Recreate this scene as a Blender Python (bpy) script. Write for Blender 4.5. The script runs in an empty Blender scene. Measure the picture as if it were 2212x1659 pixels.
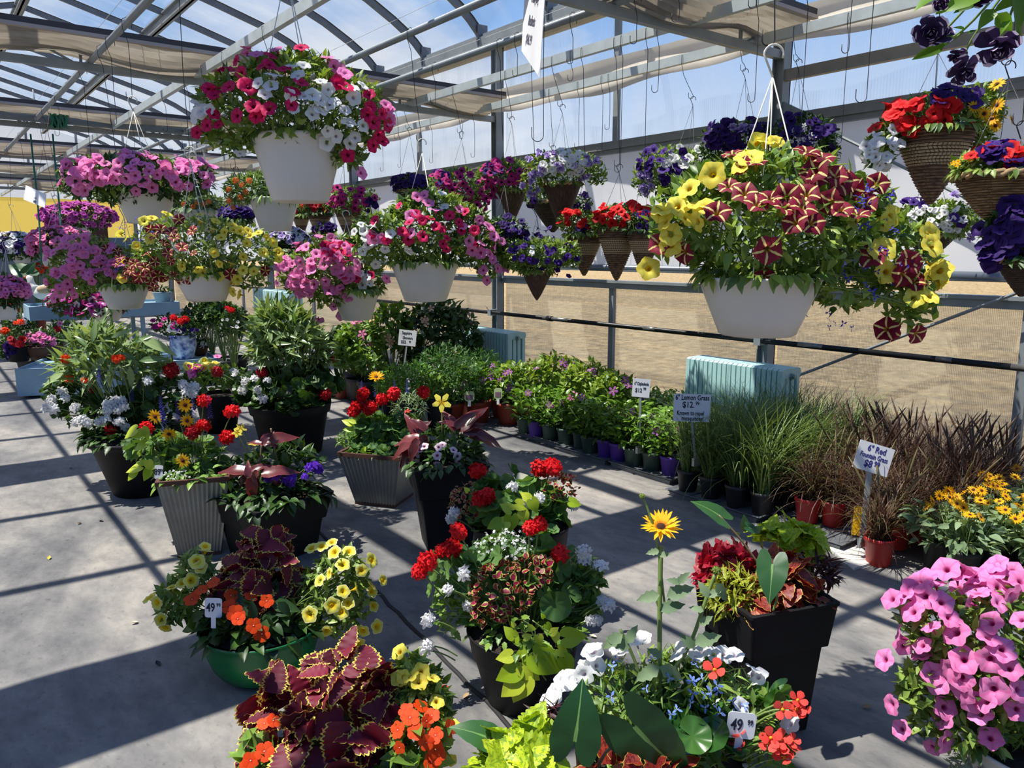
import bpy, math, random
import numpy as np
from mathutils import Vector, Matrix

sc = bpy.context.scene
COL = sc.collection
rng = np.random.default_rng(7)
random.seed(7)

# ------------------------------------------------------------------ camera
FPX, PITCH, YAW, EYE = 1660.0, math.radians(9.78), math.radians(37.66), 1.6
cam = bpy.data.cameras.new('camera')
cam.sensor_width = 36.0
cam.lens = 36.0 * FPX / 2212.0
cam.clip_start, cam.clip_end = 0.05, 2000
cam_ob = bpy.data.objects.new('camera', cam)
COL.objects.link(cam_ob)
cam_ob.location = (0, 0, EYE)
cam_ob.rotation_euler = (math.pi / 2 - PITCH, 0, -YAW)
sc.camera = cam_ob

sc.view_settings.view_transform = 'Standard'
sc.view_settings.look = 'None'
sc.view_settings.gamma = 1.0
sc.view_settings.use_curve_mapping = False
sc.view_settings.exposure = 0.14
sc.cycles.max_bounces = 8
sc.cycles.diffuse_bounces = 3
sc.cycles.glossy_bounces = 2
sc.cycles.transmission_bounces = 4
sc.cycles.transparent_max_bounces = 16
sc.cycles.caustics_reflective = False
sc.cycles.caustics_refractive = False
sc.cycles.sample_clamp_indirect = 4.0

# ------------------------------------------------------------------ sky
SUN_DIR = Vector((-0.36, 0.20, 1.0)).normalized()      # towards the sun
SUN_E, SKY_E = 6.6, 0.72
w = bpy.data.worlds.new('sky'); sc.world = w
w.use_nodes = True
n, l = w.node_tree.nodes, w.node_tree.links
n.clear()
def nd(nodes, t, **kw):
    o = nodes.new(t)
    for k, v in kw.items():
        if k.startswith('i_'):
            o.inputs[k[2:]].default_value = v
        else:
            setattr(o, k, v)
    return o
tc = nd(n, 'ShaderNodeTexCoord')
sep = nd(n, 'ShaderNodeSeparateXYZ')
l.new(tc.outputs['Generated'], sep.inputs[0])
grad = nd(n, 'ShaderNodeValToRGB')
cr = grad.color_ramp
cr.elements[0].position = 0.0; cr.elements[0].color = (1.0, 1.06, 1.14, 1)
cr.elements[1].position = 0.95; cr.elements[1].color = (0.07, 0.24, 0.74, 1)
e = cr.elements.new(0.13); e.color = (0.80, 0.95, 1.18, 1)
e = cr.elements.new(0.27); e.color = (0.36, 0.64, 1.14, 1)
e = cr.elements.new(0.42); e.color = (0.10, 0.37, 1.06, 1)
l.new(sep.outputs['Z'], grad.inputs[0])
mp = nd(n, 'ShaderNodeMapping')
mp.inputs['Scale'].default_value = (1.0, 1.0, 1.9)
mp.inputs['Location'].default_value = (0.35, 0.1, 0.2)
l.new(tc.outputs['Generated'], mp.inputs[0])
nz = nd(n, 'ShaderNodeTexNoise', i_Scale=2.3, i_Detail=9.0, i_Roughness=0.58, i_Distortion=0.3)
l.new(mp.outputs[0], nz.inputs['Vector'])
# the cloud bank lies down the length of the house, the sky to the side is clearer
dirv = nd(n, 'ShaderNodeVectorMath', operation='DOT_PRODUCT')
dirv.inputs[1].default_value = (-0.45, 0.9, 0.0)
l.new(tc.outputs['Generated'], dirv.inputs[0])
ma = nd(n, 'ShaderNodeMath', operation='MULTIPLY_ADD')
ma.inputs[1].default_value = 0.26; ma.inputs[2].default_value = -0.105
l.new(dirv.outputs['Value'], ma.inputs[0])
add = nd(n, 'ShaderNodeMath', operation='ADD')
l.new(nz.outputs['Fac'], add.inputs[0]); l.new(ma.outputs[0], add.inputs[1])
cl = nd(n, 'ShaderNodeValToRGB')
cl.color_ramp.elements[0].position = 0.47; cl.color_ramp.elements[0].color = (0, 0, 0, 1)
cl.color_ramp.elements[1].position = 0.68; cl.color_ramp.elements[1].color = (1, 1, 1, 1)
l.new(add.outputs[0], cl.inputs[0])
mx = nd(n, 'ShaderNodeMix', data_type='RGBA')
mx.inputs['B'].default_value = (1.20, 1.22, 1.26, 1)
l.new(cl.outputs[0], mx.inputs['Factor']); l.new(grad.outputs[0], mx.inputs['A'])
bg = nd(n, 'ShaderNodeBackground', i_Strength=SKY_E)
l.new(mx.outputs['Result'], bg.inputs[0])
wo = nd(n, 'ShaderNodeOutputWorld')
l.new(bg.outputs[0], wo.inputs[0])

sun = bpy.data.lights.new('sun', 'SUN')
sun.energy = SUN_E; sun.angle = math.radians(0.55); sun.color = (1.0, 0.955, 0.87)
sun_ob = bpy.data.objects.new('sun', sun); COL.objects.link(sun_ob)
sun_ob.rotation_euler = SUN_DIR.to_track_quat('Z', 'Y').to_euler()
sun_ob.location = (-6, 4, 14)

# ------------------------------------------------------------------ the camera's geometry, to read real places off the photograph
CAM = np.array([0.0, 0.0, EYE])
FW = np.array([math.sin(YAW) * math.cos(PITCH), math.cos(YAW) * math.cos(PITCH), -math.sin(PITCH)])
RT = np.array([math.cos(YAW), -math.sin(YAW), 0.0])
UPV = np.cross(RT, FW)
FH = np.array([math.sin(YAW), math.cos(YAW), 0.0])
FR = np.stack([RT, FH, np.array([0, 0, 1.0])], axis=1)     # columns: right, away, up

def ray(x, y):
    return FW + RT * (x - 1106) / FPX - UPV * (y - 829.5) / FPX
def at(x, y, D):
    return CAM + ray(x, y) * D
def floor_at(x, y, z=0.0):
    d = ray(x, y); return CAM + d * (z - EYE) / d[2]
def at_x(x, y, X):
    d = ray(x, y); return CAM + d * X / d[0]
def at_y(x, y, Y):
    d = ray(x, y); return CAM + d * Y / d[1]
def px(p):
    q = np.asarray(p) - CAM; z = q @ FW
    return 1106 + FPX * (q @ RT) / z, 829.5 - FPX * (q @ UPV) / z, z
def unit(v):
    v = np.asarray(v, float)
    return v / np.maximum(np.linalg.norm(v, axis=-1, keepdims=True), 1e-9)

# ------------------------------------------------------------------ mesh building
class T:
    """a template: vertices, faces by size, uv"""
    def __init__(s, v, faces, uv=None, fm=None):
        s.v = np.asarray(v, float)
        s.uv = np.zeros((len(s.v), 2)) if uv is None else np.asarray(uv, float)
        s.f = {}
        fm = fm or [0] * len(faces)
        for f, m in zip(faces, fm):
            s.f.setdefault(len(f), ([], []))[0].append(f); s.f[len(f)][1].append(m)
        s.f = {k: (np.array(a, int), np.array(b, int)) for k, (a, b) in s.f.items()}

class MB:
    def __init__(s):
        s.V, s.U, s.TN, s.F, s.n = [], [], [], {}, 0
    def stamp(s, t, R, P, tone=None, mat=None):
        R = np.asarray(R, float).reshape(-1, 3, 3); P = np.asarray(P, float).reshape(-1, 3)
        K = len(P); m = len(t.v)
        if K == 0: return s
        v = np.einsum('kij,nj->kni', R, t.v) + P[:, None, :]
        s.V.append(v.reshape(-1, 3)); s.U.append(np.tile(t.uv, (K, 1)))
        tn = rng.random(K) if tone is None else np.broadcast_to(np.asarray(tone, float), (K,))
        s.TN.append(np.repeat(tn, m))
        off = s.n + np.arange(K) * m
        for k, (fa, fm) in t.f.items():
            a = (fa[None] + off[:, None, None]).reshape(-1, k)
            b = np.tile(fm, K) if mat is None else np.full(len(a), mat)
            s.F.setdefault(k, []).append((a, b))
        s.n += K * m
        return s
    def raw(s, v, faces, uv=None, mat=0, tone=0.5):
        return s.stamp(T(v, faces, uv), np.eye(3), np.zeros(3), [tone], mat)
    def grid(s, pts, closed=False, uv=None, mat=0, tone=0.5):
        """pts (r, c, 3) -> quads; closed joins the last column to the first"""
        pts = np.asarray(pts, float); r, c = pts.shape[:2]
        cc = c if closed else c - 1
        i, j = np.meshgrid(np.arange(r - 1), np.arange(cc), indexing='ij')
        j2 = (j + 1) % c
        f = np.stack([i * c + j, i * c + j2, (i + 1) * c + j2, (i + 1) * c + j], -1).reshape(-1, 4)
        if uv is None:
            uu, vv = np.meshgrid(np.linspace(0, 1, c), np.linspace(0, 1, r))
            uv = np.stack([uu, vv], -1)
        s.V.append(pts.reshape(-1, 3)); s.U.append(np.asarray(uv, float).reshape(-1, 2))
        s.TN.append(np.full(r * c, tone))
        s.F.setdefault(4, []).append((f + s.n, np.full(len(f), mat)))
        s.n += r * c
        return s
    def box(s, lo, hi, mat=0, tone=0.5, M=None):
        lo, hi = np.asarray(lo, float), np.asarray(hi, float)
        v = np.array([[lo[0], lo[1], lo[2]], [hi[0], lo[1], lo[2]], [hi[0], hi[1], lo[2]], [lo[0], hi[1], lo[2]],
                      [lo[0], lo[1], hi[2]], [hi[0], lo[1], hi[2]], [hi[0], hi[1], hi[2]], [lo[0], hi[1], hi[2]]])
        if M is not None:
            v = v @ np.asarray(M)[:3, :3].T + (np.asarray(M)[:3, 3] if np.asarray(M).shape[1] > 3 else 0)
        return s.raw(v, [(0, 3, 2, 1), (4, 5, 6, 7), (0, 1, 5, 4), (1, 2, 6, 5), (2, 3, 7, 6), (3, 0, 4, 7)],
                     uv=[(0, 0), (1, 0), (1, 1), (0, 1), (0, 0), (1, 0), (1, 1), (0, 1)], mat=mat, tone=tone)
    def beam(s, a, b, w, h, mat=0, upv=(0, 0, 1)):
        """a square-section bar from a to b"""
        a, b = np.asarray(a, float), np.asarray(b, float)
        d = unit(b - a); x = np.cross(d, upv)
        if np.linalg.norm(x) < 1e-4: x = np.cross(d, (1, 0, 0))
        x = unit(x); z = np.cross(x, d)
        c = []
        for p in (a, b):
            for sx, sz in ((-1, -1), (1, -1), (1, 1), (-1, 1)):
                c.append(p + x * sx * w / 2 + z * sz * h / 2)
        L = np.linalg.norm(b - a)
        return s.raw(c, [(3, 2, 1, 0), (4, 5, 6, 7), (0, 1, 5, 4), (1, 2, 6, 5), (2, 3, 7, 6), (3, 0, 4, 7)],
                     uv=[(0, 0), (.33, 0), (.66, 0), (1, 0), (0, L), (.33, L), (.66, L), (1, L)], mat=mat)
    def tube(s, pts, r, seg=6, mat=0, cap=True, tone=0.5):
        pts = np.asarray(pts, float); k = len(pts)
        r = np.broadcast_to(np.asarray(r, float), (k,))
        tg = np.gradient(pts, axis=0); tg = unit(tg)
        ref = np.array([0, 0, 1.0]) if abs(tg[0][2]) < 0.9 else np.array([1.0, 0, 0])
        x = unit(np.cross(tg[0], ref)); rings = []
        th = np.arange(seg) * 2 * math.pi / seg
        for i in range(k):
            x = unit(x - tg[i] * (x @ tg[i])); y = np.cross(tg[i], x)
            rings.append(pts[i] + r[i] * (np.cos(th)[:, None] * x + np.sin(th)[:, None] * y))
        base = s.n
        s.grid(np.array(rings), closed=True, mat=mat, tone=tone)
        if cap:
            for row, rev in ((0, True), (k - 1, False)):
                idx = base + row * seg + np.arange(seg)
                s.F.setdefault(seg, []).append((idx[::-1][None] if rev else idx[None], np.array([mat])))
        return s
    def lathe(s, prof, seg=24, c=(0, 0, 0), mat=0, tone=0.5, cap0=False, cap1=False):
        prof = np.asarray(prof, float); th = np.arange(seg) * 2 * math.pi / seg
        pts = np.stack([prof[:, 0:1] * np.cos(th), prof[:, 0:1] * np.sin(th), np.repeat(prof[:, 1:2], seg, 1)], -1) + np.asarray(c, float)
        base = s.n
        s.grid(pts, closed=True, mat=mat, tone=tone)
        if cap0:
            s.F.setdefault(seg, []).append(((base + np.arange(seg)[::-1])[None], np.array([mat])))
        if cap1:
            s.F.setdefault(seg, []).append(((base + (len(prof) - 1) * seg + np.arange(seg))[None], np.array([mat])))
        return s
    def mesh(s, name, mats, smooth=True):
        me = bpy.data.meshes.new(name)
        V = np.concatenate(s.V); U = np.concatenate(s.U); TN = np.concatenate(s.TN)
        loops, tot, mi = [], [], []
        for k, lst in s.F.items():
            for a, b in lst:
                loops.append(a.reshape(-1)); tot.append(np.full(len(a), k)); mi.append(b)
        loops = np.concatenate(loops).astype(np.int32); tot = np.concatenate(tot).astype(np.int32); mi = np.concatenate(mi).astype(np.int32)
        me.vertices.add(len(V)); me.vertices.foreach_set('co', V.astype(np.float32).reshape(-1))
        me.loops.add(len(loops)); me.loops.foreach_set('vertex_index', loops)
        me.polygons.add(len(tot))
        st = np.zeros(len(tot), np.int32); st[1:] = np.cumsum(tot)[:-1]
        me.polygons.foreach_set('loop_start', st); me.polygons.foreach_set('loop_total', tot)
        me.polygons.foreach_set('material_index', mi)
        me.polygons.foreach_set('use_smooth', np.full(len(tot), bool(smooth)))
        uvl = me.uv_layers.new(name='UVMap')
        uvl.data.foreach_set('uv', U[loops].astype(np.float32).reshape(-1))
        at_ = me.attributes.new('tone', 'FLOAT', 'POINT'); at_.data.foreach_set('value', TN.astype(np.float32))
        for m in (mats if isinstance(mats, (list, tuple)) else [mats]):
            me.materials.append(m)
        me.update(calc_edges=True); me.validate()
        return me
    def build(s, name, mats, parent=None, loc=None, smooth=True):
        return link(name, s.mesh(name, mats, smooth), parent, loc)

def link(name, data, parent=None, loc=None):
    o = bpy.data.objects.new(name, data); COL.objects.link(o)
    if parent is not None: o.parent = parent
    if loc is not None: o.location = Vector([float(c) for c in loc])
    return o
def tag(o, label, cat, group=None):
    o['label'] = label; o['category'] = cat
    if group: o['group'] = group
    return o
def struct(o):
    o['kind'] = 'structure'; return o
def thing(name, label, cat, loc, group=None):
    o = link(name, None, None, loc); o.empty_display_size = 0.1
    return tag(o, label, cat, group)
def put(name, me, parent, p, R=None, scale=1.0):
    """a shared mesh placed under a thing whose own rotation is nil"""
    o = bpy.data.objects.new(name, me); COL.objects.link(o)
    M = Matrix.Identity(4)
    if R is not None:
        for i in range(3):
            for j in range(3): M[i][j] = float(R[i][j]) * scale
    else:
        for i in range(3): M[i][i] = scale
    q = np.asarray(p, float)
    if parent is not None:
        o.parent = parent; q = q - np.array(parent.location)
    M[0][3], M[1][3], M[2][3] = q
    o.matrix_local = M
    return o

def frames(yd, zd):
    """rotation matrices (K,3,3): local +Y along yd, local +Z as near zd as can be"""
    y = unit(yd); x = unit(np.cross(y, zd)); z = np.cross(x, y)
    return np.stack([x, y, z], axis=-1)
def face_frames(zd, spin=None):
    """local +Z along zd, spun at random about it"""
    z = unit(zd); k = len(z)
    a = rng.normal(size=(k, 3)); x = unit(np.cross(a, z)); y = np.cross(z, x)
    return np.stack([x, y, z], axis=-1)
def rotz(a):
    c, s = math.cos(a), math.sin(a)
    return np.array([[c, -s, 0], [s, c, 0], [0, 0, 1.0]])

# ------------------------------------------------------------------ materials
_M = {}
def new_mat(name):
    m = bpy.data.materials.new(name); m.use_nodes = True
    m.node_tree.nodes.clear()
    return m, m.node_tree.nodes, m.node_tree.links
def rgba(c): return (c[0], c[1], c[2], 1.0)
def srgb(r, g, b):
    f = lambda x: (x / 255 / 12.92) if x / 255 <= 0.04045 else ((x / 255 + 0.055) / 1.055) ** 2.4
    return (f(r), f(g), f(b))

def plain(name, col, rough=0.5, metal=0.0, spec=0.5, noise=0.0, nscale=8.0, col2=None, bump=0.0, transl=0.0, stretch=None):
    """a surface with a little mottling"""
    if name in _M: return _M[name]
    m, n, l = new_mat(name)
    b = nd(n, 'ShaderNodeBsdfPrincipled')
    b.inputs['Roughness'].default_value = rough; b.inputs['Metallic'].default_value = metal
    b.inputs['Specular IOR Level'].default_value = spec
    b.inputs['Base Color'].default_value = rgba(col)
    out = nd(n, 'ShaderNodeOutputMaterial')
    if noise > 0 or bump > 0:
        tcn = nd(n, 'ShaderNodeTexCoord'); mpn = nd(n, 'ShaderNodeMapping')
        if stretch: mpn.inputs['Scale'].default_value = stretch
        l.new(tcn.outputs['Object'], mpn.inputs[0])
        z = nd(n, 'ShaderNodeTexNoise', i_Scale=nscale, i_Detail=6.0, i_Roughness=0.6)
        l.new(mpn.outputs[0], z.inputs['Vector'])
        r = nd(n, 'ShaderNodeValToRGB')
        c2 = col2 or tuple(c * (1 - noise) for c in col)
        r.color_ramp.elements[0].position = 0.35; r.color_ramp.elements[0].color = rgba(c2)
        r.color_ramp.elements[1].position = 0.65; r.color_ramp.elements[1].color = rgba(col)
        l.new(z.outputs['Fac'], r.inputs[0]); l.new(r.outputs[0], b.inputs['Base Color'])
        if bump > 0:
            bp = nd(n, 'ShaderNodeBump', i_Strength=bump, i_Distance=0.01)
            l.new(z.outputs['Fac'], bp.inputs['Height']); l.new(bp.outputs[0], b.inputs['Normal'])
    if transl > 0:
        tr = nd(n, 'ShaderNodeBsdfTranslucent'); tr.inputs[0].default_value = rgba(col)
        mixs = nd(n, 'ShaderNodeMixShader'); mixs.inputs[0].default_value = transl
        l.new(b.outputs[0], mixs.inputs[1]); l.new(tr.outputs[0], mixs.inputs[2]); l.new(mixs.outputs[0], out.inputs[0])
    else:
        l.new(b.outputs[0], out.inputs[0])
    _M[name] = m
    return m

def leaf_mat(name, dark, light, rough=0.42, transl=0.28, edge=None, edge_at=0.8, rib=None, tcol=None, spot=None, rib_w=0.09):
    """leaf: each leaf's own tone between two greens, an optional margin colour and midrib"""
    if name in _M: return _M[name]
    m, n, l = new_mat(name)
    a = nd(n, 'ShaderNodeAttribute', attribute_name='tone')
    mixc = nd(n, 'ShaderNodeMix', data_type='RGBA')
    mixc.inputs['A'].default_value = rgba(dark); mixc.inputs['B'].default_value = rgba(light)
    l.new(a.outputs['Fac'], mixc.inputs['Factor'])
    c = mixc.outputs['Result']
    uv = nd(n, 'ShaderNodeUVMap'); sp = nd(n, 'ShaderNodeSeparateXYZ'); l.new(uv.outputs[0], sp.inputs[0])
    def math_(op, x, y=None):
        q = nd(n, 'ShaderNodeMath', operation=op)
        for i, v in enumerate((x, y)):
            if v is None: continue
            if isinstance(v, (int, float)): q.inputs[i].default_value = v
            else: l.new(v, q.inputs[i])
        return q.outputs[0]
    side = math_('ABSOLUTE', math_('SUBTRACT', math_('MULTIPLY', sp.outputs['X'], 2.0), 1.0))
    if spot:
        z = nd(n, 'ShaderNodeTexNoise', i_Scale=9.0, i_Detail=3.0)
        l.new(uv.outputs[0], z.inputs['Vector'])
        f = math_('GREATER_THAN', z.outputs['Fac'], 0.54)
        q = nd(n, 'ShaderNodeMix', data_type='RGBA'); q.inputs['B'].default_value = rgba(spot)
        l.new(f, q.inputs['Factor']); l.new(c, q.inputs['A']); c = q.outputs['Result']
    if rib:
        f = math_('LESS_THAN', side, rib_w)
        q = nd(n, 'ShaderNodeMix', data_type='RGBA'); q.inputs['B'].default_value = rgba(rib)
        l.new(f, q.inputs['Factor']); l.new(c, q.inputs['A']); c = q.outputs['Result']
    if edge:
        wz = nd(n, 'ShaderNodeTexNoise', i_Scale=14.0, i_Detail=2.0); l.new(uv.outputs[0], wz.inputs['Vector'])
        e1 = math_('GREATER_THAN', math_('ADD', side, math_('MULTIPLY', math_('SUBTRACT', wz.outputs['Fac'], 0.5), 0.25)), edge_at)
        e2 = math_('GREATER_THAN', sp.outputs['Y'], 0.965)
        f = math_('MAXIMUM', e1, e2)
        q = nd(n, 'ShaderNodeMix', data_type='RGBA'); q.inputs['B'].default_value = rgba(edge)
        l.new(f, q.inputs['Factor']); l.new(c, q.inputs['A']); c = q.outputs['Result']
    b = nd(n, 'ShaderNodeBsdfPrincipled'); b.inputs['Roughness'].default_value = rough
    l.new(c, b.inputs['Base Color'])
    tr = nd(n, 'ShaderNodeBsdfTranslucent')
    g = nd(n, 'ShaderNodeMix', data_type='RGBA', blend_type='MULTIPLY'); g.inputs['Factor'].default_value = 1.0
    g.inputs['B'].default_value = rgba(tcol or (1.5, 1.35, 0.6)); l.new(c, g.inputs['A']); l.new(g.outputs['Result'], tr.inputs[0])
    ms = nd(n, 'ShaderNodeMixShader'); ms.inputs[0].default_value = transl
    l.new(b.outputs[0], ms.inputs[1]); l.new(tr.outputs[0], ms.inputs[2])
    out = nd(n, 'ShaderNodeOutputMaterial'); l.new(ms.outputs[0], out.inputs[0])
    _M[name] = m
    return m

def petal_mat(name, limb, throat=None, t_at=0.22, star=None, margin=None, vein=None, vary=0.12, transl=0.35):
    """petals: uv v runs from throat to rim, u round the flower"""
    if name in _M: return _M[name]
    m, n, l = new_mat(name)
    uv = nd(n, 'ShaderNodeUVMap'); sp = nd(n, 'ShaderNodeSeparateXYZ'); l.new(uv.outputs[0], sp.inputs[0])
    def math_(op, x, y=None, z=None):
        q = nd(n, 'ShaderNodeMath', operation=op)
        for i, v in enumerate((x, y, z)):
            if v is None: continue
            if isinstance(v, (int, float)): q.inputs[i].default_value = v
            else: l.new(v, q.inputs[i])
        return q.outputs[0]
    def mixc(f, a, b):
        q = nd(n, 'ShaderNodeMix', data_type='RGBA')
        for key, v in (('A', a), ('B', b)):
            if isinstance(v, tuple): q.inputs[key].default_value = rgba(v)
            else: l.new(v, q.inputs[key])
        if isinstance(f, (int, float)): q.inputs['Factor'].default_value = f
        else: l.new(f, q.inputs['Factor'])
        return q.outputs['Result']
    a = nd(n, 'ShaderNodeAttribute', attribute_name='tone'); oi = nd(n, 'ShaderNodeObjectInfo')
    rnd = math_('FRACT', math_('ADD', a.outputs['Fac'], oi.outputs['Random']))
    hi = tuple(min(1.0, c * (1 + vary) + 0.02) for c in limb); lo = tuple(c * (1 - vary) for c in limb)
    c = mixc(rnd, lo, hi)
    if vein:
        f = math_('POWER', math_('ABSOLUTE', math_('COSINE', math_('MULTIPLY', sp.outputs['X'], math.pi * 5))), 14.0)
        c = mixc(math_('MULTIPLY', f, 0.6), c, vein)
    if star:
        # five wedges, wide at the throat and thin at the rim
        wv = math_('ABSOLUTE', math_('SINE', math_('MULTIPLY', sp.outputs['X'], math.pi * 5)))
        lim = math_('SUBTRACT', 0.70, math_('MULTIPLY', sp.outputs['Y'], 0.58))
        c = mixc(math_('LESS_THAN', wv, lim), c, star)
    if throat:
        z = nd(n, 'ShaderNodeMapRange')
        z.inputs['From Min'].default_value = t_at + 0.12; z.inputs['From Max'].default_value = t_at - 0.06
        l.new(sp.outputs['Y'], z.inputs['Value'])
        c = mixc(z.outputs['Result'], c, throat)
    if margin:
        c = mixc(math_('GREATER_THAN', sp.outputs['Y'], 0.88), c, margin)
    b = nd(n, 'ShaderNodeBsdfPrincipled'); b.inputs['Roughness'].default_value = 0.6; b.inputs['Specular IOR Level'].default_value = 0.25
    tr = nd(n, 'ShaderNodeBsdfTranslucent'); ms = nd(n, 'ShaderNodeMixShader'); ms.inputs[0].default_value = transl
    l.new(c, b.inputs['Base Color']); l.new(c, tr.inputs[0])
    l.new(b.outputs[0], ms.inputs[1]); l.new(tr.outputs[0], ms.inputs[2])
    out = nd(n, 'ShaderNodeOutputMaterial'); l.new(ms.outputs[0], out.inputs[0])
    _M[name] = m
    return m

def clear_sheet(name, haze, haze_col, gloss=0.05, flute=None, streak=None, dirt=None):
    """clear plastic sheet: mostly see-through, part milky, a faint shine"""
    if name in _M: return _M[name]
    m, n, l = new_mat(name)
    tp = nd(n, 'ShaderNodeBsdfTransparent'); tp.inputs[0].default_value = (0.97, 0.98, 0.985, 1)
    tl = nd(n, 'ShaderNodeBsdfTranslucent'); tl.inputs[0].default_value = rgba(haze_col)
    df = nd(n, 'ShaderNodeBsdfDiffuse'); df.inputs[0].default_value = rgba(haze_col)
    milk = nd(n, 'ShaderNodeMixShader'); milk.inputs[0].default_value = 0.5
    l.new(tl.outputs[0], milk.inputs[1]); l.new(df.outputs[0], milk.inputs[2])
    ms = nd(n, 'ShaderNodeMixShader'); ms.inputs[0].default_value = haze
    l.new(tp.outputs[0], ms.inputs[1]); l.new(milk.outputs[0], ms.inputs[2])
    tcn = nd(n, 'ShaderNodeTexCoord')
    fac = None
    def math_(op, x, y=None):
        q = nd(n, 'ShaderNodeMath', operation=op)
        for i, v in enumerate((x, y)):
            if v is None: continue
            if isinstance(v, (int, float)): q.inputs[i].default_value = v
            else: l.new(v, q.inputs[i])
        return q.outputs[0]
    if flute:
        sp = nd(n, 'ShaderNodeSeparateXYZ'); l.new(tcn.outputs['Object'], sp.inputs[0])
        wv = math_('SINE', math_('MULTIPLY', sp.outputs['Y'], flute))
        fac = math_('MULTIPLY_ADD', wv, haze * 0.45); fac.node.inputs[2].default_value = haze
    if streak:
        mpn = nd(n, 'ShaderNodeMapping'); mpn.inputs['Scale'].default_value = streak[0]
        l.new(tcn.outputs['Object'], mpn.inputs[0])
        z = nd(n, 'ShaderNodeTexNoise', i_Scale=1.0, i_Detail=5.0, i_Roughness=0.6); l.new(mpn.outputs[0], z.inputs['Vector'])
        mr = nd(n, 'ShaderNodeMapRange'); mr.inputs['From Min'].default_value = streak[1]; mr.inputs['From Max'].default_value = streak[2]
        mr.inputs['To Min'].default_value = streak[3]; mr.inputs['To Max'].default_value = streak[4]
        l.new(z.outputs['Fac'], mr.inputs['Value'])
        fac = math_('MULTIPLY', fac, mr.outputs[0]) if fac is not None else math_('MULTIPLY', mr.outputs[0], haze)
    if fac is not None: l.new(fac, ms.inputs[0])
    gl = nd(n, 'ShaderNodeBsdfGlossy'); gl.inputs['Roughness'].default_value = 0.18
    fr = nd(n, 'ShaderNodeFresnel'); fr.inputs[0].default_value = 1.25
    m2 = nd(n, 'ShaderNodeMixShader')
    l.new(math_('MULTIPLY', fr.outputs[0], gloss * 8), m2.inputs[0])
    l.new(ms.outputs[0], m2.inputs[1]); l.new(gl.outputs[0], m2.inputs[2])
    out = nd(n, 'ShaderNodeOutputMaterial'); l.new(m2.outputs[0], out.inputs[0])
    _M[name] = m
    return m
# ================================================================== the house
XW, ZG, ZT = 5.4, 3.93, 3.05            # wall line, gutter height, lower chord of the trusses
XL = -2.0                               # gutter on the other side of this bay
BARS = [-0.30, 0.50, 1.30, 2.10, 2.92, 3.58, 4.22, 5.0]
ZB = 3.10                               # the bars that the baskets hang from
galv = plain('galvanised steel', srgb(150, 157, 160), rough=0.45, metal=0.15, noise=0.22, nscale=5)
galv_light = plain('bright galvanised bar', srgb(190, 198, 198), rough=0.42, metal=0.15, noise=0.15, nscale=9)
alu = plain('weathered aluminium', srgb(150, 148, 142), rough=0.5, metal=0.1, noise=0.2, nscale=6)
alu_dark = plain('dark aluminium', srgb(128, 131, 133), rough=0.5, metal=0.15, noise=0.2, nscale=6)
black_pipe = plain('black iron pipe', srgb(30, 30, 31), rough=0.38, metal=0.3, noise=0.4, nscale=4)
wire_m = plain('thin wire', srgb(88, 86, 86), rough=0.5, metal=0.5)
wire_dk = plain('dark wire', srgb(52, 50, 52), rough=0.5, metal=0.4)
white_wire = plain('white plastic hanger', srgb(226, 222, 210), rough=0.45)

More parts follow.
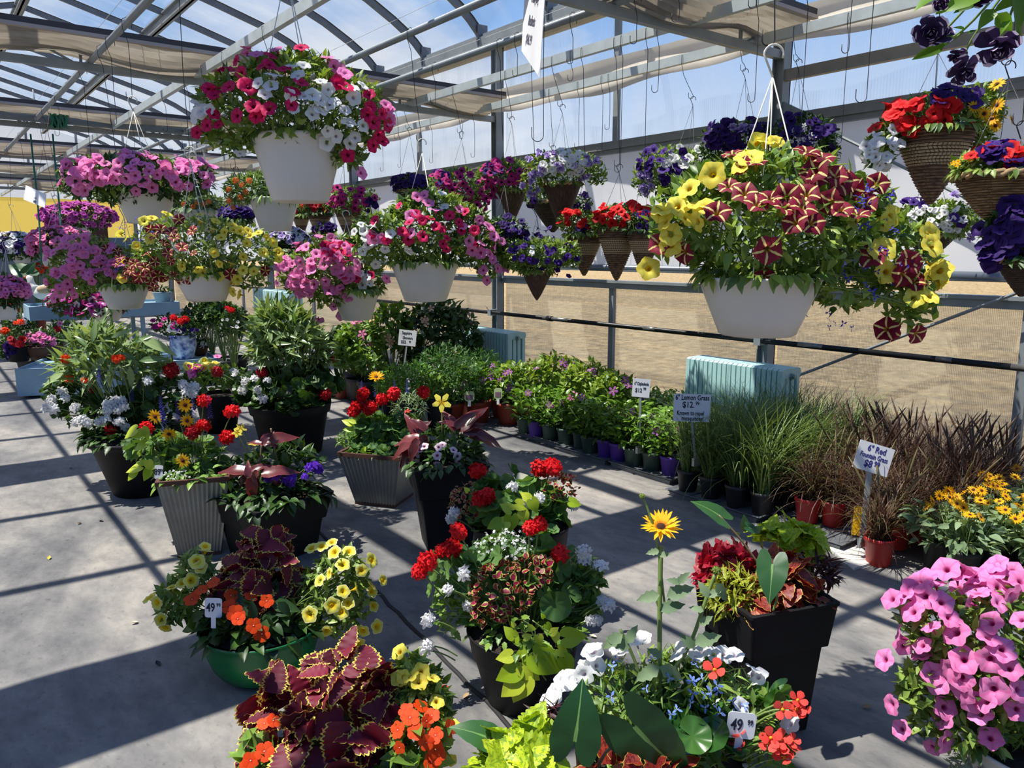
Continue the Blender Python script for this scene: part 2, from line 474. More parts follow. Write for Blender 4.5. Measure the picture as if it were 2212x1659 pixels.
# --- floor: worn grey concrete, stained, with a joint along the house
def floor_mat():
    m, n, l = new_mat('worn concrete')
    tcn = nd(n, 'ShaderNodeTexCoord')
    z1 = nd(n, 'ShaderNodeTexNoise', i_Scale=0.85, i_Detail=8.0, i_Roughness=0.62, i_Distortion=0.6)
    z2 = nd(n, 'ShaderNodeTexNoise', i_Scale=9.0, i_Detail=8.0, i_Roughness=0.7)
    z3 = nd(n, 'ShaderNodeTexNoise', i_Scale=42.0, i_Detail=4.0, i_Roughness=0.6)
    mpn = nd(n, 'ShaderNodeMapping'); mpn.inputs['Scale'].default_value = (1.0, 0.55, 1.0); mpn.inputs['Rotation'].default_value = (0, 0, 0.5)
    l.new(tcn.outputs['Object'], mpn.inputs[0])
    for z in (z1, z2, z3): l.new(mpn.outputs[0], z.inputs['Vector'])
    r = nd(n, 'ShaderNodeValToRGB'); k = r.color_ramp
    k.elements[0].position = 0.34; k.elements[0].color = rgba(srgb(86, 87, 91))
    k.elements[1].position = 0.66; k.elements[1].color = rgba(srgb(160, 154, 146))
    e = k.elements.new(0.5); e.color = rgba(srgb(124, 123, 121))
    l.new(z1.outputs['Fac'], r.inputs[0])
    r2 = nd(n, 'ShaderNodeValToRGB'); r2.color_ramp.elements[0].position = 0.30; r2.color_ramp.elements[0].color = (0.66, 0.66, 0.69, 1)
    r2.color_ramp.elements[1].position = 0.62; r2.color_ramp.elements[1].color = (1.12, 1.1, 1.07, 1)
    l.new(z2.outputs['Fac'], r2.inputs[0])
    mu = nd(n, 'ShaderNodeMix', data_type='RGBA', blend_type='MULTIPLY'); mu.inputs['Factor'].default_value = 1
    l.new(r.outputs[0], mu.inputs['A']); l.new(r2.outputs[0], mu.inputs['B'])
    r3 = nd(n, 'ShaderNodeValToRGB'); r3.color_ramp.elements[0].position = 0.27; r3.color_ramp.elements[0].color = (0.55, 0.54, 0.54, 1)
    r3.color_ramp.elements[1].position = 0.42; r3.color_ramp.elements[1].color = (1, 1, 1, 1)
    l.new(z3.outputs['Fac'], r3.inputs[0])
    mu2 = nd(n, 'ShaderNodeMix', data_type='RGBA', blend_type='MULTIPLY'); mu2.inputs['Factor'].default_value = 0.7
    l.new(mu.outputs['Result'], mu2.inputs['A']); l.new(r3.outputs[0], mu2.inputs['B'])
    b = nd(n, 'ShaderNodeBsdfPrincipled'); b.inputs['Roughness'].default_value = 0.72; b.inputs['Specular IOR Level'].default_value = 0.3
    l.new(mu2.outputs['Result'], b.inputs['Base Color'])
    bp = nd(n, 'ShaderNodeBump', i_Strength=0.25, i_Distance=0.004); l.new(z2.outputs['Fac'], bp.inputs['Height']); l.new(bp.outputs[0], b.inputs['Normal'])
    out = nd(n, 'ShaderNodeOutputMaterial'); l.new(b.outputs[0], out.inputs[0])
    return m
fb = MB(); fb.box((-9, -6, -0.12), (XW + 0.05, 25.2, 0.0))
struct(fb.build('floor', floor_mat(), smooth=False))
jb = MB()
j0, j1 = floor_at(690, 1150), floor_at(1042, 1510)
jd = unit(j1 - j0)
jp = [j0 - jd * 0.2 + jd * t for t in np.linspace(0, np.linalg.norm(j1 - j0) + 0.9, 30)]
jb.tube([p + np.array([rng.normal() * 0.004, rng.normal() * 0.004, 0.001]) for p in jp], 0.009, seg=5)
struct(jb.build('floor_joint_strip', plain('dark joint', srgb(38, 37, 38), rough=0.8)))

# --- outside: a bare tan field
fm_, n, l = new_mat('dry field')
tcn = nd(n, 'ShaderNodeTexCoord')
z = nd(n, 'ShaderNodeTexNoise', i_Scale=5.5, i_Detail=10.0, i_Roughness=0.75); l.new(tcn.outputs['Object'], z.inputs['Vector'])
r = nd(n, 'ShaderNodeValToRGB'); r.color_ramp.elements[0].position = 0.36; r.color_ramp.elements[0].color = rgba(srgb(130, 108, 76))
r.color_ramp.elements[1].position = 0.62; r.color_ramp.elements[1].color = rgba(srgb(206, 180, 134))
l.new(z.outputs['Fac'], r.inputs[0])
b = nd(n, 'ShaderNodeBsdfPrincipled'); b.inputs['Roughness'].default_value = 0.9; b.inputs['Specular IOR Level'].default_value = 0.1
l.new(r.outputs[0], b.inputs['Base Color'])
bp = nd(n, 'ShaderNodeBump', i_Strength=0.9, i_Distance=0.1); l.new(z.outputs['Fac'], bp.inputs['Height']); l.new(bp.outputs[0], b.inputs['Normal'])
o_ = nd(n, 'ShaderNodeOutputMaterial'); l.new(b.outputs[0], o_.inputs[0])
gb = MB()
for x0, x1, y0, y1 in ((XW + 0.05, 900, -400, 900), (-600, -9, -400, 900), (-9, XW + 0.05, 25.2, 900), (-9, XW + 0.05, -400, -6)):
    gb.raw([(x0, y0, -0.12), (x1, y0, -0.12), (x1, y1, -0.12), (x0, y1, -0.12)], [(0, 1, 2, 3)])
struct(gb.build('ground', fm_, smooth=False))

# --- side wall: posts, mullions, rails
YP = [3.6 * k for k in range(-1, 8)]
for y in YP:
    m = MB(); m.box((XW - 0.10, y - 0.05, 0), (XW, y - 0.042, ZG)); m.box((XW - 0.10, y + 0.042, 0), (XW, y + 0.05, ZG))
    m.box((XW - 0.06, y - 0.045, 0), (XW - 0.05, y + 0.045, ZG)); m.box((XW - 0.02, y + 0.06, 0), (XW + 0.03, y + 0.10, ZG))
    m.box((XW - 0.012, y - 0.05, 0), (XW + 0.0, y + 0.10, ZG))
    struct(m.build('steel_pillar', galv, smooth=False))
tn = [0]
def trim(mb, mat):
    tn[0] += 1
    return struct(mb.build('trim_%d' % tn[0], mat, smooth=False))
Y0, Y1 = -3.6, 25.2
for y in YP[:-1]:
    m = MB(); m.box((XW - 0.005, y + 1.77, 0), (XW + 0.035, y + 1.83, 1.26)); trim(m, galv)
    m = MB(); m.box((XW - 0.005, y + 1.77, 2.62), (XW + 0.035, y + 1.83, ZG)); trim(m, galv)
m = MB(); m.box((XW - 0.05, Y0, 1.30), (XW + 0.05, Y1, 1.325)); m.box((XW - 0.03, Y0, 1.245), (XW + 0.045, Y1, 1.30)); trim(m, galv)
m = MB(); m.box((XW - 0.01, Y0, 2.52), (XW + 0.05, Y1, 2.56)); m.box((XW - 0.025, Y0, 2.56), (XW + 0.05, Y1, 2.60)); m.box((XW - 0.012, Y0, 2.60), (XW + 0.05, Y1, 2.635)); trim(m, alu)
m = MB(); m.box((XW - 0.09, -0.05, 2.86), (XW - 0.04, 3.55, 2.94)); trim(m, alu)
m = MB(); m.box((XW - 0.01, Y0, 0.0), (XW + 0.045, Y1, 0.06)); trim(m, alu)
# gutter
m = MB(); m.box((XW - 0.14, Y0, ZG - 0.12), (XW + 0.10, Y1, ZG - 0.10)); m.box((XW - 0.14, Y0, ZG - 0.10), (XW - 0.12, Y1, ZG + 0.02)); m.box((XW + 0.08, Y0, ZG - 0.10), (XW + 0.10, Y1, ZG + 0.06))
m.box((XW - 0.10, Y0, ZG + 0.02), (XW - 0.05, Y1, ZG + 0.06)); trim(m, galv)
m = MB(); m.box((XL - 0.12, Y0, ZG - 0.12), (XL + 0.12, Y1, ZG)); trim(m, galv)

# --- panes of twin-wall sheet
low_m = clear_sheet('twin-wall sheet, dusty', 0.46, (0.76, 0.68, 0.50), gloss=0.03, flute=2 * math.pi / 0.011, streak=((1, 0.55, 26.0), 0.36, 0.64, 0.70, 1.25))  # tan haze and level streaks painted in for the field's refracted smear
up_m = clear_sheet('twin-wall sheet', 0.11, (0.92, 0.95, 1.0), gloss=0.02, flute=2 * math.pi / 0.022, streak=((1, 5.0, 0.7), 0.38, 0.68, 0.35, 2.1))
wn = [0]
def pane(lo, hi, mat):
    wn[0] += 1
    m = MB(); m.raw([(XW + 0.03, lo[0], lo[1]), (XW + 0.03, hi[0], lo[1]), (XW + 0.03, hi[0], hi[1]), (XW + 0.03, lo[0], hi[1])], [(0, 1, 2, 3)])
    struct(m.build('window_%d' % wn[0], mat, smooth=False))
for y in YP[:-1]:
    for a, b in ((0.10, 1.77), (1.83, 3.55)):
        pane((y + a, 0.05), (y + b, 1.25), low_m)
        pane((y + a, 2.63), (y + b, ZG - 0.1), up_m)

# --- roll-up curtain over the vent opening
cur = thing('side_curtain', 'long white roll-up curtain over the vent opening of the side wall', 'curtain', (XW + 0.06, 10.0, 1.44))
m = MB()
yy = np.linspace(Y0, Y1, 160); zz = np.linspace(1.46, 2.53, 7)
P = np.zeros((7, 160, 3))
for i, z_ in enumerate(zz):
    P[i, :, 0] = XW + 0.07 + 0.012 * np.sin(yy * 2.1 + i * 0.7) + 0.006 * np.sin(yy * 7.3)
    P[i, :, 1] = yy; P[i, :, 2] = z_
P -= np.array(cur.location)
m.grid(P)
m.build('curtain_sheet', plain('white curtain fabric', srgb(248, 248, 250), rough=0.8, noise=0.04, nscale=3, transl=0.34), cur)
m = MB(); m.tube([np.array([XW + 0.06, Y0, 1.44]) - np.array(cur.location), np.array([XW + 0.06, Y1, 1.44]) - np.array(cur.location)], 0.033, seg=14)
m.build('roller_pipe', plain('roller pipe', srgb(120, 128, 138), rough=0.35, metal=0.5), cur)

# --- heating pipe along the wall
hp = thing('heating_pipe', 'long black iron pipe running along the wall below the sill', 'pipe', (XW - 0.15, 10, 0.905))
m = MB(); m.tube([(0, Y0 - 10, 0), (0, Y1 - 10, 0)], 0.021, seg=14); m.build('pipe_run', black_pipe, hp)
for yc in (1.0, 6.15, 11.4):
    m = MB(); m.tube([(0, yc - 10 - 0.04, 0), (0, yc - 10 + 0.04, 0)], 0.028, seg=14); m.build('coupling', black_pipe, hp)
for yc in YP[1:7]:
    m = MB(); m.box((-0.03, yc - 10 - 0.03, -0.035), (0.10, yc - 10 + 0.03, 0.035)); m.build('bracket', galv, hp, smooth=False)
for yc, wd in ((1.65, 0.16), (3.15, 0.10), (4.75, 0.07), (6.05, 0.20), (2.2, 0.05)):
    m = MB(); t0 = yc - 10
    m.tube([(-0.0016, t0 - wd, 0.0022), (-0.0016, t0 + wd, 0.0022)], 0.0205, seg=14)
    m.build('bare_patch', plain('scraped pipe', srgb(140, 138, 136), rough=0.35, metal=0.6, noise=0.3, nscale=20), hp)

# --- wind braces in the nearest bay
for a, b in (((XW - 0.06, 3.55, 2.66), (XW - 0.06, 0.0, 0.75)), ((XW - 0.10, 0.3, 2.1), (XW - 0.10, 3.5, 0.55))):
    m = MB(); m.tube([a, b], 0.011, seg=8); trim(m, galv)
m = MB(); m.beam((XW - 0.08, 3.56, 2.68), (XW - 0.06, 3.36, 2.57), 0.02, 0.07); trim(m, galv)

# --- roof: rafters, ridge, film
ARC = [(5.4, 3.93), (5.32, 4.04), (5.2, 4.16), (5.06, 4.27), (4.9, 4.37), (4.56, 4.55), (4.2, 4.70), (3.57, 4.88), (3.21, 4.98), (1.70, 5.38)]
ARC = ARC + [(3.4 - x, z) for x, z in ARC[::-1][1:]]
ARC = np.array(ARC)
def rafter(y, wd=0.045, ht=0.075):
    t = unit(np.gradient(ARC, axis=0)); nrm = np.stack([-t[:, 1], t[:, 0]], -1)
    nrm = np.where(nrm[:, 1:2] < 0, -nrm, nrm)
    inn = ARC - nrm * ht
    P = np.zeros((len(ARC), 5, 3))
    for j, (q, dy) in enumerate(((ARC, -wd / 2), (ARC, wd / 2), (inn, wd / 2), (inn, -wd / 2), (ARC, -wd / 2))):
        P[:, j, 0] = q[:, 0]; P[:, j, 2] = q[:, 1]; P[:, j, 1] = y + dy
    m = MB(); m.grid(P)
    # a thin flange above
    P2 = np.zeros((len(ARC), 2, 3))
    P2[:, :, 0] = (ARC + nrm * 0.004)[:, None, 0]; P2[:, :, 2] = (ARC + nrm * 0.004)[:, None, 1]; P2[:, 0, 1] = y - wd * 0.9; P2[:, 1, 1] = y + wd * 0.9
    m.grid(P2)
    m.box((XW - 0.15, y - 0.05, ZG - 0.06), (XW - 0.02, y - 0.035, ZG + 0.16))
    struct(m.build('rafter_beam', alu_dark, smooth=False))
for k in range(-9, 15):
    rafter(7.47 + 1.2 * k)
for (x, z, wd, ht) in ((3.21, 4.86, 0.10, 0.16), (1.70, 5.28, 0.10, 0.12), (0.2, 4.86, 0.10, 0.16)):
    m = MB(); m.box((x - wd / 2, Y0, z - ht / 2), (x + wd / 2, Y1, z - ht / 2 + 0.02)); m.box((x - wd / 2, Y0, z + ht / 2 - 0.02), (x + wd / 2, Y1, z + ht / 2))
    m.box((x - 0.015, Y0, z - ht / 2), (x + 0.015, Y1, z + ht / 2)); m.box((x + wd * 0.7, Y0, z - ht * 0.2), (x + wd * 0.85, Y1, z + ht / 2))
    struct(m.build('ridge_beam', galv, smooth=False))
film = clear_sheet('roof film', 0.035, (0.9, 0.92, 0.96), gloss=0.02, streak=((0.9, 4.2, 1.2), 0.50, 0.76, 0.4, 5.5))  # whiter haze streaks painted in for highlights on the film
yy = np.linspace(Y0, Y1, 25); P = np.zeros((len(ARC), 25, 3))
P[:, :, 0] = ARC[:, None, 0]; P[:, :, 2] = ARC[:, None, 1] + 0.012; P[:, :, 1] = yy[None]
m = MB(); m.grid(P); struct(m.build('roof', film))

# --- trusses: lower chord, upper rail, web; the shade cloth folded along each
cloth_m = None
def cloth_mat():
    m, n, l = new_mat('folded shade cloth')
    tcn = nd(n, 'ShaderNodeTexCoord'); sp = nd(n, 'ShaderNodeSeparateXYZ'); 
    mpn = nd(n, 'ShaderNodeMapping'); mpn.inputs['Scale'].default_value = (0.5, 1.0, 1.0)
    l.new(tcn.outputs['Object'], mpn.inputs[0])
    wv = nd(n, 'ShaderNodeTexNoise', i_Scale=2.2, i_Detail=4.0); l.new(mpn.outputs[0], wv.inputs['Vector'])
    r = nd(n, 'ShaderNodeValToRGB'); r.color_ramp.elements[0].position = 0.3; r.color_ramp.elements[0].color = rgba(srgb(146, 136, 122))
    r.color_ramp.elements[1].position = 0.7; r.color_ramp.elements[1].color = rgba(srgb(196, 186, 170)); l.new(wv.outputs['Fac'], r.inputs[0])
    b = nd(n, 'ShaderNodeBsdfDiffuse'); t = nd(n, 'ShaderNodeBsdfTranslucent'); l.new(r.outputs[0], b.inputs[0]); l.new(r.outputs[0], t.inputs[0])
    ms = nd(n, 'ShaderNodeMixShader'); ms.inputs[0].default_value = 0.30; l.new(b.outputs[0], ms.inputs[1]); l.new(t.outputs[0], ms.inputs[2])
    out = nd(n, 'ShaderNodeOutputMaterial'); l.new(ms.outputs[0], out.inputs[0])
    return m
cloth_m = cloth_mat()
ordn = {3.6: 'nearest', 7.2: 'second', 10.8: 'third', 14.4: 'fourth', 18.0: 'fifth', 21.6: 'farthest'}
for y in YP:
    if y < 0 or y > 22: continue
    m = MB(); m.beam((XL, y, ZT), (XW - 0.08, y, ZT), 0.05, 0.06)
    m.beam((XL, y, 3.22), (XW - 0.1, y, 3.22), 0.03, 0.03)
    for i, x in enumerate(np.arange(XL + 0.35, XW - 0.1, 0.72)):
        m.beam((x, y, ZT), (x, y, 3.24), 0.02, 0.02)
        m.beam((x, y, ZT), (x + 0.36 * (1 if i % 2 else -1), y, 3.22), 0.016, 0.016)
    struct(m.build('truss_beam', galv, smooth=False))
    if y < 1: continue
    o = thing('shade_cloth', 'shade cloth folded in a thick beige bunch along the %s roof truss' % ordn[round(y, 1)], 'shade cloth', (1.7, y - 0.10, 3.2), 'shade cloths folded along the trusses')
    nx, nf = 70, 36
    xs = np.linspace(XL + 0.1, XW - 0.22, nx); P = np.zeros((nf, nx, 3))
    for i in range(nf):
        u = i / (nf - 1)
        zig = (1 if i % 2 else -1)
        sag = 0.05 * np.abs(np.sin(xs * 1.9 + y)) + 0.03 * np.sin(xs * 4.1 + y)
        prof = math.sin(u * math.pi) ** 0.6
        P[i, :, 0] = xs
        P[i, :, 1] = y - 0.34 + 0.62 * u + 0.01 * np.sin(xs * 9 + i)
        P[i, :, 2] = 3.235 - prof * (0.10 + sag) + zig * (0.013 + 0.008 * np.sin(xs * 2.7 + i * 0.4))
    P -= np.array(o.location)
    m = MB(); m.grid(P); m.build('cloth', cloth_m, o, smooth=False)
    m = MB(); m.box((XL + 0.1 - 1.7, -0.26, 0.03), (XW - 0.2 - 1.7, -0.23, 0.075)); m.build('leading_rail', plain('dark rail', srgb(70, 66, 68), rough=0.5, metal=0.3), o, smooth=False)
    m = MB(); m.box((XL + 0.1 - 1.7, -0.27, 0.005), (XW - 0.2 - 1.7, -0.22, 0.03)); m.build('pale_hem', plain('pale hem', srgb(176, 164, 158), rough=0.7), o, smooth=False)

# --- the bars the baskets hang from
for i, x in enumerate(BARS):
    m = MB()
    if i in (3, 6, 7): m.box((x - 0.02, Y0, ZB - 0.035), (x + 0.02, Y1, ZB + 0.035))
    else: m.tube([(x, Y0, ZB), (x, Y1, ZB)], 0.024, seg=12)
    struct(m.build('ceiling_beam', galv_light if i in (3, 6, 7) else galv, smooth=i not in (3, 6, 7)))
# shade wires along the house
for x, z in ((2.6, 3.50), (2.75, 3.50), (3.4, 3.50), (4.3, 3.50), (4.45, 3.50), (1.5, 3.52), (1.62, 3.52)):
    m = MB(); m.tube([(x, Y0, z), (x, Y1, z)], 0.0022, seg=4); struct(m.build('ceiling_wire', plain('pale wire', srgb(214, 214, 210), rough=0.5)))

# --- white cloth rolled up along the wall head
wr = thing('shade_roll', 'dirty white cloth bunched along the side wall above head height', 'shade cloth', (5.22, 8, 3.1))
yy = np.linspace(Y0, 18, 260); P = np.zeros((9, 260, 3))
for i in range(9):
    u = i / 8
    P[i, :, 1] = yy
    P[i, :, 0] = 5.22 + 0.05 * math.sin(u * 5.5) + 0.02 * np.sin(yy * 3.1 + u * 3)
    P[i, :, 2] = 3.33 - 0.24 * u - (0.05 * np.abs(np.sin(yy * 0.87)) + 0.015 * np.sin(yy * 5.0)) * u
P -= np.array(wr.location)
m = MB(); m.grid(P); m.build('cloth', plain('dirty white cloth', srgb(222, 214, 200), rough=0.85, noise=0.14, nscale=4, transl=0.35), wr)

# --- the rest of the house, unseen: far-left and near-end walls, added to lower ambient light
m = MB(); m.box((-9.05, -6, 0), (-9, 25.2, 4.0)); struct(m.build('unseen_wall_left', plain('dull sheet wall', srgb(120, 124, 126), rough=0.7), smooth=False))
m = MB(); m.box((-9, -6.05, 0), (XW, -6, 4.0)); struct(m.build('unseen_wall_back', plain('dull sheet wall', srgb(120, 124, 126), rough=0.7), smooth=False))
# --- far end wall
m = MB(); Y = 25.2
m.box((-9, Y, 0), (XW, Y + 0.06, 1.4)); struct(m.build('wall_far', plain('grey end sheet', srgb(120, 128, 134), rough=0.6), smooth=False))
m = MB(); m.box((-9, Y, 1.4), (XW, Y + 0.06, 2.0)); trim(m, plain('blue-grey kick panel', srgb(96, 116, 136), rough=0.6))
m = MB(); m.raw([(-9, Y, 2.0), (XW, Y, 2.0), (XW, Y, ZT), (-9, Y, ZT)], [(0, 1, 2, 3)]); struct(m.build('wall_far_panel', plain('yellow sheet wall', srgb(250, 222, 110), rough=0.6, noise=0.04, nscale=1, transl=0.62), smooth=False))
gm = clear_sheet('gable sheet', 0.55, (0.62, 0.66, 0.72), gloss=0.03)
m = MB(); g = [(XL, Y + 0.02, ZT)] + [(x, Y + 0.02, z) for x, z in ARC[::-1]] + [(XW, Y + 0.02, ZT)]
m.raw(g, [tuple(range(len(g)))[::-1]]); wn[0] += 1; struct(m.build('window_%d' % wn[0], gm, smooth=False))
for x in np.arange(XL, XW, 1.2):
    m = MB(); m.box((x - 0.03, Y - 0.05, ZT), (x + 0.03, Y, 5.2)); trim(m, galv)
dr = MB(); dr.box((3.55, Y - 0.05, 0), (4.6, Y - 0.005, 2.35)); struct(dr.build('door_1', plain('dark red door', srgb(74, 32, 30), rough=0.6), smooth=False))
# ================================================================== leaves
def leaf_t(width, seg=4, half=1, prof='ovate', fold=0.12, droop=0.18, ruffle=0.0, waves=3, serr=0.0, teeth=8, ph=0.0, scal=0.0):
    """a leaf of length 1 along +Y, upper side +Z; uv x across, y along"""
    v = np.linspace(0, 1, seg + 1)
    if prof == 'ovate': w_ = np.sin(np.pi * v ** 0.72) ** 0.9
    elif prof == 'lance': w_ = np.sin(np.pi * v ** 0.8) ** 1.0
    elif prof == 'broad': w_ = np.clip(np.sin(np.pi * (0.06 + 0.94 * v) ** 0.62), 0, 1) ** 0.75
    elif prof == 'obov': w_ = np.sin(np.pi * (v * 0.93) ** 1.5) ** 0.8
    else: w_ = np.ones_like(v)
    w_ = np.maximum(w_, 0.03) * width / 2
    if serr: w_ = w_ * (1 + serr * np.where(np.arange(seg + 1) % 2 == 0, 1, -1))
    if scal: w_ = w_ * (1 + scal * (np.abs(np.sin(np.pi * teeth * v)) - 0.6))
    u = np.linspace(-1, 1, 2 * half + 1)
    X = w_[:, None] * u[None]; Yc = np.repeat(v[:, None], len(u), 1)
    Z = fold * np.abs(X) * 2 - droop * v[:, None] ** 2
    if ruffle:
        Z = Z + ruffle * (np.abs(u)[None] ** 2) * np.sin(2 * np.pi * waves * v[:, None] + ph + np.where(u > 0, 1.3, 0)[None])
        Yc = Yc + 0.35 * ruffle * (np.abs(u)[None] ** 2) * np.cos(2 * np.pi * waves * v[:, None] + ph)
    P = np.stack([X, Yc, Z], -1).reshape(-1, 3)
    c = len(u)
    F = [(i * c + j, i * c + j + 1, (i + 1) * c + j + 1, (i + 1) * c + j) for i in range(seg) for j in range(c - 1)]
    uv = np.stack([np.repeat((u[None] + 1) / 2, seg + 1, 0), np.repeat(v[:, None], c, 1)], -1).reshape(-1, 2)
    return T(P, F, uv)
def fan_t(ang, rad, rings=3, n=28, cup=0.1, ripple=0.0, rip_n=7, droop=0.0):
    """a broad leaf as a fan about its stalk; ang 0 points to the tip (+Y)"""
    th = np.linspace(-np.pi, np.pi, n + 1)
    r = np.interp(np.abs(np.degrees(th)), ang, rad)
    V, UVs = [(0, 0, 0)], [(0.5, 0.15)]
    for k in range(1, rings + 1):
        f = k / rings
        x = r * f * np.sin(th); y = r * f * np.cos(th)
        z = cup * (r * f) ** 2 + ripple * f * f * np.sin(th * rip_n) - droop * np.maximum(y, 0) ** 2 + 0.10 * np.abs(x) * (1 - f * 0.3)
        for a, b_, c_ in zip(x, y, z): V.append((a, b_, c_)); UVs.append((0.5 + 0.5 * f * np.sign(a) * min(1, abs(a) / 0.3 + 0.02), 0.15 + 0.8 * f * abs(math.cos(math.atan2(a, b_ + 1e-6)))))
    m = n + 1; F = []
    for j in range(n): F.append((0, 1 + j + 1, 1 + j))
    for k in range(1, rings):
        a = 1 + (k - 1) * m; b_ = 1 + k * m
        for j in range(n): F.append((a + j, a + j + 1, b_ + j + 1, b_ + j))
    return T(V, F, UVs)
L_PET = leaf_t(0.42, 3, 1, 'ovate', 0.15, 0.22)
L_OV = leaf_t(0.52, 4, 1, 'ovate', 0.2, 0.25)
L_LAN = leaf_t(0.17, 4, 1, 'lance', 0.2, 0.35)
L_WIL = leaf_t(0.19, 4, 1, 'lance', 0.2, 0.22)
L_FINE = leaf_t(0.22, 2, 1, 'lance', 0.1, 0.2)
L_TOOTH = leaf_t(0.5, 8, 1, 'ovate', 0.15, 0.2, serr=0.16)
L_CANNA = leaf_t(0.44, 8, 2, 'broad', 0.12, 0.45, ruffle=0.03, waves=2)
L_COL = [leaf_t(0.66, 48, 3, 'broad', 0.05, 0.30, ruffle=0.026, waves=5, ph=p, scal=0.26, teeth=11) for p in (0.0, 2.0, 4.0)]
L_COLS = [leaf_t(0.74, 10, 2, 'broad', 0.06, 0.2, ruffle=0.03, waves=3, serr=0.07, ph=p) for p in (0.0, 2.0)]
L_RND = leaf_t(0.95, 10, 2, 'ovate', 0.06, 0.2, ruffle=0.02, waves=2, scal=0.12, teeth=4)
L_CHART = [leaf_t(0.74, 44, 3, 'broad', 0.08, 0.28, ruffle=0.018, waves=5, ph=p, scal=0.2, teeth=11) for p in (0.0, 2.0)]
L_GER = fan_t([0, 30, 60, 90, 120, 150, 172, 180], [1, 0.96, 1.0, 0.95, 1.0, 0.9, 0.75, 0.12], 3, 36, cup=0.28, ripple=0.08, rip_n=7)
L_HEART = fan_t([0, 8, 25, 50, 90, 130, 160, 180], [1.3, 1.08, 0.86, 0.72, 0.66, 0.66, 0.56, 0.16], 3, 28, cup=0.05, droop=0.18)
L_ALO = fan_t([0, 6, 20, 45, 80, 120, 148, 160, 172, 180], [1.35, 1.15, 0.9, 0.68, 0.56, 0.62, 0.78, 0.70, 0.35, 0.10], 5, 56, cup=0.04, ripple=0.015, rip_n=5, droop=0.22)

# ================================================================== flowers (radius 1, facing +Z)
def petunia_t(n=20, ruffle=0.05, lobe=0.10, notch=True):
    th = np.arange(n) * 2 * np.pi / n
    prof = [(0.05, -0.95), (0.10, -0.6), (0.19, -0.28), (0.36, -0.07), (0.68, 0.03), (1.0, -0.02)]
    V, UVs = [], []
    for k, (r, z) in enumerate(prof):
        f = max(0, (r - 0.3) / 0.7)
        rr = r * (1 + f * lobe * np.cos(5 * th)); zz = z + f * (ruffle * np.cos(10 * th + 0.6) - 0.05 * np.cos(5 * th))
        for a, b_, c_ in zip(rr * np.cos(th), rr * np.sin(th), zz): V.append((a, b_, c_))
        for t in th: UVs.append((t / (2 * np.pi), r))
    F = []
    for k in range(len(prof) - 1):
        for j in range(n):
            j2 = (j + 1) % n; F.append((k * n + j, k * n + j2, (k + 1) * n + j2, (k + 1) * n + j))
    # uv wraps: the last column of quads is given its own seam copies
    V = np.array(V); UVs = np.array(UVs); seam = []
    add = []
    for k in range(len(prof)):
        add.append(len(V) + k)
    V = np.concatenate([V, V[[k * n for k in range(len(prof))]]]); us = UVs[[k * n for k in range(len(prof))]].copy(); us[:, 0] = 1.0
    UVs = np.concatenate([UVs, us])
    F2 = []
    for f in F:
        k, j = divmod(f[0], n)
        F2.append((f[0], add[k], add[k + 1], f[3]) if j == n - 1 else f)
    return T(V, F2, UVs)
F_PET = petunia_t()
F_PETS = petunia_t(10, 0.04, 0.10)
def merge(parts):
    """several (template, R, p, mat) as one template"""
    V, U, F, FM, n = [], [], [], [], 0
    for t, R, p, m in parts:
        V.append(t.v @ np.asarray(R).T + np.asarray(p)); U.append(t.uv)
        for k, (fa, fm) in t.f.items():
            for f in fa: F.append(tuple(f + n)); FM.append(m if m is not None else 0)
        n += len(t.v)
    return T(np.concatenate(V), F, np.concatenate(U), FM)
def petal_ring(n, length, width, tilt, z0=0.0, r0=0.05, seg=3, mat=0, prof='obov', jit=0.0, droop=0.1, off=0.0):
    p = leaf_t(width, seg, 1, prof, -0.05, droop); p.uv = np.stack([p.uv[:, 0], p.uv[:, 1]], -1)
    out = []
    for i in range(n):
        a = 2 * math.pi * (i + off) / n + rng.normal() * jit; tl = tilt + rng.normal() * jit
        y = np.array([math.cos(a) * math.cos(tl), math.sin(a) * math.cos(tl), math.sin(tl)])
        z = np.array([-math.cos(a) * math.sin(tl), -math.sin(a) * math.sin(tl), math.cos(tl)])
        x = np.cross(y, z)
        R = np.stack([x, y, z], 1) * length * (1 + rng.normal() * jit * 0.5)
        out.append((p, R, (r0 * math.cos(a), r0 * math.sin(a), z0), mat))
    return out
def dome_t(r, h, z0=0.0, n=10):
    V, F, U = [], [], []
    for k, f in enumerate((1.0, 0.8, 0.45)):
        for j in range(n):
            a = 2 * math.pi * j / n; V.append((r * f * math.cos(a), r * f * math.sin(a), z0 + h * (1 - f * f))); U.append((0.5, 0.05))
    V.append((0, 0, z0 + h)); U.append((0.5, 0.05))
    for k in range(2):
        for j in range(n): F.append((k * n + j, k * n + (j + 1) % n, (k + 1) * n + (j + 1) % n, (k + 1) * n + j))
    for j in range(n): F.append((2 * n + j, 2 * n + (j + 1) % n, 3 * n))
    return T(V, F, U)
I3 = np.eye(3)
F_DAISY = merge(petal_ring(14, 1.0, 0.34, 0.10, r0=0.16, prof='lance', jit=0.07) + [(dome_t(0.27, 0.16), I3, (0, 0, 0), 1)])
F_SUN = merge(petal_ring(17, 1.0, 0.26, 0.30, r0=0.18, prof='lance', jit=0.09) + petal_ring(15, 0.92, 0.26, 0.62, r0=0.16, prof='lance', jit=0.1, off=0.5) + [(dome_t(0.30, 0.2), I3, (0, 0, 0), 1)])
F_IMP = merge(petal_ring(5, 1.0, 1.0, 0.08, r0=0.03, seg=4, jit=0.05, droop=0.05) + [(dome_t(0.10, 0.08), I3, (0, 0, 0.01), 1)])
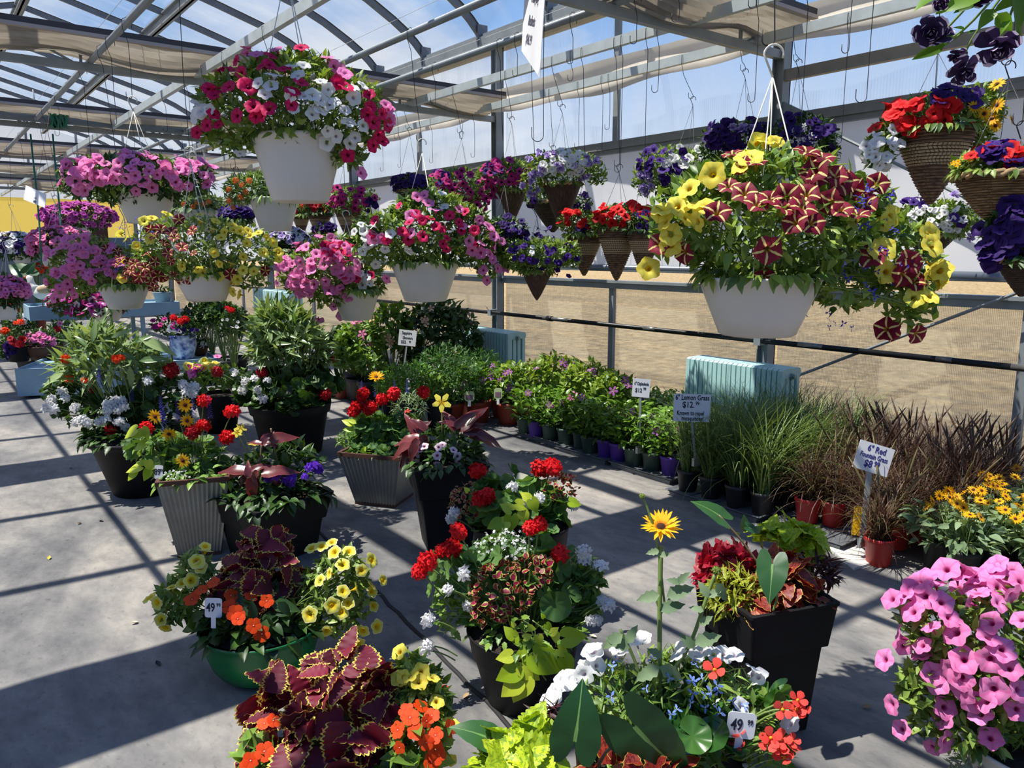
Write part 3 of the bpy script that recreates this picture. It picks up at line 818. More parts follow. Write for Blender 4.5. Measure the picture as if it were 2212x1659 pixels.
F_BEG = merge(petal_ring(4, 1.0, 0.85, 0.55, r0=0.03, seg=4, jit=0.12, droop=0.15) + [(dome_t(0.18, 0.25), I3, (0, 0, 0.02), 1)])
F_FIVE = merge(petal_ring(5, 1.0, 0.72, 0.15, r0=0.04, seg=2, jit=0.06))
F_LOB = merge(petal_ring(3, 1.0, 0.55, 0.1, r0=0.04, seg=2, jit=0.05) + petal_ring(2, 0.55, 0.25, 0.5, r0=0.02, seg=2, off=0.25))
F_DBL = merge(petal_ring(7, 1.0, 0.75, 0.05, seg=4, jit=0.2) + petal_ring(7, 0.85, 0.7, 0.45, seg=4, jit=0.25, off=0.5, droop=-0.2) + petal_ring(6, 0.7, 0.6, 0.85, seg=4, jit=0.25, droop=-0.4) + petal_ring(5, 0.55, 0.5, 1.15, seg=3, jit=0.3, droop=-0.5))
def ball_t(n, small, rad, sz, low=-0.25, flat=0.8):
    """a head of small flowers on a ball"""
    out = []
    i = np.arange(n) + 0.5
    z = 1 - (1 - low) * i / n; a = np.pi * (1 + 5 ** 0.5) * i
    for zz, aa in zip(z, a):
        r = math.sqrt(max(0, 1 - zz * zz)); d = np.array([r * math.cos(aa), r * math.sin(aa), zz])
        Rm = face_frames((d + rng.normal(size=3) * 0.22)[None])[0]
        out.append((small, Rm * sz * (0.85 + 0.3 * rng.random()), d * np.array([1, 1, flat]) * rad * (0.9 + 0.15 * rng.random()), 0))
    return merge(out)
F_GER = ball_t(24, F_FIVE, 0.68, 0.52)
F_VERB = ball_t(11, F_FIVE, 0.68, 0.58, low=0.15, flat=0.45)
F_LANT = ball_t(16, F_FIVE, 0.7, 0.40, low=0.0, flat=0.6)
def spike_t(n=46):
    """a salvia spike, height 1 along +Z"""
    out = []; bud = leaf_t(0.6, 2, 1, 'ovate', 0.4, 0.3)
    for i in range(n):
        t = i / n; a = i * 2.4; r = 0.10 * (1 - t) ** 0.6 + 0.02
        y = np.array([math.cos(a), math.sin(a), 0.45]); z = np.array([-math.cos(a) * 0.4, -math.sin(a) * 0.4, 1.0])
        out.append((bud, frames(y[None], z[None])[0] * (0.13 * (1 - 0.6 * t)), (r * 0.2 * math.cos(a), r * 0.2 * math.sin(a), t), 0))
    return merge(out)
F_SPIKE = spike_t()
F_MAND = merge(petal_ring(5, 1.0, 0.62, 0.15, r0=0.12, seg=4, jit=0.05, off=0.1) + [(F_PETS, I3 * 0.28, (0, 0, -0.02), 0)])
# colours
W_ = (0.92, 0.92, 0.90)
PETALS = {
    'hot pink': petal_mat('hot pink petals', srgb(230, 26, 100), srgb(130, 8, 50), 0.2, vein=srgb(170, 10, 70)),
    'pink': petal_mat('pink petals', srgb(255, 146, 204), srgb(180, 44, 116), 0.2, vein=srgb(242, 104, 176)),
    'light pink': petal_mat('light pink petals', srgb(244, 140, 190), srgb(190, 80, 130), 0.2),
    'white': petal_mat('white petals', W_, srgb(190, 170, 190), 0.18),
    'yellow': petal_mat('yellow petals', srgb(252, 234, 96), srgb(214, 170, 20), 0.25, vein=srgb(240, 205, 30)),
    'pale yellow': petal_mat('pale yellow petals', srgb(248, 234, 96), srgb(240, 200, 20), 0.45, margin=srgb(250, 242, 180)),
    'star': petal_mat('burgundy star petals', srgb(132, 8, 46), srgb(190, 150, 40), 0.16, star=srgb(246, 226, 150), vary=0.25),
    'purple': petal_mat('purple petals', srgb(58, 16, 118), srgb(26, 4, 50), 0.2, vary=0.3),
    'deep purple': petal_mat('deep purple petals', srgb(54, 18, 106), srgb(22, 4, 44), 0.2, vary=0.3),
    'magenta': petal_mat('magenta petals', srgb(190, 30, 126), srgb(90, 6, 66), 0.24, vary=0.25),
    'violet': petal_mat('violet petals', srgb(204, 88, 178), srgb(90, 14, 84), 0.28, vary=0.2),
    'lilac': petal_mat('lilac petals', srgb(176, 150, 216), srgb(120, 80, 170), 0.3, margin=(0.85, 0.82, 0.92)),
    'red': petal_mat('red petals', srgb(226, 20, 24), srgb(140, 4, 10), 0.2, vary=0.15),
    'scarlet': petal_mat('scarlet petals', srgb(228, 16, 26), None, vary=0.2, transl=0.25),
    'crimson': petal_mat('crimson petals', srgb(176, 8, 28), None, vary=0.2, transl=0.25),
    'orange': petal_mat('orange petals', srgb(246, 78, 14), srgb(226, 50, 10), 0.15, vary=0.1),
    'coral': petal_mat('coral petals', srgb(244, 78, 66), srgb(220, 50, 50), 0.2, vary=0.12),
    'blue': petal_mat('blue petals', srgb(64, 48, 186), (0.8, 0.8, 0.9), 0.1, vary=0.2),
    'sky': petal_mat('sky blue petals', srgb(128, 160, 240), (0.9, 0.9, 0.95), 0.12, vary=0.1),
    'spike': petal_mat('salvia petals', srgb(100, 86, 200), None, vary=0.25, transl=0.15),
    'gold': petal_mat('gold petals', srgb(252, 190, 10), srgb(226, 130, 6), 0.2, vary=0.08),
    'double': petal_mat('white-rimmed purple petals', srgb(48, 26, 70), None, margin=srgb(214, 196, 222), vary=0.3),
    'blush': petal_mat('blush petals', srgb(240, 214, 226), srgb(150, 50, 100), 0.3, vary=0.05),
    'peach': petal_mat('peach petals', srgb(246, 196, 160), srgb(226, 120, 90), 0.2, vary=0.1),
    'mauve': petal_mat('mauve petals', srgb(178, 96, 190), srgb(240, 220, 120), 0.16, vary=0.15),
    'bicolour': petal_mat('magenta petals with dark eyes', srgb(196, 40, 130), srgb(60, 4, 50), 0.34, vary=0.2),
    'lantana': petal_mat('orange and pink lantana petals', srgb(244, 120, 70), srgb(250, 190, 60), 0.3, vary=0.3),
    'verbena': petal_mat('violet verbena petals', srgb(120, 60, 205), None, vary=0.15),
    'green': leaf_mat('bud green', srgb(90, 120, 50), srgb(150, 170, 70)),
}
EYE_DK = plain('brown flower eye', srgb(58, 30, 14), rough=0.9)
EYE_GD = plain('yellow flower eye', srgb(206, 150, 20), rough=0.9)
EYE_PK = plain('pale flower eye', srgb(244, 160, 140), rough=0.9)
_FM = {}
FT = {'petunia': F_PET, 'bell': F_PETS, 'daisy': F_DAISY, 'sunflower': F_SUN, 'impatiens': F_IMP, 'begonia': F_BEG, 'five': F_FIVE, 'lobelia': F_LOB,
      'double': F_DBL, 'geranium': F_GER, 'verbena': F_VERB, 'lantana': F_LANT, 'spike': F_SPIKE, 'mandevilla': F_MAND}
FNAME = {'petunia': 'petunia_flower', 'bell': 'bell_flower', 'daisy': 'daisy_flower', 'sunflower': 'sunflower_head', 'impatiens': 'impatiens_flower', 'begonia': 'begonia_flower',
         'five': 'small_flower', 'lobelia': 'lobelia_flower', 'double': 'double_flower', 'geranium': 'geranium_flower', 'verbena': 'verbena_flower', 'lantana': 'lantana_flower',
         'spike': 'salvia_spike', 'mandevilla': 'mandevilla_flower'}
def fmats(kind, col):
    ms = [PETALS[col]]
    if kind in ('daisy', 'sunflower'): ms.append(EYE_DK if kind == 'sunflower' or col == 'gold' else EYE_GD)
    if kind == 'impatiens': ms.append(EYE_PK)
    if kind == 'begonia': ms.append(EYE_GD)
    return ms
def fmesh(kind, col):
    if (kind, col) not in _FM:
        m = MB(); m.stamp(FT[kind], I3, np.zeros(3), [0.5]); _FM[(kind, col)] = m.mesh(FNAME[kind], fmats(kind, col))
    return _FM[(kind, col)]

# greens
G_PET = leaf_mat('petunia leaves', srgb(56, 92, 34), srgb(160, 186, 86))
G_DK = leaf_mat('dark leaves', srgb(28, 54, 26), srgb(78, 112, 48))
G_MID = leaf_mat('mid green leaves', srgb(60, 100, 38), srgb(144, 178, 74))
G_GER = leaf_mat('geranium leaves', srgb(52, 92, 44), srgb(112, 150, 72), rough=0.6)
G_LIME = leaf_mat('lime leaves', srgb(138, 172, 20), srgb(210, 220, 66), rough=0.45, transl=0.24, tcol=(1.2, 1.2, 0.5))
G_WIL = leaf_mat('narrow silver-backed leaves', srgb(62, 100, 50), srgb(168, 190, 128), rough=0.3, rib=srgb(150, 176, 110))
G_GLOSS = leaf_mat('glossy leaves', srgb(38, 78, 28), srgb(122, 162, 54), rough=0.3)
G_BEG = leaf_mat('begonia leaves', srgb(40, 84, 34), srgb(82, 126, 52), rough=0.3)
G_ALO = leaf_mat('elephant ear leaves', srgb(34, 74, 40), srgb(62, 106, 56), rough=0.36, rib=srgb(120, 160, 90), rib_w=0.03)
G_PUR = leaf_mat('purple canna leaves', srgb(62, 26, 34), srgb(122, 58, 60), rough=0.3, transl=0.2, edge=srgb(176, 70, 74), edge_at=0.93, tcol=(1.6, 0.8, 0.6))
C_BIG = leaf_mat('dark red coleus with yellow frill', srgb(78, 10, 34), srgb(132, 24, 54), rough=0.62, transl=0.22, edge=srgb(210, 200, 84), edge_at=0.86, tcol=(1.8, 0.8, 0.6))
C_SM = leaf_mat('small magenta coleus with lime rim', srgb(104, 12, 44), srgb(170, 28, 72), rough=0.5, transl=0.2, edge=srgb(168, 184, 82), edge_at=0.66, tcol=(1.6, 0.8, 0.6))
C_RED = leaf_mat('red coleus', srgb(110, 14, 34), srgb(196, 40, 66), rough=0.5, transl=0.25, tcol=(1.6, 0.7, 0.6))
C_RUST = leaf_mat('rust coleus with gold rim', srgb(120, 34, 30), srgb(168, 62, 44), rough=0.5, edge=srgb(200, 170, 70), edge_at=0.9, spot=srgb(96, 26, 26), tcol=(1.6, 0.8, 0.6))
C_LIME = leaf_mat('chartreuse coleus', srgb(150, 178, 18), srgb(206, 218, 44), rough=0.55, transl=0.25, tcol=(1.2, 1.2, 0.5), rib=srgb(130, 165, 30), spot=srgb(132, 164, 30), rib_w=0.05)
C_GRN = leaf_mat('lime coleus with dark tips', srgb(150, 170, 30), srgb(196, 210, 70), rough=0.5, spot=srgb(96, 60, 40))
C_DK = leaf_mat('dark feathery coleus', srgb(52, 24, 30), srgb(96, 48, 50), rough=0.5)
G_LEM = leaf_mat('lemon grass blades', srgb(56, 86, 36), srgb(142, 164, 92), rough=0.5)
G_FOU = leaf_mat('red fountain grass blades', srgb(52, 38, 32), srgb(120, 92, 74), rough=0.5, tcol=(1.3, 0.9, 0.7))
G_FOUG = leaf_mat('green and red grass blades', srgb(78, 84, 42), srgb(150, 128, 92), rough=0.5)
G_GREY = leaf_mat('grey green leaves', srgb(92, 118, 84), srgb(150, 172, 128), rough=0.6)
STEM = leaf_mat('green stems', srgb(86, 116, 54), srgb(130, 150, 80), transl=0.0)
STEM_R = leaf_mat('brownish stalks', srgb(110, 96, 66), srgb(130, 110, 80), transl=0.0)
SOIL = plain('potting soil', srgb(46, 36, 30), rough=0.95, noise=0.5, nscale=60)

# ================================================================== mounds
class Mound:
    """a union of ellipsoids standing in the house; given by where each is seen and how far off it is"""
    def __init__(s, D, blobs, deep=0.85):
        s.c, s.r = [], []
        for b in blobs:
            x, y, rx, ry = b[:4]; d = D + (b[4] if len(b) > 4 else 0.0); k = d / FPX
            s.c.append(at(x, y, d)); s.r.append((rx * k, (b[5] if len(b) > 5 else max(rx, ry) * k * deep), ry * k))
        s.c = np.array(s.c); s.r = np.array(s.r); s.D = D
    def q(s, p, i, k=1.0):
        return np.linalg.norm(((p - s.c[i]) @ FR) / (s.r[i] * k), axis=-1)
    def sample(s, n, lo=0.72, hi=1.0, zmin=-1.0, inside=0.8):
        area = np.array([(a * b + b * c + a * c) for a, b, c in s.r]); P, N, got = [], [], 0
        while got < n:
            k = max(64, int((n - got) * 1.5)); bi = rng.choice(len(s.c), k, p=area / area.sum())
            u = unit(rng.normal(size=(k, 3))); f = rng.uniform(lo, hi, k)
            loc = u * s.r[bi] * f[:, None]; p = s.c[bi] + loc @ FR.T; nn = unit((u / s.r[bi]) @ FR.T)
            ok = u[:, 2] > zmin
            for i in range(len(s.c)):
                ok &= (s.q(p, i) > inside) | (bi == i)
            P.append(p[ok]); N.append(nn[ok]); got += ok.sum()
        return np.concatenate(P)[:n], np.concatenate(N)[:n]
    def hit(s, x, y):
        """where the line of sight through this point of the photograph meets the mound"""
        d = ray(x, y); best = None
        for c, r in zip(s.c, s.r):
            o = ((CAM - c) @ FR) / r; v = (d @ FR) / r
            A, B, Cc = v @ v, 2 * o @ v, o @ o - 1
            D = B * B - 4 * A * Cc
            if D < 0: continue
            t = (-B - math.sqrt(D)) / (2 * A)
            if best is None or t < best[0]:
                p = CAM + d * t; nn = FR @ ((((p - c) @ FR) / r) / r); best = (t, p, unit(nn))
        return (best[1], best[2]) if best else None
    def near(s, x, y):
        """the same, or the nearest outline point when the sight line misses"""
        h = s.hit(x, y)
        if h is not None: return h
        best = None
        for c, r in zip(s.c, s.r):
            cx, cy, cd = px(c); k = cd / FPX
            dx, dy = x - cx, y - cy
            e = math.hypot(dx / (r[0] / k), dy / (r[2] / k))
            if best is None or e < best[0]: best = (e, c, r, dx, dy, cd)
        e, c, r, dx, dy, cd = best
        p = at(x, y, cd); nn = unit(FR @ ((((p - c) @ FR) / r) / r))
        return (p, nn) if e < 1.6 else None
TOCAM = lambda p: unit((CAM - p) * np.array([1, 1, 0.3]))
def leaves_on(mb, mound, tmpl, n, size, mat=0, lo=0.6, hi=1.02, zmin=-0.75, up=0.5, out=0.7, jit=0.6, grav=0.0, sv=0.3):
    """leaves over a mound, pointing outwards and turned to the light"""
    P, N = mound.sample(n, lo, hi, zmin)
    k = len(P)
    yd = N * out + rng.normal(size=(k, 3)) * jit + np.array([0, 0, 0.25 - grav])
    zd = N * 0.6 + np.array([0, 0, up + 0.3]) + rng.normal(size=(k, 3)) * 0.35
    sz = size * (1 - sv + 2 * sv * rng.random(k))
    tl = tmpl if isinstance(tmpl, list) else [tmpl]
    which = rng.integers(0, len(tl), k)
    Rm = frames(yd, zd) * sz[:, None, None]
    depth = np.clip(rng.normal(0.5, 0.25, k), 0, 1)
    for i, t in enumerate(tl):
        w_ = which == i
        mb.stamp(t, Rm[w_], P[w_] - unit(yd[w_]) * sz[w_, None] * 0.4, depth[w_], mat)
def blooms(root, mound, kind, col, pts, r, up=0.35, cam_=0.35, jit=0.35, lift=0.012, sv=0.15, cap=100, back=0):
    """single flowers, each where the photograph shows one, standing on the mound's surface"""
    me = fmesh(kind, col); made = 0
    for (x, y) in pts:
        h = mound.near(x, y)
        if h is None: continue
        p, nn = h
        d = unit(nn * 0.6 + TOCAM(p) * cam_ + np.array([0, 0, up]) + rng.normal(size=3) * jit)
        if kind == 'spike': d = unit(np.array([0, 0, 1.0]) + rng.normal(size=3) * 0.12)
        s_ = r * (1 + sv * rng.normal() * 0.7)
        put(FNAME[kind], me, root, p + nn * lift, face_frames(d[None])[0], s_)
        made += 1
        if made >= cap: break
    for _ in range(back):
        P, N = mound.sample(1, 1.0, 1.02, -0.3)
        if N[0] @ FH < 0.2: continue
        d = unit(N[0] * 0.7 + np.array([0, 0, up]) + rng.normal(size=3) * jit)
        put(FNAME[kind], me, root, P[0], face_frames(d[None])[0], r)
def mass(root, mound, kind, col, n, r, name='blossoms', zmin=-0.3, front=None):
    """a sheet of far-off flowers too small to tell apart"""
    P, N = mound.sample(n, 0.98, 1.05, zmin)
    m = MB(); d = unit(N * 0.8 + np.array([0, 0, 0.35]) + rng.normal(size=(n, 3)) * 0.35)
    m.stamp(FT[kind], face_frames(d) * (r * (0.8 + 0.4 * rng.random(n)))[:, None, None], P - np.array(root.location))
    o = m.build(name, fmats(kind, col), root); o['kind'] = 'stuff'
    return o
def scat(x, y, sx, sy, n):
    """n points over an oval patch of the photograph"""
    a = rng.random(n) * 2 * math.pi; q = np.sqrt(rng.random(n))
    return list(zip(x + sx * q * np.cos(a), y + sy * q * np.sin(a)))
def zz(pts, ox, oy, s):
    return [(ox + a / s, oy + b / s) for a, b in pts]

# ================================================================== pots
def lathe_pot(root, prof, mat, seg=40, name='pot', soil_r=None, soil_z=None, loc=(0, 0, 0), inner=0.006):
    """an open pot turned from its outer profile (base first); has a wall thickness and soil"""
    pr = np.array(prof); ins = pr[::-1].copy(); ins[:, 0] = np.maximum(ins[:, 0] - inner, 0.001)
    ins = ins[ins[:, 1] > pr[-1, 1] * 0.4]
    full = np.concatenate([pr, ins])
    m = MB(); m.lathe(full, seg, loc, cap0=True); o = m.build(name, mat, root)
    if soil_r:
        s_ = MB(); s_.lathe([(soil_r, soil_z), (soil_r * 0.5, soil_z + 0.012), (0.002, soil_z + 0.015)], 24, loc); s_.build('soil', SOIL, o)
    return o
def square_pot(root, top, base, H, mat, rot=0.0, collar=0.0, rib=0, rim=None, wall=0.012, name='planter_pot', rimname='rim', aspect=1.0, rd=0.06):
    """a tapering square planter; collar: the upper band that stands proud; rib: fluted sides"""
    def loop(hw, z, n=1):
        if rib:
            pts = []
            for sx, sy, ex, ey in ((-1, -1, 1, -1), (1, -1, 1, 1), (1, 1, -1, 1), (-1, 1, -1, -1)):
                for i in range(rib * 4):
                    t = i / (rib * 4); x = sx + (ex - sx) * t; y = sy + (ey - sy) * t
                    nx, ny = (0, -1) if sy == ey == -1 else (1, 0) if sx == ex == 1 else (0, 1) if sy == ey == 1 else (-1, 0)
                    a = 0.0035 * math.cos(t * rib * 2 * math.pi)
                    pts.append((x * hw + nx * a, y * hw * aspect + ny * a, z))
            return pts
        pts = []; r = hw * rd
        for cx, cy, a0 in ((1, -1, -90), (1, 1, 0), (-1, 1, 90), (-1, -1, 180)):
            for a in (0, 30, 60, 90):
                t = math.radians(a0 + a); pts.append((cx * (hw - r) + r * math.cos(t), cy * (hw * aspect - r) + r * math.sin(t), z))
        return pts
    ht, hb = top / 2, base / 2
    prof = [(hb, 0)]
    if collar:
        zc = H * (1 - collar); hc = hb + (ht - hb) * (1 - collar) * 0.9
        prof += [(hc - 0.008, zc), (hc + 0.006, zc + 0.004), (ht, H - 0.012), (ht + 0.004, H - 0.01), (ht + 0.004, H)]
    else:
        prof += [(ht, H)]
    prof += [(ht - wall, H), (ht - wall * 1.6, H * 0.82)]
    m = MB(); L = [loop(a, z) for a, z in prof]
    L = np.array(L) @ rotz(rot).T
    m.grid(L, closed=True)
    k = len(L[0]); m.F.setdefault(k, []).append((np.arange(k)[::-1][None], np.array([0])))
    pot_ = m.build(name, mat, root, smooth=False)
    s_ = MB(); q = np.array(loop(ht - wall * 1.4, H * 0.88)) @ rotz(rot).T; s_.raw(q, [tuple(range(len(q)))]); s_.build('soil', SOIL, pot_, smooth=False)
    if rim:
        for z0, z1, hw, nm in ((H - 0.012, H + 0.012, ht + 0.006, rimname), (-0.0, 0.018, hb + 0.006, 'base_band')):
            m = MB(); a = np.array([[(sx * (hw), sy * hw * aspect, z) for sx, sy in ((-1, -1), (1, -1), (1, 1), (-1, 1))] for z in (z0, z1)])
            b_ = np.array([[(sx * (hw - 0.02), sy * (hw * aspect - 0.02), z) for sx, sy in ((-1, -1), (1, -1), (1, 1), (-1, 1))] for z in (z1, z0)])
            m.grid(np.concatenate([a, b_, a[:1]]) @ rotz(rot).T, closed=True); m.build(nm, rim, pot_, smooth=False)
def blades(mb, base, n, L, spread=0.6, curve=0.7, wd=0.006, seg=6, mat=0, r0=0.03, sv=0.3, lean=None):
    """arching grass blades from a clump"""
    base = np.asarray(base, float); az = rng.random(n) * 2 * math.pi
    ln = np.abs(rng.normal(0, spread, n)) * 0.7; Ls = L * (1 - sv + 2 * sv * rng.random(n)); cv = curve * (0.4 + rng.random(n))
    t = np.linspace(0, 1, seg + 1)
    ang = ln[:, None] + cv[:, None] * t[None] ** 1.4 * 1.6
    ds = Ls[:, None] / seg
    dr = np.sin(ang) * ds; dz = np.cos(ang) * ds
    rr = np.concatenate([np.zeros((n, 1)), np.cumsum(dr[:, :-1], 1)], 1); zz_ = np.concatenate([np.zeros((n, 1)), np.cumsum(dz[:, :-1], 1)], 1)
    br = r0 * np.sqrt(rng.random(n)); ba = rng.random(n) * 2 * math.pi
    cx, sx = np.cos(az), np.sin(az)
    P = np.stack([base[0] + (br * np.cos(ba))[:, None] + rr * cx[:, None], base[1] + (br * np.sin(ba))[:, None] + rr * sx[:, None], base[2] + zz_], -1)
    if lean is not None: P = P + (t[None, :, None] ** 1.5) * np.asarray(lean) * L
    wv = wd * (1 - t ** 2.2) * 0.5 + 0.0004
    tang = np.stack([-sx, cx, np.zeros(n)], -1)[:, None, :] * wv[None, :, None]
    G = np.stack([P - tang, P + tang], 2)               # n, seg+1, 2, 3
    off = mb.n; k = (seg + 1) * 2
    f = np.array([(2 * i, 2 * i + 1, 2 * i + 3, 2 * i + 2) for i in range(seg)])
    a = (f[None] + off + (np.arange(n) * k)[:, None, None]).reshape(-1, 4)
    mb.V.append(G.reshape(-1, 3)); uv = np.stack([np.tile([0, 1], seg + 1), np.repeat(t * 0.9, 2)], -1)
    mb.U.append(np.tile(uv, (n, 1))); mb.TN.append(np.repeat(np.clip(rng.normal(0.5, 0.28, n), 0, 1), k))
    mb.F.setdefault(4, []).append((a, np.full(len(a), mat))); mb.n += n * k
# ================================================================== hanging baskets
POT_W = plain('white plastic pot', srgb(222, 219, 212), rough=0.34, noise=0.04, nscale=3)
def wicker(name, base, dark, rows, band=None, bandcol=None, vertical=False):
    if name in _M: return _M[name]
    m, n, l = new_mat(name)
    uv = nd(n, 'ShaderNodeUVMap'); sp = nd(n, 'ShaderNodeSeparateXYZ'); l.new(uv.outputs[0], sp.inputs[0])
    def math_(op, x, y=None):
        q = nd(n, 'ShaderNodeMath', operation=op)
        for i, v in enumerate((x, y)):
            if v is None: continue
            if isinstance(v, (int, float)): q.inputs[i].default_value = v
            else: l.new(v, q.inputs[i])
        return q.outputs[0]
    mpn = nd(n, 'ShaderNodeMapping'); mpn.inputs['Scale'].default_value = (60, 6, 1) if vertical else (7, rows * 1.0, 1)
    l.new(uv.outputs[0], mpn.inputs[0])
    z = nd(n, 'ShaderNodeTexNoise', i_Scale=1.0, i_Detail=4.0); l.new(mpn.outputs[0], z.inputs['Vector'])
    r = nd(n, 'ShaderNodeValToRGB'); r.color_ramp.elements[0].position = 0.35; r.color_ramp.elements[0].color = rgba(dark)
    r.color_ramp.elements[1].position = 0.66; r.color_ramp.elements[1].color = rgba(base); l.new(z.outputs['Fac'], r.inputs[0])
    c = r.outputs[0]
    if band:
        q = nd(n, 'ShaderNodeMix', data_type='RGBA'); q.inputs['B'].default_value = rgba(bandcol); l.new(c, q.inputs['A'])
        f = math_('MULTIPLY', math_('GREATER_THAN', sp.outputs['Y'], band[0]), math_('LESS_THAN', sp.outputs['Y'], band[1]))
        # dark strands zigzag across the pale band
        zg = math_('ABSOLUTE', math_('SUBTRACT', math_('FRACT', math_('ADD', math_('MULTIPLY', sp.outputs['X'], 24.0), math_('MULTIPLY', math_('PINGPONG', math_('MULTIPLY', sp.outputs['Y'], rows * 0.5), 1.0), 0.8))), 0.5))
        f = math_('MULTIPLY', f, math_('GREATER_THAN', zg, 0.12))
        l.new(f, q.inputs['Factor']); c = q.outputs['Result']
    if not vertical:
        g = math_('GREATER_THAN', math_('ABSOLUTE', math_('SUBTRACT', math_('FRACT', math_('MULTIPLY', sp.outputs['Y'], rows)), 0.5)), 0.36)
        q = nd(n, 'ShaderNodeMix', data_type='RGBA'); q.inputs['B'].default_value = rgba(tuple(x * 0.45 for x in dark)); l.new(c, q.inputs['A']); l.new(g, q.inputs['Factor']); c = q.outputs['Result']
    b = nd(n, 'ShaderNodeBsdfPrincipled'); b.inputs['Roughness'].default_value = 0.75; l.new(c, b.inputs['Base Color'])
    bp = nd(n, 'ShaderNodeBump', i_Strength=0.6, i_Distance=0.004); l.new(z.outputs['Fac'], bp.inputs['Height']); l.new(bp.outputs[0], b.inputs['Normal'])
    out = nd(n, 'ShaderNodeOutputMaterial'); l.new(b.outputs[0], out.inputs[0]); _M[name] = m
    return m
WK_BAND = wicker('twig cone with pale band', srgb(156, 118, 86), srgb(84, 60, 46), 24, (0.52, 0.80), srgb(216, 186, 142))
WK_BARK = wicker('bark strip cone', srgb(96, 66, 50), srgb(48, 30, 24), 20, vertical=True)
WK_TAN = wicker('tan woven basket', srgb(196, 158, 112), srgb(112, 84, 56), 20)
WK_ROPE = wicker('pale rope rim', srgb(206, 176, 130), srgb(140, 108, 70), 4)
WK_DARK = wicker('dark vine basket', srgb(84, 62, 48), srgb(44, 32, 26), 18)

def white_pot(root, R, H):
    lathe_pot(root, [(0.58 * R, 0), (0.615 * R, 0.004), (0.625 * R, 0.025 * H), (0.655 * R, 0.12 * H), (0.662 * R, 0.125 * H), (0.73 * R, 0.30 * H), (0.83 * R, 0.55 * H), (0.92 * R, 0.78 * H), (0.97 * R, 0.93 * H), (0.99 * R, 0.95 * H), (1.0 * R, 1.0 * H)],
              POT_W, 48, soil_r=0.93 * R, soil_z=0.9 * H)
def cone_pot(root, R, H, style):
    m = MB(); rows = {'band': 24, 'bark': 14, 'tan': 20, 'dark': 18}[style]
    k = rows * 3; v = np.linspace(0, 1, k + 1); seg = 40
    bump = (0.006 if style in ('band',) else 0.007 if style == 'tan' else 0.001) * np.sin(v * rows * 2 * np.pi)
    rad = R * (0.05 + 0.95 * v ** (0.82 if style != 'tan' else 0.6)) + bump * (0.3 + v)
    th = np.arange(seg) * 2 * np.pi / seg
    wob = (0.0045 if style == 'tan' else 0.0015) * np.cos(th[None] * 10 + (np.floor(v * rows)[:, None] % 2) * np.pi)
    if style == 'bark': wob = 0.003 * np.sin(th[None] * 13) * v[:, None]
    rr = rad[:, None] + wob
    P = np.stack([rr * np.cos(th), rr * np.sin(th), np.repeat(v[:, None] * H, seg, 1)], -1)
    uu, vv = np.meshgrid(np.arange(seg) / seg * 2 % 1.0001, v)
    m.grid(P, closed=True, uv=np.stack([uu, vv], -1))
    m.lathe([(R * 0.96, H), (R * 0.90, H * 0.9), (0.002, H * 0.88)], 24, mat=0)
    m.build('wicker_cone', {'band': WK_BAND, 'bark': WK_BARK, 'tan': WK_TAN, 'dark': WK_DARK}[style], root)
    if style in ('bark', 'tan', 'dark'):
        m = MB(); a = np.linspace(0, 2 * np.pi, 60)
        for s_ in (0, np.pi):
            m.tube([(R * np.cos(t) + 0.004 * np.cos(14 * t + s_) * np.cos(t), R * np.sin(t) + 0.004 * np.cos(14 * t + s_) * np.sin(t), H - 0.008 + 0.010 * np.sin(14 * t + s_)) for t in a], R * 0.055, seg=6, cap=False)
        m.build('braided_rim', WK_ROPE, root)
    if style == 'bark':
        m = MB(); m.lathe([(R * 0.05, -0.004), (R * 0.14, H * 0.1), (R * 0.315, H * 0.25), (R * 0.30, H * 0.26)], 24); m.build('pale_tip', WK_ROPE, root)

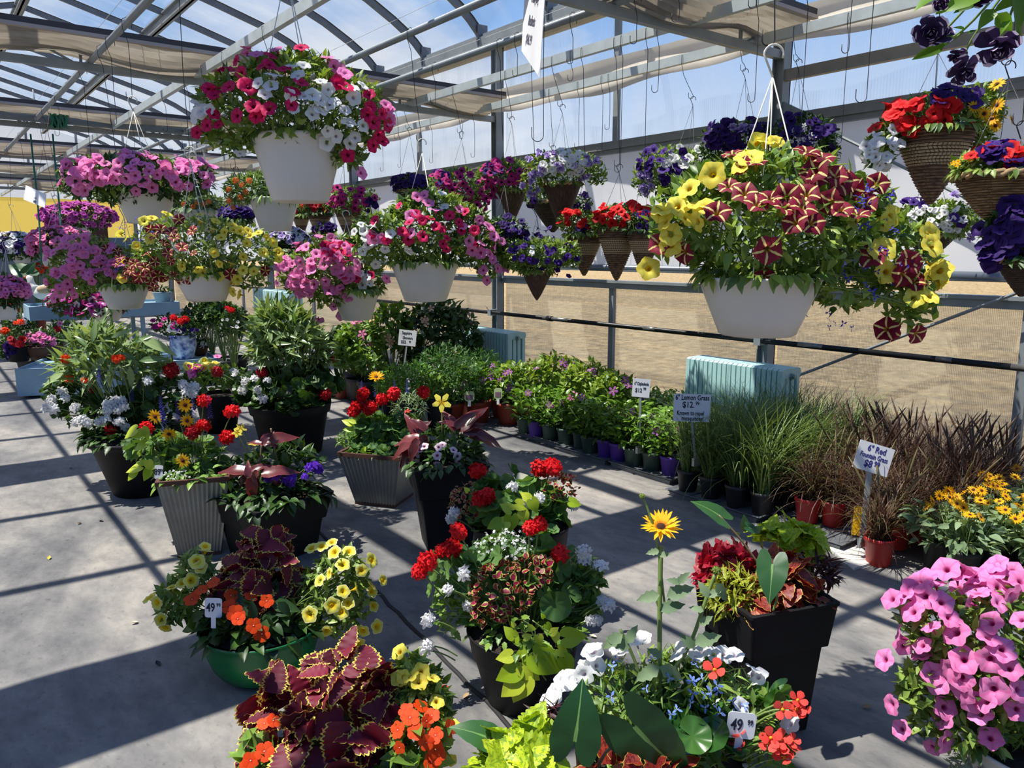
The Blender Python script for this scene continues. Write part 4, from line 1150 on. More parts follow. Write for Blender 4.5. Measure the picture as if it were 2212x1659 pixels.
def hook_path(p0, r, ang0=0.0, side=1):
    """an open hook: up the shank, then over and down"""
    a = np.linspace(math.pi, -0.35, 12)
    c = p0 + np.array([0, 0, r * 2.2])
    pts = [p0 + np.array([0, 0, 0.0]), p0 + np.array([-r * 0.15 * side, 0, r * 1.0])]
    ax = np.array([math.cos(ang0), math.sin(ang0), 0])
    return np.array([p0] + [c + ax * (r * math.cos(t) * side) + np.array([0, 0, r * math.sin(t)]) for t in a])
BASK = {}
def basket(key, name, label, D, pot, blobs, foliage, flowers, group=None, apex=None, strings=3, wire=None, hang=True, bar=None, deep=0.85, cat='hanging basket'):
    """pot: (style, cx, y_rim, width, y_bottom) as seen; foliage: (template, material, count, leaf length[, zmin]); flowers: (kind, colour, points, radius)"""
    style, cx, y0, wpx, y1 = pot
    # hang it straight under its bar
    X0 = at(cx, y0, D)[0]; bx0 = min(BARS, key=lambda x: abs(x - X0)) if bar is None or not 0.8 < bar / X0 < 1.25 else bar
    f0 = bx0 / X0 if hang and 0.75 < bx0 / X0 < 1.3 else 1.0
    D, bar = D * f0, bx0
    k = D / FPX; top = at(cx, y0, D); R = wpx * k / 2; H = (y1 - y0) * k * 1.01
    root = thing(name, label, cat, top - np.array([0, 0, H]), group); o = np.array(root.location)
    BASK[key] = root
    (white_pot(root, R, H) if style == 'white' else cone_pot(root, R, H, style))
    md = Mound(D, blobs, deep)
    mats = []; m = MB()
    for f in foliage:
        t, mt, n_, sz = f[:4]
        if mt not in mats: mats.append(mt)
        leaves_on(m, md, t, n_, sz * f0, mats.index(mt), zmin=f[4] if len(f) > 4 else -0.75, **(f[5] if len(f) > 5 else {}))
    # leaves over the rim
    k_ = int(46 if D > 6.5 else 90); a = rng.random(k_) * 6.283; rim = np.stack([np.cos(a), np.sin(a), 0 * a], -1)
    t0, mt0 = foliage[0][:2]
    m.stamp(t0[0] if isinstance(t0, list) else t0, frames(rim * 0.6 + np.array([0, 0, -0.55]) + rng.normal(size=(k_, 3)) * 0.3, rim + np.array([0, 0, 0.4])) * (foliage[0][3] * f0 * (1.0 + 0.5 * rng.random(k_)))[:, None, None], rim * R * 0.98 + top + np.array([0, 0, 0.012]), None, mats.index(mt0))
    m.V = [v - o for v in m.V]
    # stems from the soil out to the mound
    P, N = md.sample(60, 0.75, 0.95, -0.5)
    for p in P:
        a = np.array([0, 0, H * 0.9]) + np.array([rng.normal() * R * 0.4, rng.normal() * R * 0.4, 0]); b_ = p - o
        mid = (a + b_) / 2 + np.array([0, 0, 0.04]); t = np.linspace(0, 1, 5)[:, None]
        m.tube((1 - t) ** 2 * a + 2 * t * (1 - t) * mid + t * t * b_, 0.0022, seg=4, mat=len(mats), cap=False)
    m.build('foliage', mats + [STEM], root)
    for f in flowers:
        kind, col, pts, r = f[:4]; r = r * f0
        if isinstance(pts, int): mass(root, md, kind, col, pts, r)
        else: blooms(root, md, kind, col, pts, r, **(f[4] if len(f) > 4 else {}))
    if hang:
        if apex is None: ap = np.array([0, 0, H + 0.42])
        else: ap = at(apex[0], apex[1], D) - o
        m = MB()
        for i in range(strings):
            a = 2 * math.pi * i / strings + 0.5
            m.tube([(R * 0.97 * math.cos(a), R * 0.97 * math.sin(a), H - 0.005), ap], 0.0022 if style == 'white' else 0.0014, seg=5)
        hg = m.build('hanger', white_wire if style == 'white' else wire_m, root)
        m = MB(); rr = 0.03 if style == 'white' else 0.022
        m.tube(hook_path(ap, rr, -YAW), 0.0038 if style == 'white' else 0.0025, seg=6); m.build('hanger_hook', white_wire if style == 'white' else wire_dk, hg)
        tip = o + ap + np.array([0, 0, rr * 3.2])
        bx = min(BARS, key=lambda x: abs(x - tip[0])) if bar is None else bar
        return root, md, tip, bx
    return root, md, None, None
HOOKN = [0]
def wire_hook(top, bottom, label, r=0.02, th=0.0022, mat=None, group='wire hooks hanging from the bars'):
    """a wire over a bar, ending in an upturned hook"""
    top, bottom = np.asarray(top, float), np.asarray(bottom, float)
    root = thing('wire_hook', label, 'hook', bottom, group); o = bottom
    m = MB(); ax = np.array([math.cos(-YAW), math.sin(-YAW), 0])
    a = np.linspace(0, math.pi * 1.05, 9)
    lower = [ax * (r * math.cos(t) - r) * -1 * -1 + np.array([0, 0, -r * math.sin(t) + r]) for t in a]
    path = [top - o + np.array([0.03, 0, -0.03]), top - o + np.array([0.03, 0, 0.02]), top - o + np.array([0.0, 0, 0.038]), top - o + np.array([-0.03, 0, 0.02]), top - o + np.array([-0.028, 0, -0.04]), top - o + np.array([0, 0, -0.12])]
    q = (top - o + np.array([0, 0, -0.12])) * 0.5 + lower[0] * 0.5 + np.array([rng.normal() * 0.004, rng.normal() * 0.004, 0])
    path += [q] + lower + [lower[-1] + np.array([0, 0, r * 1.2])]
    m.tube(path, th, seg=5); m.build('hook_wire', mat or wire_dk, root)
    return root
def hang_wire(res, name):
    root, md, tip, bx = res
    if tip is None or tip[2] > ZB - 0.05: return res
    # the wire may lean along or across to its bar
    top = np.array([bx, tip[1] + rng.normal() * 0.02, ZB])
    wire_hook(top, tip - np.array([0, 0, 0.018]), 'wire hook that carries the ' + name, group=None)
    return res

PETL = lambda n_, sz=0.042, mt=None: [(L_PET, mt or G_PET, n_, sz, -0.8)]
# 1 the big white pot at upper left
res = basket('big', 'hanging_basket', 'large high white hanging pot of white, red and pink petunias', 3.5, ('white', 643, 296, 196, 432),
    [(640, 240, 175, 100), (640, 165, 125, 50), (500, 250, 75, 95), (775, 250, 65, 85), (540, 300, 70, 45), (745, 320, 45, 48), (640, 280, 110, 55)],
    [(L_PET, G_PET, 2600, 0.048, -0.85), (L_LAN, G_MID, 500, 0.055, -0.5)],
    [('petunia', 'hot pink', zz([(1295,600),(1590,690),(1180,750),(1240,895),(960,860),(1060,860),(1490,810),(1570,800),(850,1070),(940,1060),(1100,1050),(1330,1050),(940,1140),(1940,1000),(1740,850),(1560,1290),(1410,1380),(1480,1370),(1190,1370),(910,1360),(830,1490),(960,1480),(720,1570),(1840,1100),(1830,1250),(1380,1260),(1940,600),(1270,1010)], 300, 0, 5.53)
        + zz([(80,540),(280,610),(290,690),(360,730),(270,735),(340,860),(300,920),(150,990),(360,890),(130,560),(310,780),(395,800)], 700, 0, 2.962), 0.031),
     ('petunia', 'pink', zz([(1650,620),(1420,675),(1290,650)], 300, 0, 5.53) + zz([(120,450),(15,380),(130,490),(380,670),(405,760),(230,1090),(120,480),(60,430),(395,700)], 700, 0, 2.962), 0.032),
     ('petunia', 'white', zz([(1435,1010),(1590,1040),(1810,1150),(1970,1150),(2080,1140),(2160,1190),(1860,1300),(2160,1310),(2070,1350),(1520,1130),(760,1350),(720,1240),(860,1310),(700,1380),(2170,990),(1900,920),(1830,820),(1630,920),(1970,810)], 300, 0, 5.53)
        + zz([(60,650),(125,700),(180,630),(170,570),(145,770),(25,665),(250,800),(75,860),(200,870),(20,830),(165,920),(10,900),(250,560),(20,580)], 700, 0, 2.962) + [(520, 325), (440, 238), (445, 330)], 0.030)],
    apex=(618, -60), bar=1.30)
hang_wire(res, 'large high white pot')
# 2 the burgundy-and-yellow one on the right
Zs = 2.719
res = basket('star', 'hanging_basket', 'large white hanging pot of burgundy striped and yellow petunias under a big white hook', 2.6, ('white', 1641, 598, 262, 722),
    [(1660, 500, 225, 105), (1690, 390, 150, 72), (1480, 480, 85, 95), (1640, 560, 150, 60), (1910, 560, 115, 95, 0.05), (1830, 620, 80, 58), (1965, 655, 52, 60), (1560, 400, 80, 50), (1860, 440, 75, 60)],
    [(L_PET, G_PET, 2600, 0.050, -0.9), (L_OV, G_MID, 300, 0.055, -0.7), (L_FINE, G_DK, 700, 0.035, -1.0)],
    [('petunia', 'star', zz([(640,965),(930,905),(965,1005),(1115,1060),(475,1110),(565,1150),(720,1180),(810,1170),(925,1155),(1055,1205),(850,1310),(955,1310),(705,1455),(1215,1265),(415,1255),(1180,1100),(680,1610),(1315,1500),(1520,1535),(1340,1090),(1150,1060),(500,920),(1010,940),(800,1230),(640,1210),(1120,1240),(80,1420),(220,1470),(1270,1190),(905,1225),(560,985),(1080,1030),(980,1040)], 1400, 0, Zs)
        + zz([(1450,405),(1575,420),(1540,20),(1560,140),(1500,80),(1410,395)], 1400, 560, Zs), 0.039, dict(jit=0.3)),
     ('petunia', 'yellow', zz([(650,865),(750,855),(380,1035),(235,1120),(180,1215),(80,1260),(240,1290),(300,1310),(140,1370),(140,1430),(100,1230),(290,1220),(1650,1445),(1690,1580),(1640,1390),(1410,1265),(1375,1470),(560,980),(20,1560),(1380,1330),(1700,1640),(330,1230),(110,1300),(700,850),(600,940)], 1400, 0, Zs)
        + zz([(1660,50),(1700,110),(1640,220),(1620,120),(1560,230),(1400,70)], 1400, 560, Zs), 0.036, dict(jit=0.35)),
     ('lobelia', 'blue', scat(1885, 440, 45, 40, 18) + scat(1880, 560, 80, 80, 22) + scat(1800, 680, 60, 30, 8), 0.013)],
    apex=(1669, 166), strings=4, bar=2.10)
# its long white hook
star_root, star_md, star_tip, _ = res
wire_hook((2.10, star_tip[1] - 0.02, ZB), star_tip - np.array([0, 0, 0.005]), 'wire hook that carries the burgundy and yellow pot', group=None)
# 3 pink in the middle
res = basket('mid', 'hanging_basket', 'white hanging pot of pink, crimson and white petunias at the middle of the picture', 4.6, ('white', 918, 566, 148, 649),
    [(915, 505, 130, 68), (930, 452, 85, 42), (805, 515, 50, 60), (1035, 530, 52, 58), (1000, 480, 60, 40), (915, 545, 80, 32), (1055, 575, 30, 30)],
    [(L_PET, G_PET, 2200, 0.048, -0.85), (L_OV, G_DK, 350, 0.06, -0.6)],
    [('petunia', 'pink', zz([(600,80),(670,115),(715,165),(555,200),(320,335),(555,305),(375,340),(880,265),(990,225),(1055,270),(925,355),(950,420),(1000,430),(1090,400),(1060,440),(1020,540),(1110,530),(1145,540),(1040,600),(640,70),(860,150),(215,540),(400,590),(220,490),(1080,330),(1130,360),(1075,470),(1010,370)], 700, 400, 2.962), 0.034),
     ('petunia', 'hot pink', zz([(480,140),(545,240),(630,230),(680,215),(715,265),(755,285),(875,290),(945,375),(505,295),(545,345),(635,325),(785,335),(760,370),(780,405),(590,190),(900,175),(410,345),(955,290),(320,310),(860,240),(330,230),(800,200)], 700, 400, 2.962), 0.029),
     ('petunia', 'white', zz([(755,60),(765,135),(245,255),(260,290),(325,260),(430,310),(395,405),(545,415),(330,500),(270,330),(250,420),(240,480),(200,300),(770,240),(285,380),(330,370),(310,280)], 700, 400, 2.962), 0.029)],
    apex=(912, 330), bar=2.92)
hang_wire(res, 'middle pot of pink and crimson petunias')
# 4 all-pink, upper left
res = basket('pinkleft', 'hanging_basket', 'white hanging pot with a wide mound of bright pink petunias', 5.2, ('white', 313, 412, 126, 481),
    [(290, 385, 150, 48), (190, 395, 62, 42), (405, 388, 60, 42), (290, 410, 110, 36)],
    [(L_PET, G_DK, 1700, 0.052, -0.9), (L_OV, G_PET, 300, 0.06, -0.6)],
    [('petunia', 'pink', scat(300, 362, 150, 32, 62) + scat(180, 385, 62, 34, 20) + scat(410, 375, 58, 30, 16) + zz([(870,1220),(975,1190),(980,1230),(1080,1290),(1110,1270),(590,1170)], 0, 0, 2.962), 0.036)], apex=(288, 240), bar=1.30)
hang_wire(res, 'pot with the wide mound of bright pink petunias')
# 5 lantana
res = basket('lantana', 'hanging_basket', 'white hanging pot of orange lantana below the large high pot', 6.5, ('white', 592, 428, 104, 497),
    [(560, 405, 62, 34), (600, 400, 60, 38), (520, 415, 36, 40)],
    [(L_LAN, G_MID, 900, 0.075, -0.7), (L_OV, G_GREY, 300, 0.05, -0.7)],
    [('lantana', 'lantana', [(512, 392), (525, 400), (497, 410), (520, 425), (497, 432), (540, 392), (505, 445), (532, 412)], 0.032)], bar=2.10)
hang_wire(res, 'pot of orange lantana')
res = basket('lantana2', 'hanging_basket', 'white hanging pot of dull green lantana half hidden behind the bright pink mound', 7.5, ('white', 425, 455, 96, 500),
    [(425, 440, 58, 24), (405, 430, 40, 22)], [(L_OV, G_GREY, 700, 0.06, -0.6)], [('lantana', 'lantana', [(418, 445), (425, 438), (440, 440), (398, 440), (450, 436)], 0.03)], bar=2.10)
hang_wire(res, 'pot of dull green lantana')
# 6/7 the wide pair
res = basket('starleft', 'hanging_basket', 'white hanging pot of pale pink and burgundy striped petunias over the blue bench', 6.1, ('white', 267, 614, 106, 666),
    [(190, 565, 78, 62), (290, 575, 66, 48), (150, 600, 45, 55), (230, 600, 70, 34)],
    [(L_PET, G_PET, 1700, 0.052, -0.85)],
    [('petunia', 'pink', scat(185, 560, 85, 50, 46) + scat(135, 610, 34, 42, 14) + [(235, 590), (250, 570)], 0.036),
     ('petunia', 'light pink', scat(190, 540, 60, 30, 14), 0.034),
     ('petunia', 'star', scat(300, 590, 40, 30, 12) + scat(240, 555, 25, 20, 4), 0.036)], bar=1.30, apex=(268, 470))
hang_wire(res, 'pot of pale pink and striped petunias')
res = basket('starmid', 'hanging_basket', 'white hanging pot of yellow and burgundy striped petunias left of the middle', 5.4, ('white', 443, 592, 128, 649),
    [(430, 540, 120, 62), (360, 520, 70, 52), (530, 545, 70, 62), (440, 500, 90, 34), (330, 570, 50, 40), (545, 590, 36, 50), (440, 590, 70, 30)],
    [(L_PET, G_PET, 2300, 0.048, -0.85)],
    [('petunia', 'star', zz([(1040,290),(1100,310),(1060,370),(1100,300),(1170,395),(1240,430),(1230,300),(1000,330),(970,290),(955,430),(1000,480),(955,550),(1010,570),(870,500),(850,540),(820,530),(900,580),(1080,430),(1100,480),(1040,590),(1120,560),(1220,600),(1290,640),(1380,640),(1150,230),(1120,340),(930,520),(980,640),(1160,610),(760,500),(820,560),(1690,540),(1480,560)], 0, 400, 2.962), 0.037),
     ('petunia', 'yellow', zz([(1070,195),(930,240),(980,220),(1280,200),(1290,240),(1380,240),(1360,290),(1410,340),(1480,265),(1500,295),(1430,310),(1590,300),(1650,310),(1700,340),(1740,370),(1370,430),(1400,495),(1475,490),(1580,375),(1560,455),(1165,510),(1270,530),(1300,560),(1400,580),(1560,545),(1620,550),(1530,600),(1480,610),(1370,710),(1490,670),(1540,690),(1480,760),(720,320),(780,310),(815,345),(970,350),(885,385),(790,490),(790,590),(1680,430),(1770,430),(1770,470),(1600,330),(1540,300)], 0, 400, 2.962), 0.035),
     ('lobelia', 'blue', scat(300, 500, 40, 34, 22) + scat(260, 590, 12, 20, 6), 0.016)], apex=(412, 355), bar=1.30)
hang_wire(res, 'pot of yellow and striped petunias left of the middle')
# 8 pink behind
res = basket('pinkmid', 'hanging_basket', 'white hanging pot of bright pink and red petunias half behind the middle pot', 5.3, ('white', 768, 626, 104, 690),
    [(725, 580, 90, 74), (655, 590, 52, 52), (790, 600, 45, 50), (725, 625, 70, 45)],
    [(L_PET, G_PET, 1900, 0.05, -0.9)],
    [('petunia', 'pink', scat(690, 570, 80, 68, 58) + scat(640, 600, 45, 40, 20) + [(720, 660), (735, 680), (750, 640), (775, 650), (700, 700), (690, 690)], 0.035),
     ('petunia', 'hot pink', scat(735, 545, 50, 30, 14) + [(770, 600), (800, 595), (750, 595)], 0.033), ('petunia', 'white', scat(790, 605, 25, 35, 8), 0.03)], apex=(748, 480), bar=2.92)
hang_wire(res, 'pot of bright pink and red petunias')
# farther white pots
for args in (
    ('violet', 'small white hanging pot with a dome of violet petunias against the yellow wall', 9.6, ('white', 174, 486, 50, 514), [(168, 468, 76, 30), (168, 485, 60, 18)], 'violet', 420, 0.034, (210, 470), 1.30),
    ('dark white', 'white hanging pot of black and white petunias at the left edge', 9.0, ('white', 46, 545, 44, 568), [(35, 535, 62, 32)], None, 0, 0.034, (25, 455), 0.50),
    ('pale', 'hanging pot of light pink petunias between the green ropes', 8.2, ('white', 115, 545, 60, 575), [(130, 522, 62, 32), (100, 540, 34, 30)], 'light pink', 330, 0.036, (120, 440), 1.30),
    ('violet low', 'low white hanging pot of violet and white petunias just above the blue bench', 6.6, ('white', 228, 664, 80, 692), [(165, 650, 56, 34), (205, 668, 55, 22)], None, 0, 0.036, (220, 560), 1.30),
    ('white lilac', 'hanging basket of white and lilac petunias behind the yellow petunias', 7.6, ('dark', 622, 540, 80, 590), [(622, 520, 46, 28)], None, 0, 0.032, (622, 440), 2.92),
    ('purple far', 'small hanging basket of purple petunias beside the lantana pot', 7.6, ('dark', 512, 475, 56, 505), [(510, 465, 34, 20)], 'purple', 170, 0.034, (510, 380), 2.10),
    ('pink edge', 'hanging pot of pink petunias low at the left edge', 8.6, ('white', 12, 660, 50, 690), [(15, 630, 45, 32)], 'pink', 160, 0.036, (12, 540), 0.50)):
    nm, lab, D, pot, bl, col, n_, r, ap, bx = args
    fl = [('bell', col, n_, r)] if col else []
    if nm == 'dark white': fl = [('bell', 'white', 170, 0.034), ('bell', 'deep purple', 130, 0.034)]
    if nm == 'violet low': fl = [('bell', 'magenta', 60, 0.034), ('bell', 'violet', 70, 0.034), ('bell', 'white', 34, 0.034)]
    if nm == 'white lilac': fl = [('bell', 'white', 90, 0.03), ('bell', 'lilac', 80, 0.03), ('bell', 'purple', 40, 0.03)]
    res = basket(nm, 'hanging_basket', lab, D, pot, bl, [(L_PET, G_DK, 700, 0.055, -0.9)], fl, apex=ap, bar=bx)
    hang_wire(res, {'violet': 'dome of violet petunias', 'dark white': 'pot of black and white petunias', 'pale': 'pot of light pink petunias', 'violet low': 'low pot of violet and white petunias',
                    'white lilac': 'basket of white and lilac petunias', 'purple far': 'small basket of purple petunias', 'pink edge': 'pot of pink petunias at the left edge'}[nm])

# ------------------------------------------------------------------ wicker cones by the side wall
CONES = [
 ('red right', 'twig cone basket of red, white and yellow flowers hanging near the right edge', 3.75, ('band', 2022, 282, 168, 436),
   [(2015, 250, 95, 48), (1935, 285, 45, 45), (2120, 235, 50, 55), (1900, 325, 34, 40), (2090, 290, 55, 40), (2050, 215, 60, 28)], 1500,
   [('petunia', 'red', scat(1990, 245, 85, 40, 30) + [(2030, 290), (1960, 265), (1965, 280), (2060, 265), (2095, 270), (2000, 262), (1895, 275), (2110, 320)], 0.036),
    ('petunia', 'white', scat(1898, 325, 32, 38, 18) + [(1945, 307), (1930, 280)], 0.028), ('daisy', 'gold', [(2150, 186), (2150, 228), (2145, 274), (2165, 250), (2180, 256), (2125, 245), (2140, 255), (2100, 232)], 0.034),
    ('petunia', 'deep purple', scat(2060, 205, 60, 18, 14) + [(2100, 225), (2030, 222)], 0.032)], (2027, 115), 4.22),
 ('tan right', 'coarse tan woven basket of purple and red flowers at the right edge', 3.5, ('tan', 2165, 376, 190, 478),
   [(2165, 348, 100, 30), (2110, 365, 50, 26)], 900,
   [('petunia', 'purple', scat(2170, 330, 60, 22, 16), 0.034), ('petunia', 'red', scat(2190, 335, 30, 16, 8) + [(2140, 322), (2150, 322), (2115, 335), (2100, 338)], 0.032), ('five', 'gold', scat(2085, 350, 25, 10, 8), 0.014)], (2180, 170), 3.58),
 ('deep right', 'basket overflowing with deep purple petunias cut off by the right edge', 3.0, ('dark', 2215, 560, 120, 640),
   [(2185, 500, 58, 66), (2215, 560, 40, 40), (2150, 540, 28, 30)], 900, [('petunia', 'deep purple', scat(2180, 490, 60, 62, 26) + scat(2150, 540, 25, 30, 8), 0.036), ('petunia', 'purple', scat(2195, 470, 45, 45, 7), 0.036)], (2205, 300), 3.58),
 ('white right', 'low basket of white and purple flowers behind the tan woven basket', 4.7, ('dark', 2010, 505, 110, 560),
   [(2030, 475, 85, 42), (1985, 470, 50, 36)], 1100, [('petunia', 'white', scat(2020, 475, 70, 30, 50), 0.020), ('petunia', 'purple', [(2015, 430), (1990, 432), (2060, 470), (2075, 480), (2015, 490), (1955, 440)] + scat(1975, 440, 30, 15, 6), 0.032), ('double', 'lilac', [(2095, 510), (2060, 425), (2080, 425)], 0.03)], (2010, 330), 5.0),
 ('purple white', 'hanging basket of purple and white petunias left of the burgundy pot', 6.0, ('dark', 1470, 408, 80, 470),
   [(1450, 365, 82, 48), (1410, 390, 45, 40), (1500, 360, 45, 36)], 1500, [('petunia', 'purple', scat(1430, 355, 60, 36, 26), 0.037), ('petunia', 'white', scat(1490, 345, 40, 38, 22) + [(1455, 385), (1460, 395), (1440, 355), (1460, 375), (1500, 375), (1510, 370)], 0.034), ('double', 'lilac', scat(1390, 385, 20, 30, 8), 0.03)], (1497, 228), 5.0),
 ('purple top', 'hanging basket of deep purple petunias partly behind the white hook', 5.9, ('dark', 1610, 345, 90, 400),
   [(1595, 300, 85, 40), (1560, 325, 50, 34)], 1100, [('petunia', 'deep purple', scat(1600, 290, 75, 34, 55), 0.038), ('double', 'lilac', scat(1600, 275, 30, 8, 6), 0.03)], (1610, 170), 5.0),
 ('purple white top', 'hanging basket of dark purple and small white flowers right of the white hook', 5.4, ('dark', 1730, 345, 95, 405),
   [(1730, 295, 78, 48), (1780, 330, 34, 34)], 1300, [('petunia', 'deep purple', scat(1735, 285, 62, 38, 26) + [(1790, 330), (1795, 315)], 0.036), ('five', 'white', scat(1720, 310, 55, 40, 34), 0.020)], (1725, 150), 5.0),
 ('red cone', 'twig cone basket of bright red petunias in the front row of cones', 6.3, ('band', 1334, 494, 94, 604),
   [(1345, 470, 62, 30), (1310, 478, 40, 26)], 800, [('petunia', 'red', scat(1345, 465, 58, 26, 42), 0.037), ('five', 'gold', [(1388, 455), (1395, 462), (1375, 450)], 0.02)], (1338, 375), 4.22),
 ('red cone back', 'twig cone basket of red and purple petunias left of the bright red cone', 6.9, ('band', 1263, 508, 84, 594),
   [(1250, 480, 48, 28), (1280, 495, 34, 30)], 800, [('petunia', 'red', scat(1250, 470, 46, 18, 24), 0.036), ('petunia', 'deep purple', scat(1270, 505, 30, 22, 14), 0.034)], (1263, 390), 4.22),
 ('dark cone', 'dark twig cone half hidden behind the burgundy petunias', 6.6, ('band', 1392, 500, 80, 594), [(1395, 480, 42, 24)], 500, [('petunia', 'deep purple', scat(1395, 475, 36, 18, 16), 0.034), ('petunia', 'red', [(1385, 465), (1400, 470)], 0.034)], (1392, 380), 4.22),
 ('small cone', 'bark cone basket with a pale tip and purple petunias hanging lowest of the cones', 5.6, ('bark', 1160, 585, 66, 647),
   [(1165, 548, 80, 36), (1110, 560, 36, 34), (1220, 550, 38, 34)], 1600, [('petunia', 'purple', scat(1150, 530, 75, 40, 34) + scat(1220, 560, 30, 36, 12) + [(1130, 590), (1170, 580), (1190, 545)], 0.024), ('petunia', 'white', scat(1160, 545, 20, 15, 3), 0.02)], (1160, 470), 3.58),
 ('lilac cone', 'bark cone basket of white and lilac flowers above the red cones', 6.2, ('bark', 1214, 396, 84, 490),
   [(1215, 358, 86, 32), (1150, 395, 30, 34), (1290, 375, 22, 28)], 1300, [('petunia', 'white', scat(1220, 350, 55, 26, 50), 0.026), ('double', 'lilac', scat(1175, 355, 40, 26, 16) + scat(1145, 400, 20, 26, 8) + scat(1270, 365, 30, 25, 12), 0.028)], (1215, 245), 4.22),
 ('vine basket', 'dark vine basket hanging behind the white and lilac cone', 7.0, ('dark', 1195, 436, 104, 500), [(1190, 428, 62, 24), (1255, 440, 26, 26)], 700, [('petunia', 'deep purple', scat(1255, 440, 24, 24, 10) + scat(1150, 435, 20, 15, 5), 0.03)], (1195, 330), 5.0),
 ('magenta cone', 'bark cone basket of magenta petunias left of the white and lilac cone', 6.6, ('bark', 1106, 410, 66, 480),
   [(1095, 378, 62, 36), (1050, 395, 30, 34)], 1100, [('petunia', 'bicolour', scat(1100, 370, 58, 30, 34) + scat(1055, 400, 25, 28, 12), 0.034), ('petunia', 'deep purple', scat(1060, 365, 28, 14, 7), 0.03)], (1106, 270), 4.22),
 ('magenta left', 'hanging basket of magenta petunias right of the middle pot', 6.9, ('tan', 1000, 425, 84, 475),
   [(985, 398, 62, 36), (1015, 425, 45, 34)], 1100, [('petunia', 'bicolour', scat(985, 395, 58, 32, 36) + scat(1020, 430, 40, 26, 14), 0.034), ('petunia', 'deep purple', scat(955, 380, 20, 14, 6), 0.03)], (997, 300), 4.22),
 ('purple bank', 'hanging basket of dark purple petunias above the middle pot', 7.6, ('dark', 890, 412, 70, 460), [(892, 396, 46, 20)], 600, [('petunia', 'deep purple', scat(885, 392, 42, 18, 34), 0.034), ('petunia', 'purple', scat(910, 388, 20, 12, 8), 0.034)], (885, 290), 4.22),
 ('white violet', 'hanging basket of dark violet and white flowers just right of the middle pot', 6.2, ('dark', 1090, 520, 66, 575), [(1095, 495, 46, 28)], 700, [('petunia', 'deep purple', scat(1095, 495, 44, 26, 24), 0.028), ('petunia', 'white', scat(1120, 490, 15, 12, 5), 0.02)], (1090, 400), 3.58),
 ('magenta far', 'twig basket of magenta petunias left of the middle pot', 7.2, ('band', 752, 455, 60, 520), [(762, 430, 60, 28), (725, 440, 28, 26)], 800, [('petunia', 'bicolour', scat(755, 428, 55, 24, 34), 0.034), ('petunia', 'deep purple', scat(800, 440, 16, 20, 8), 0.03)], (748, 330), 3.58),
 ('red far', 'twig basket of dark red flowers behind the large high pot', 7.8, ('band', 690, 462, 52, 520), [(690, 445, 34, 16)], 400, [('petunia', 'crimson', scat(690, 442, 30, 12, 14), 0.03)], (690, 350), 3.58),
 ('twig far', 'small twig cone behind the lantana pot', 8.4, ('band', 650, 465, 40, 510), [(648, 452, 26, 12)], 300, [('petunia', 'red', scat(650, 450, 20, 8, 8), 0.03)], (650, 360), 3.58),
 ('purple back', 'dark hanging basket of purple flowers behind the pink and red petunias', 7.6, ('dark', 700, 500, 40, 540), [(700, 495, 28, 16), (640, 525, 24, 18)], 400, [('petunia', 'deep purple', scat(700, 495, 24, 14, 12), 0.03)], (700, 400), 3.58),
]
for nm, lab, D, pot, bl, nl, fl, ap, bx in CONES:
    lm = G_DK if 'dark' in lab or 'deep' in lab else G_PET
    res = basket(nm, 'hanging_basket', lab, D, pot, bl, [(L_PET, lm, nl, 0.044, -0.85)], fl, apex=ap, bar=bx)
    short = lab.split(' hanging')[0].split(' at the')[0].split(' cut off')[0].split(' left of')[0].split(' right of')[0].split(' partly')[0].split(' in the')[0].split(' half')[0].split(' above')[0].split(' behind')[0].split(' just')[0]
    extra = {'magenta left': ' by the middle pot', 'magenta far': ' beyond the middle pot', 'magenta cone': '', 'purple white': ' beside the burgundy pot', 'purple top': ' near the white hook', 'purple bank': ' over the middle pot', 'purple back': ' small basket of purple flowers'}.get(nm, '')
    hang_wire(res, short + extra)

# 9 the trailing double petunias close to the lens, upper right
D = 1.25
near = thing('hanging_basket', 'basket of dark double petunias with white rims trailing in from the top right corner', 'hanging basket', at(2260, -330, D))
o = np.array(near.location); m = MB()
stems = [((2260, -140), (2120, -40), (2060, 60), (1985, 118)), ((2260, -140), (2150, -10), (2090, 70), (2050, 85)), ((2260, -140), (2190, 0), (2170, 60), (2165, 95)), ((2260, -140), (2130, 40), (2080, 100), (2078, 140)), ((2260, -140), (2215, 20), (2200, 60), (2205, 95)), ((2260, -140), (2060, -60), (2000, -10), (1950, -6)), ((2080, 70), (2050, 95), (2030, 100), (1992, 122))]
for s_ in stems:
    a = np.array([at(x, y, D + 0.03 * i) - o for i, (x, y) in enumerate(s_)]); t = np.linspace(0, 1, 9)[:, None]
    m.tube((1 - t) ** 3 * a[0] + 3 * t * (1 - t) ** 2 * a[1] + 3 * t * t * (1 - t) * a[2] + t ** 3 * a[3], 0.0022, seg=5, mat=1)
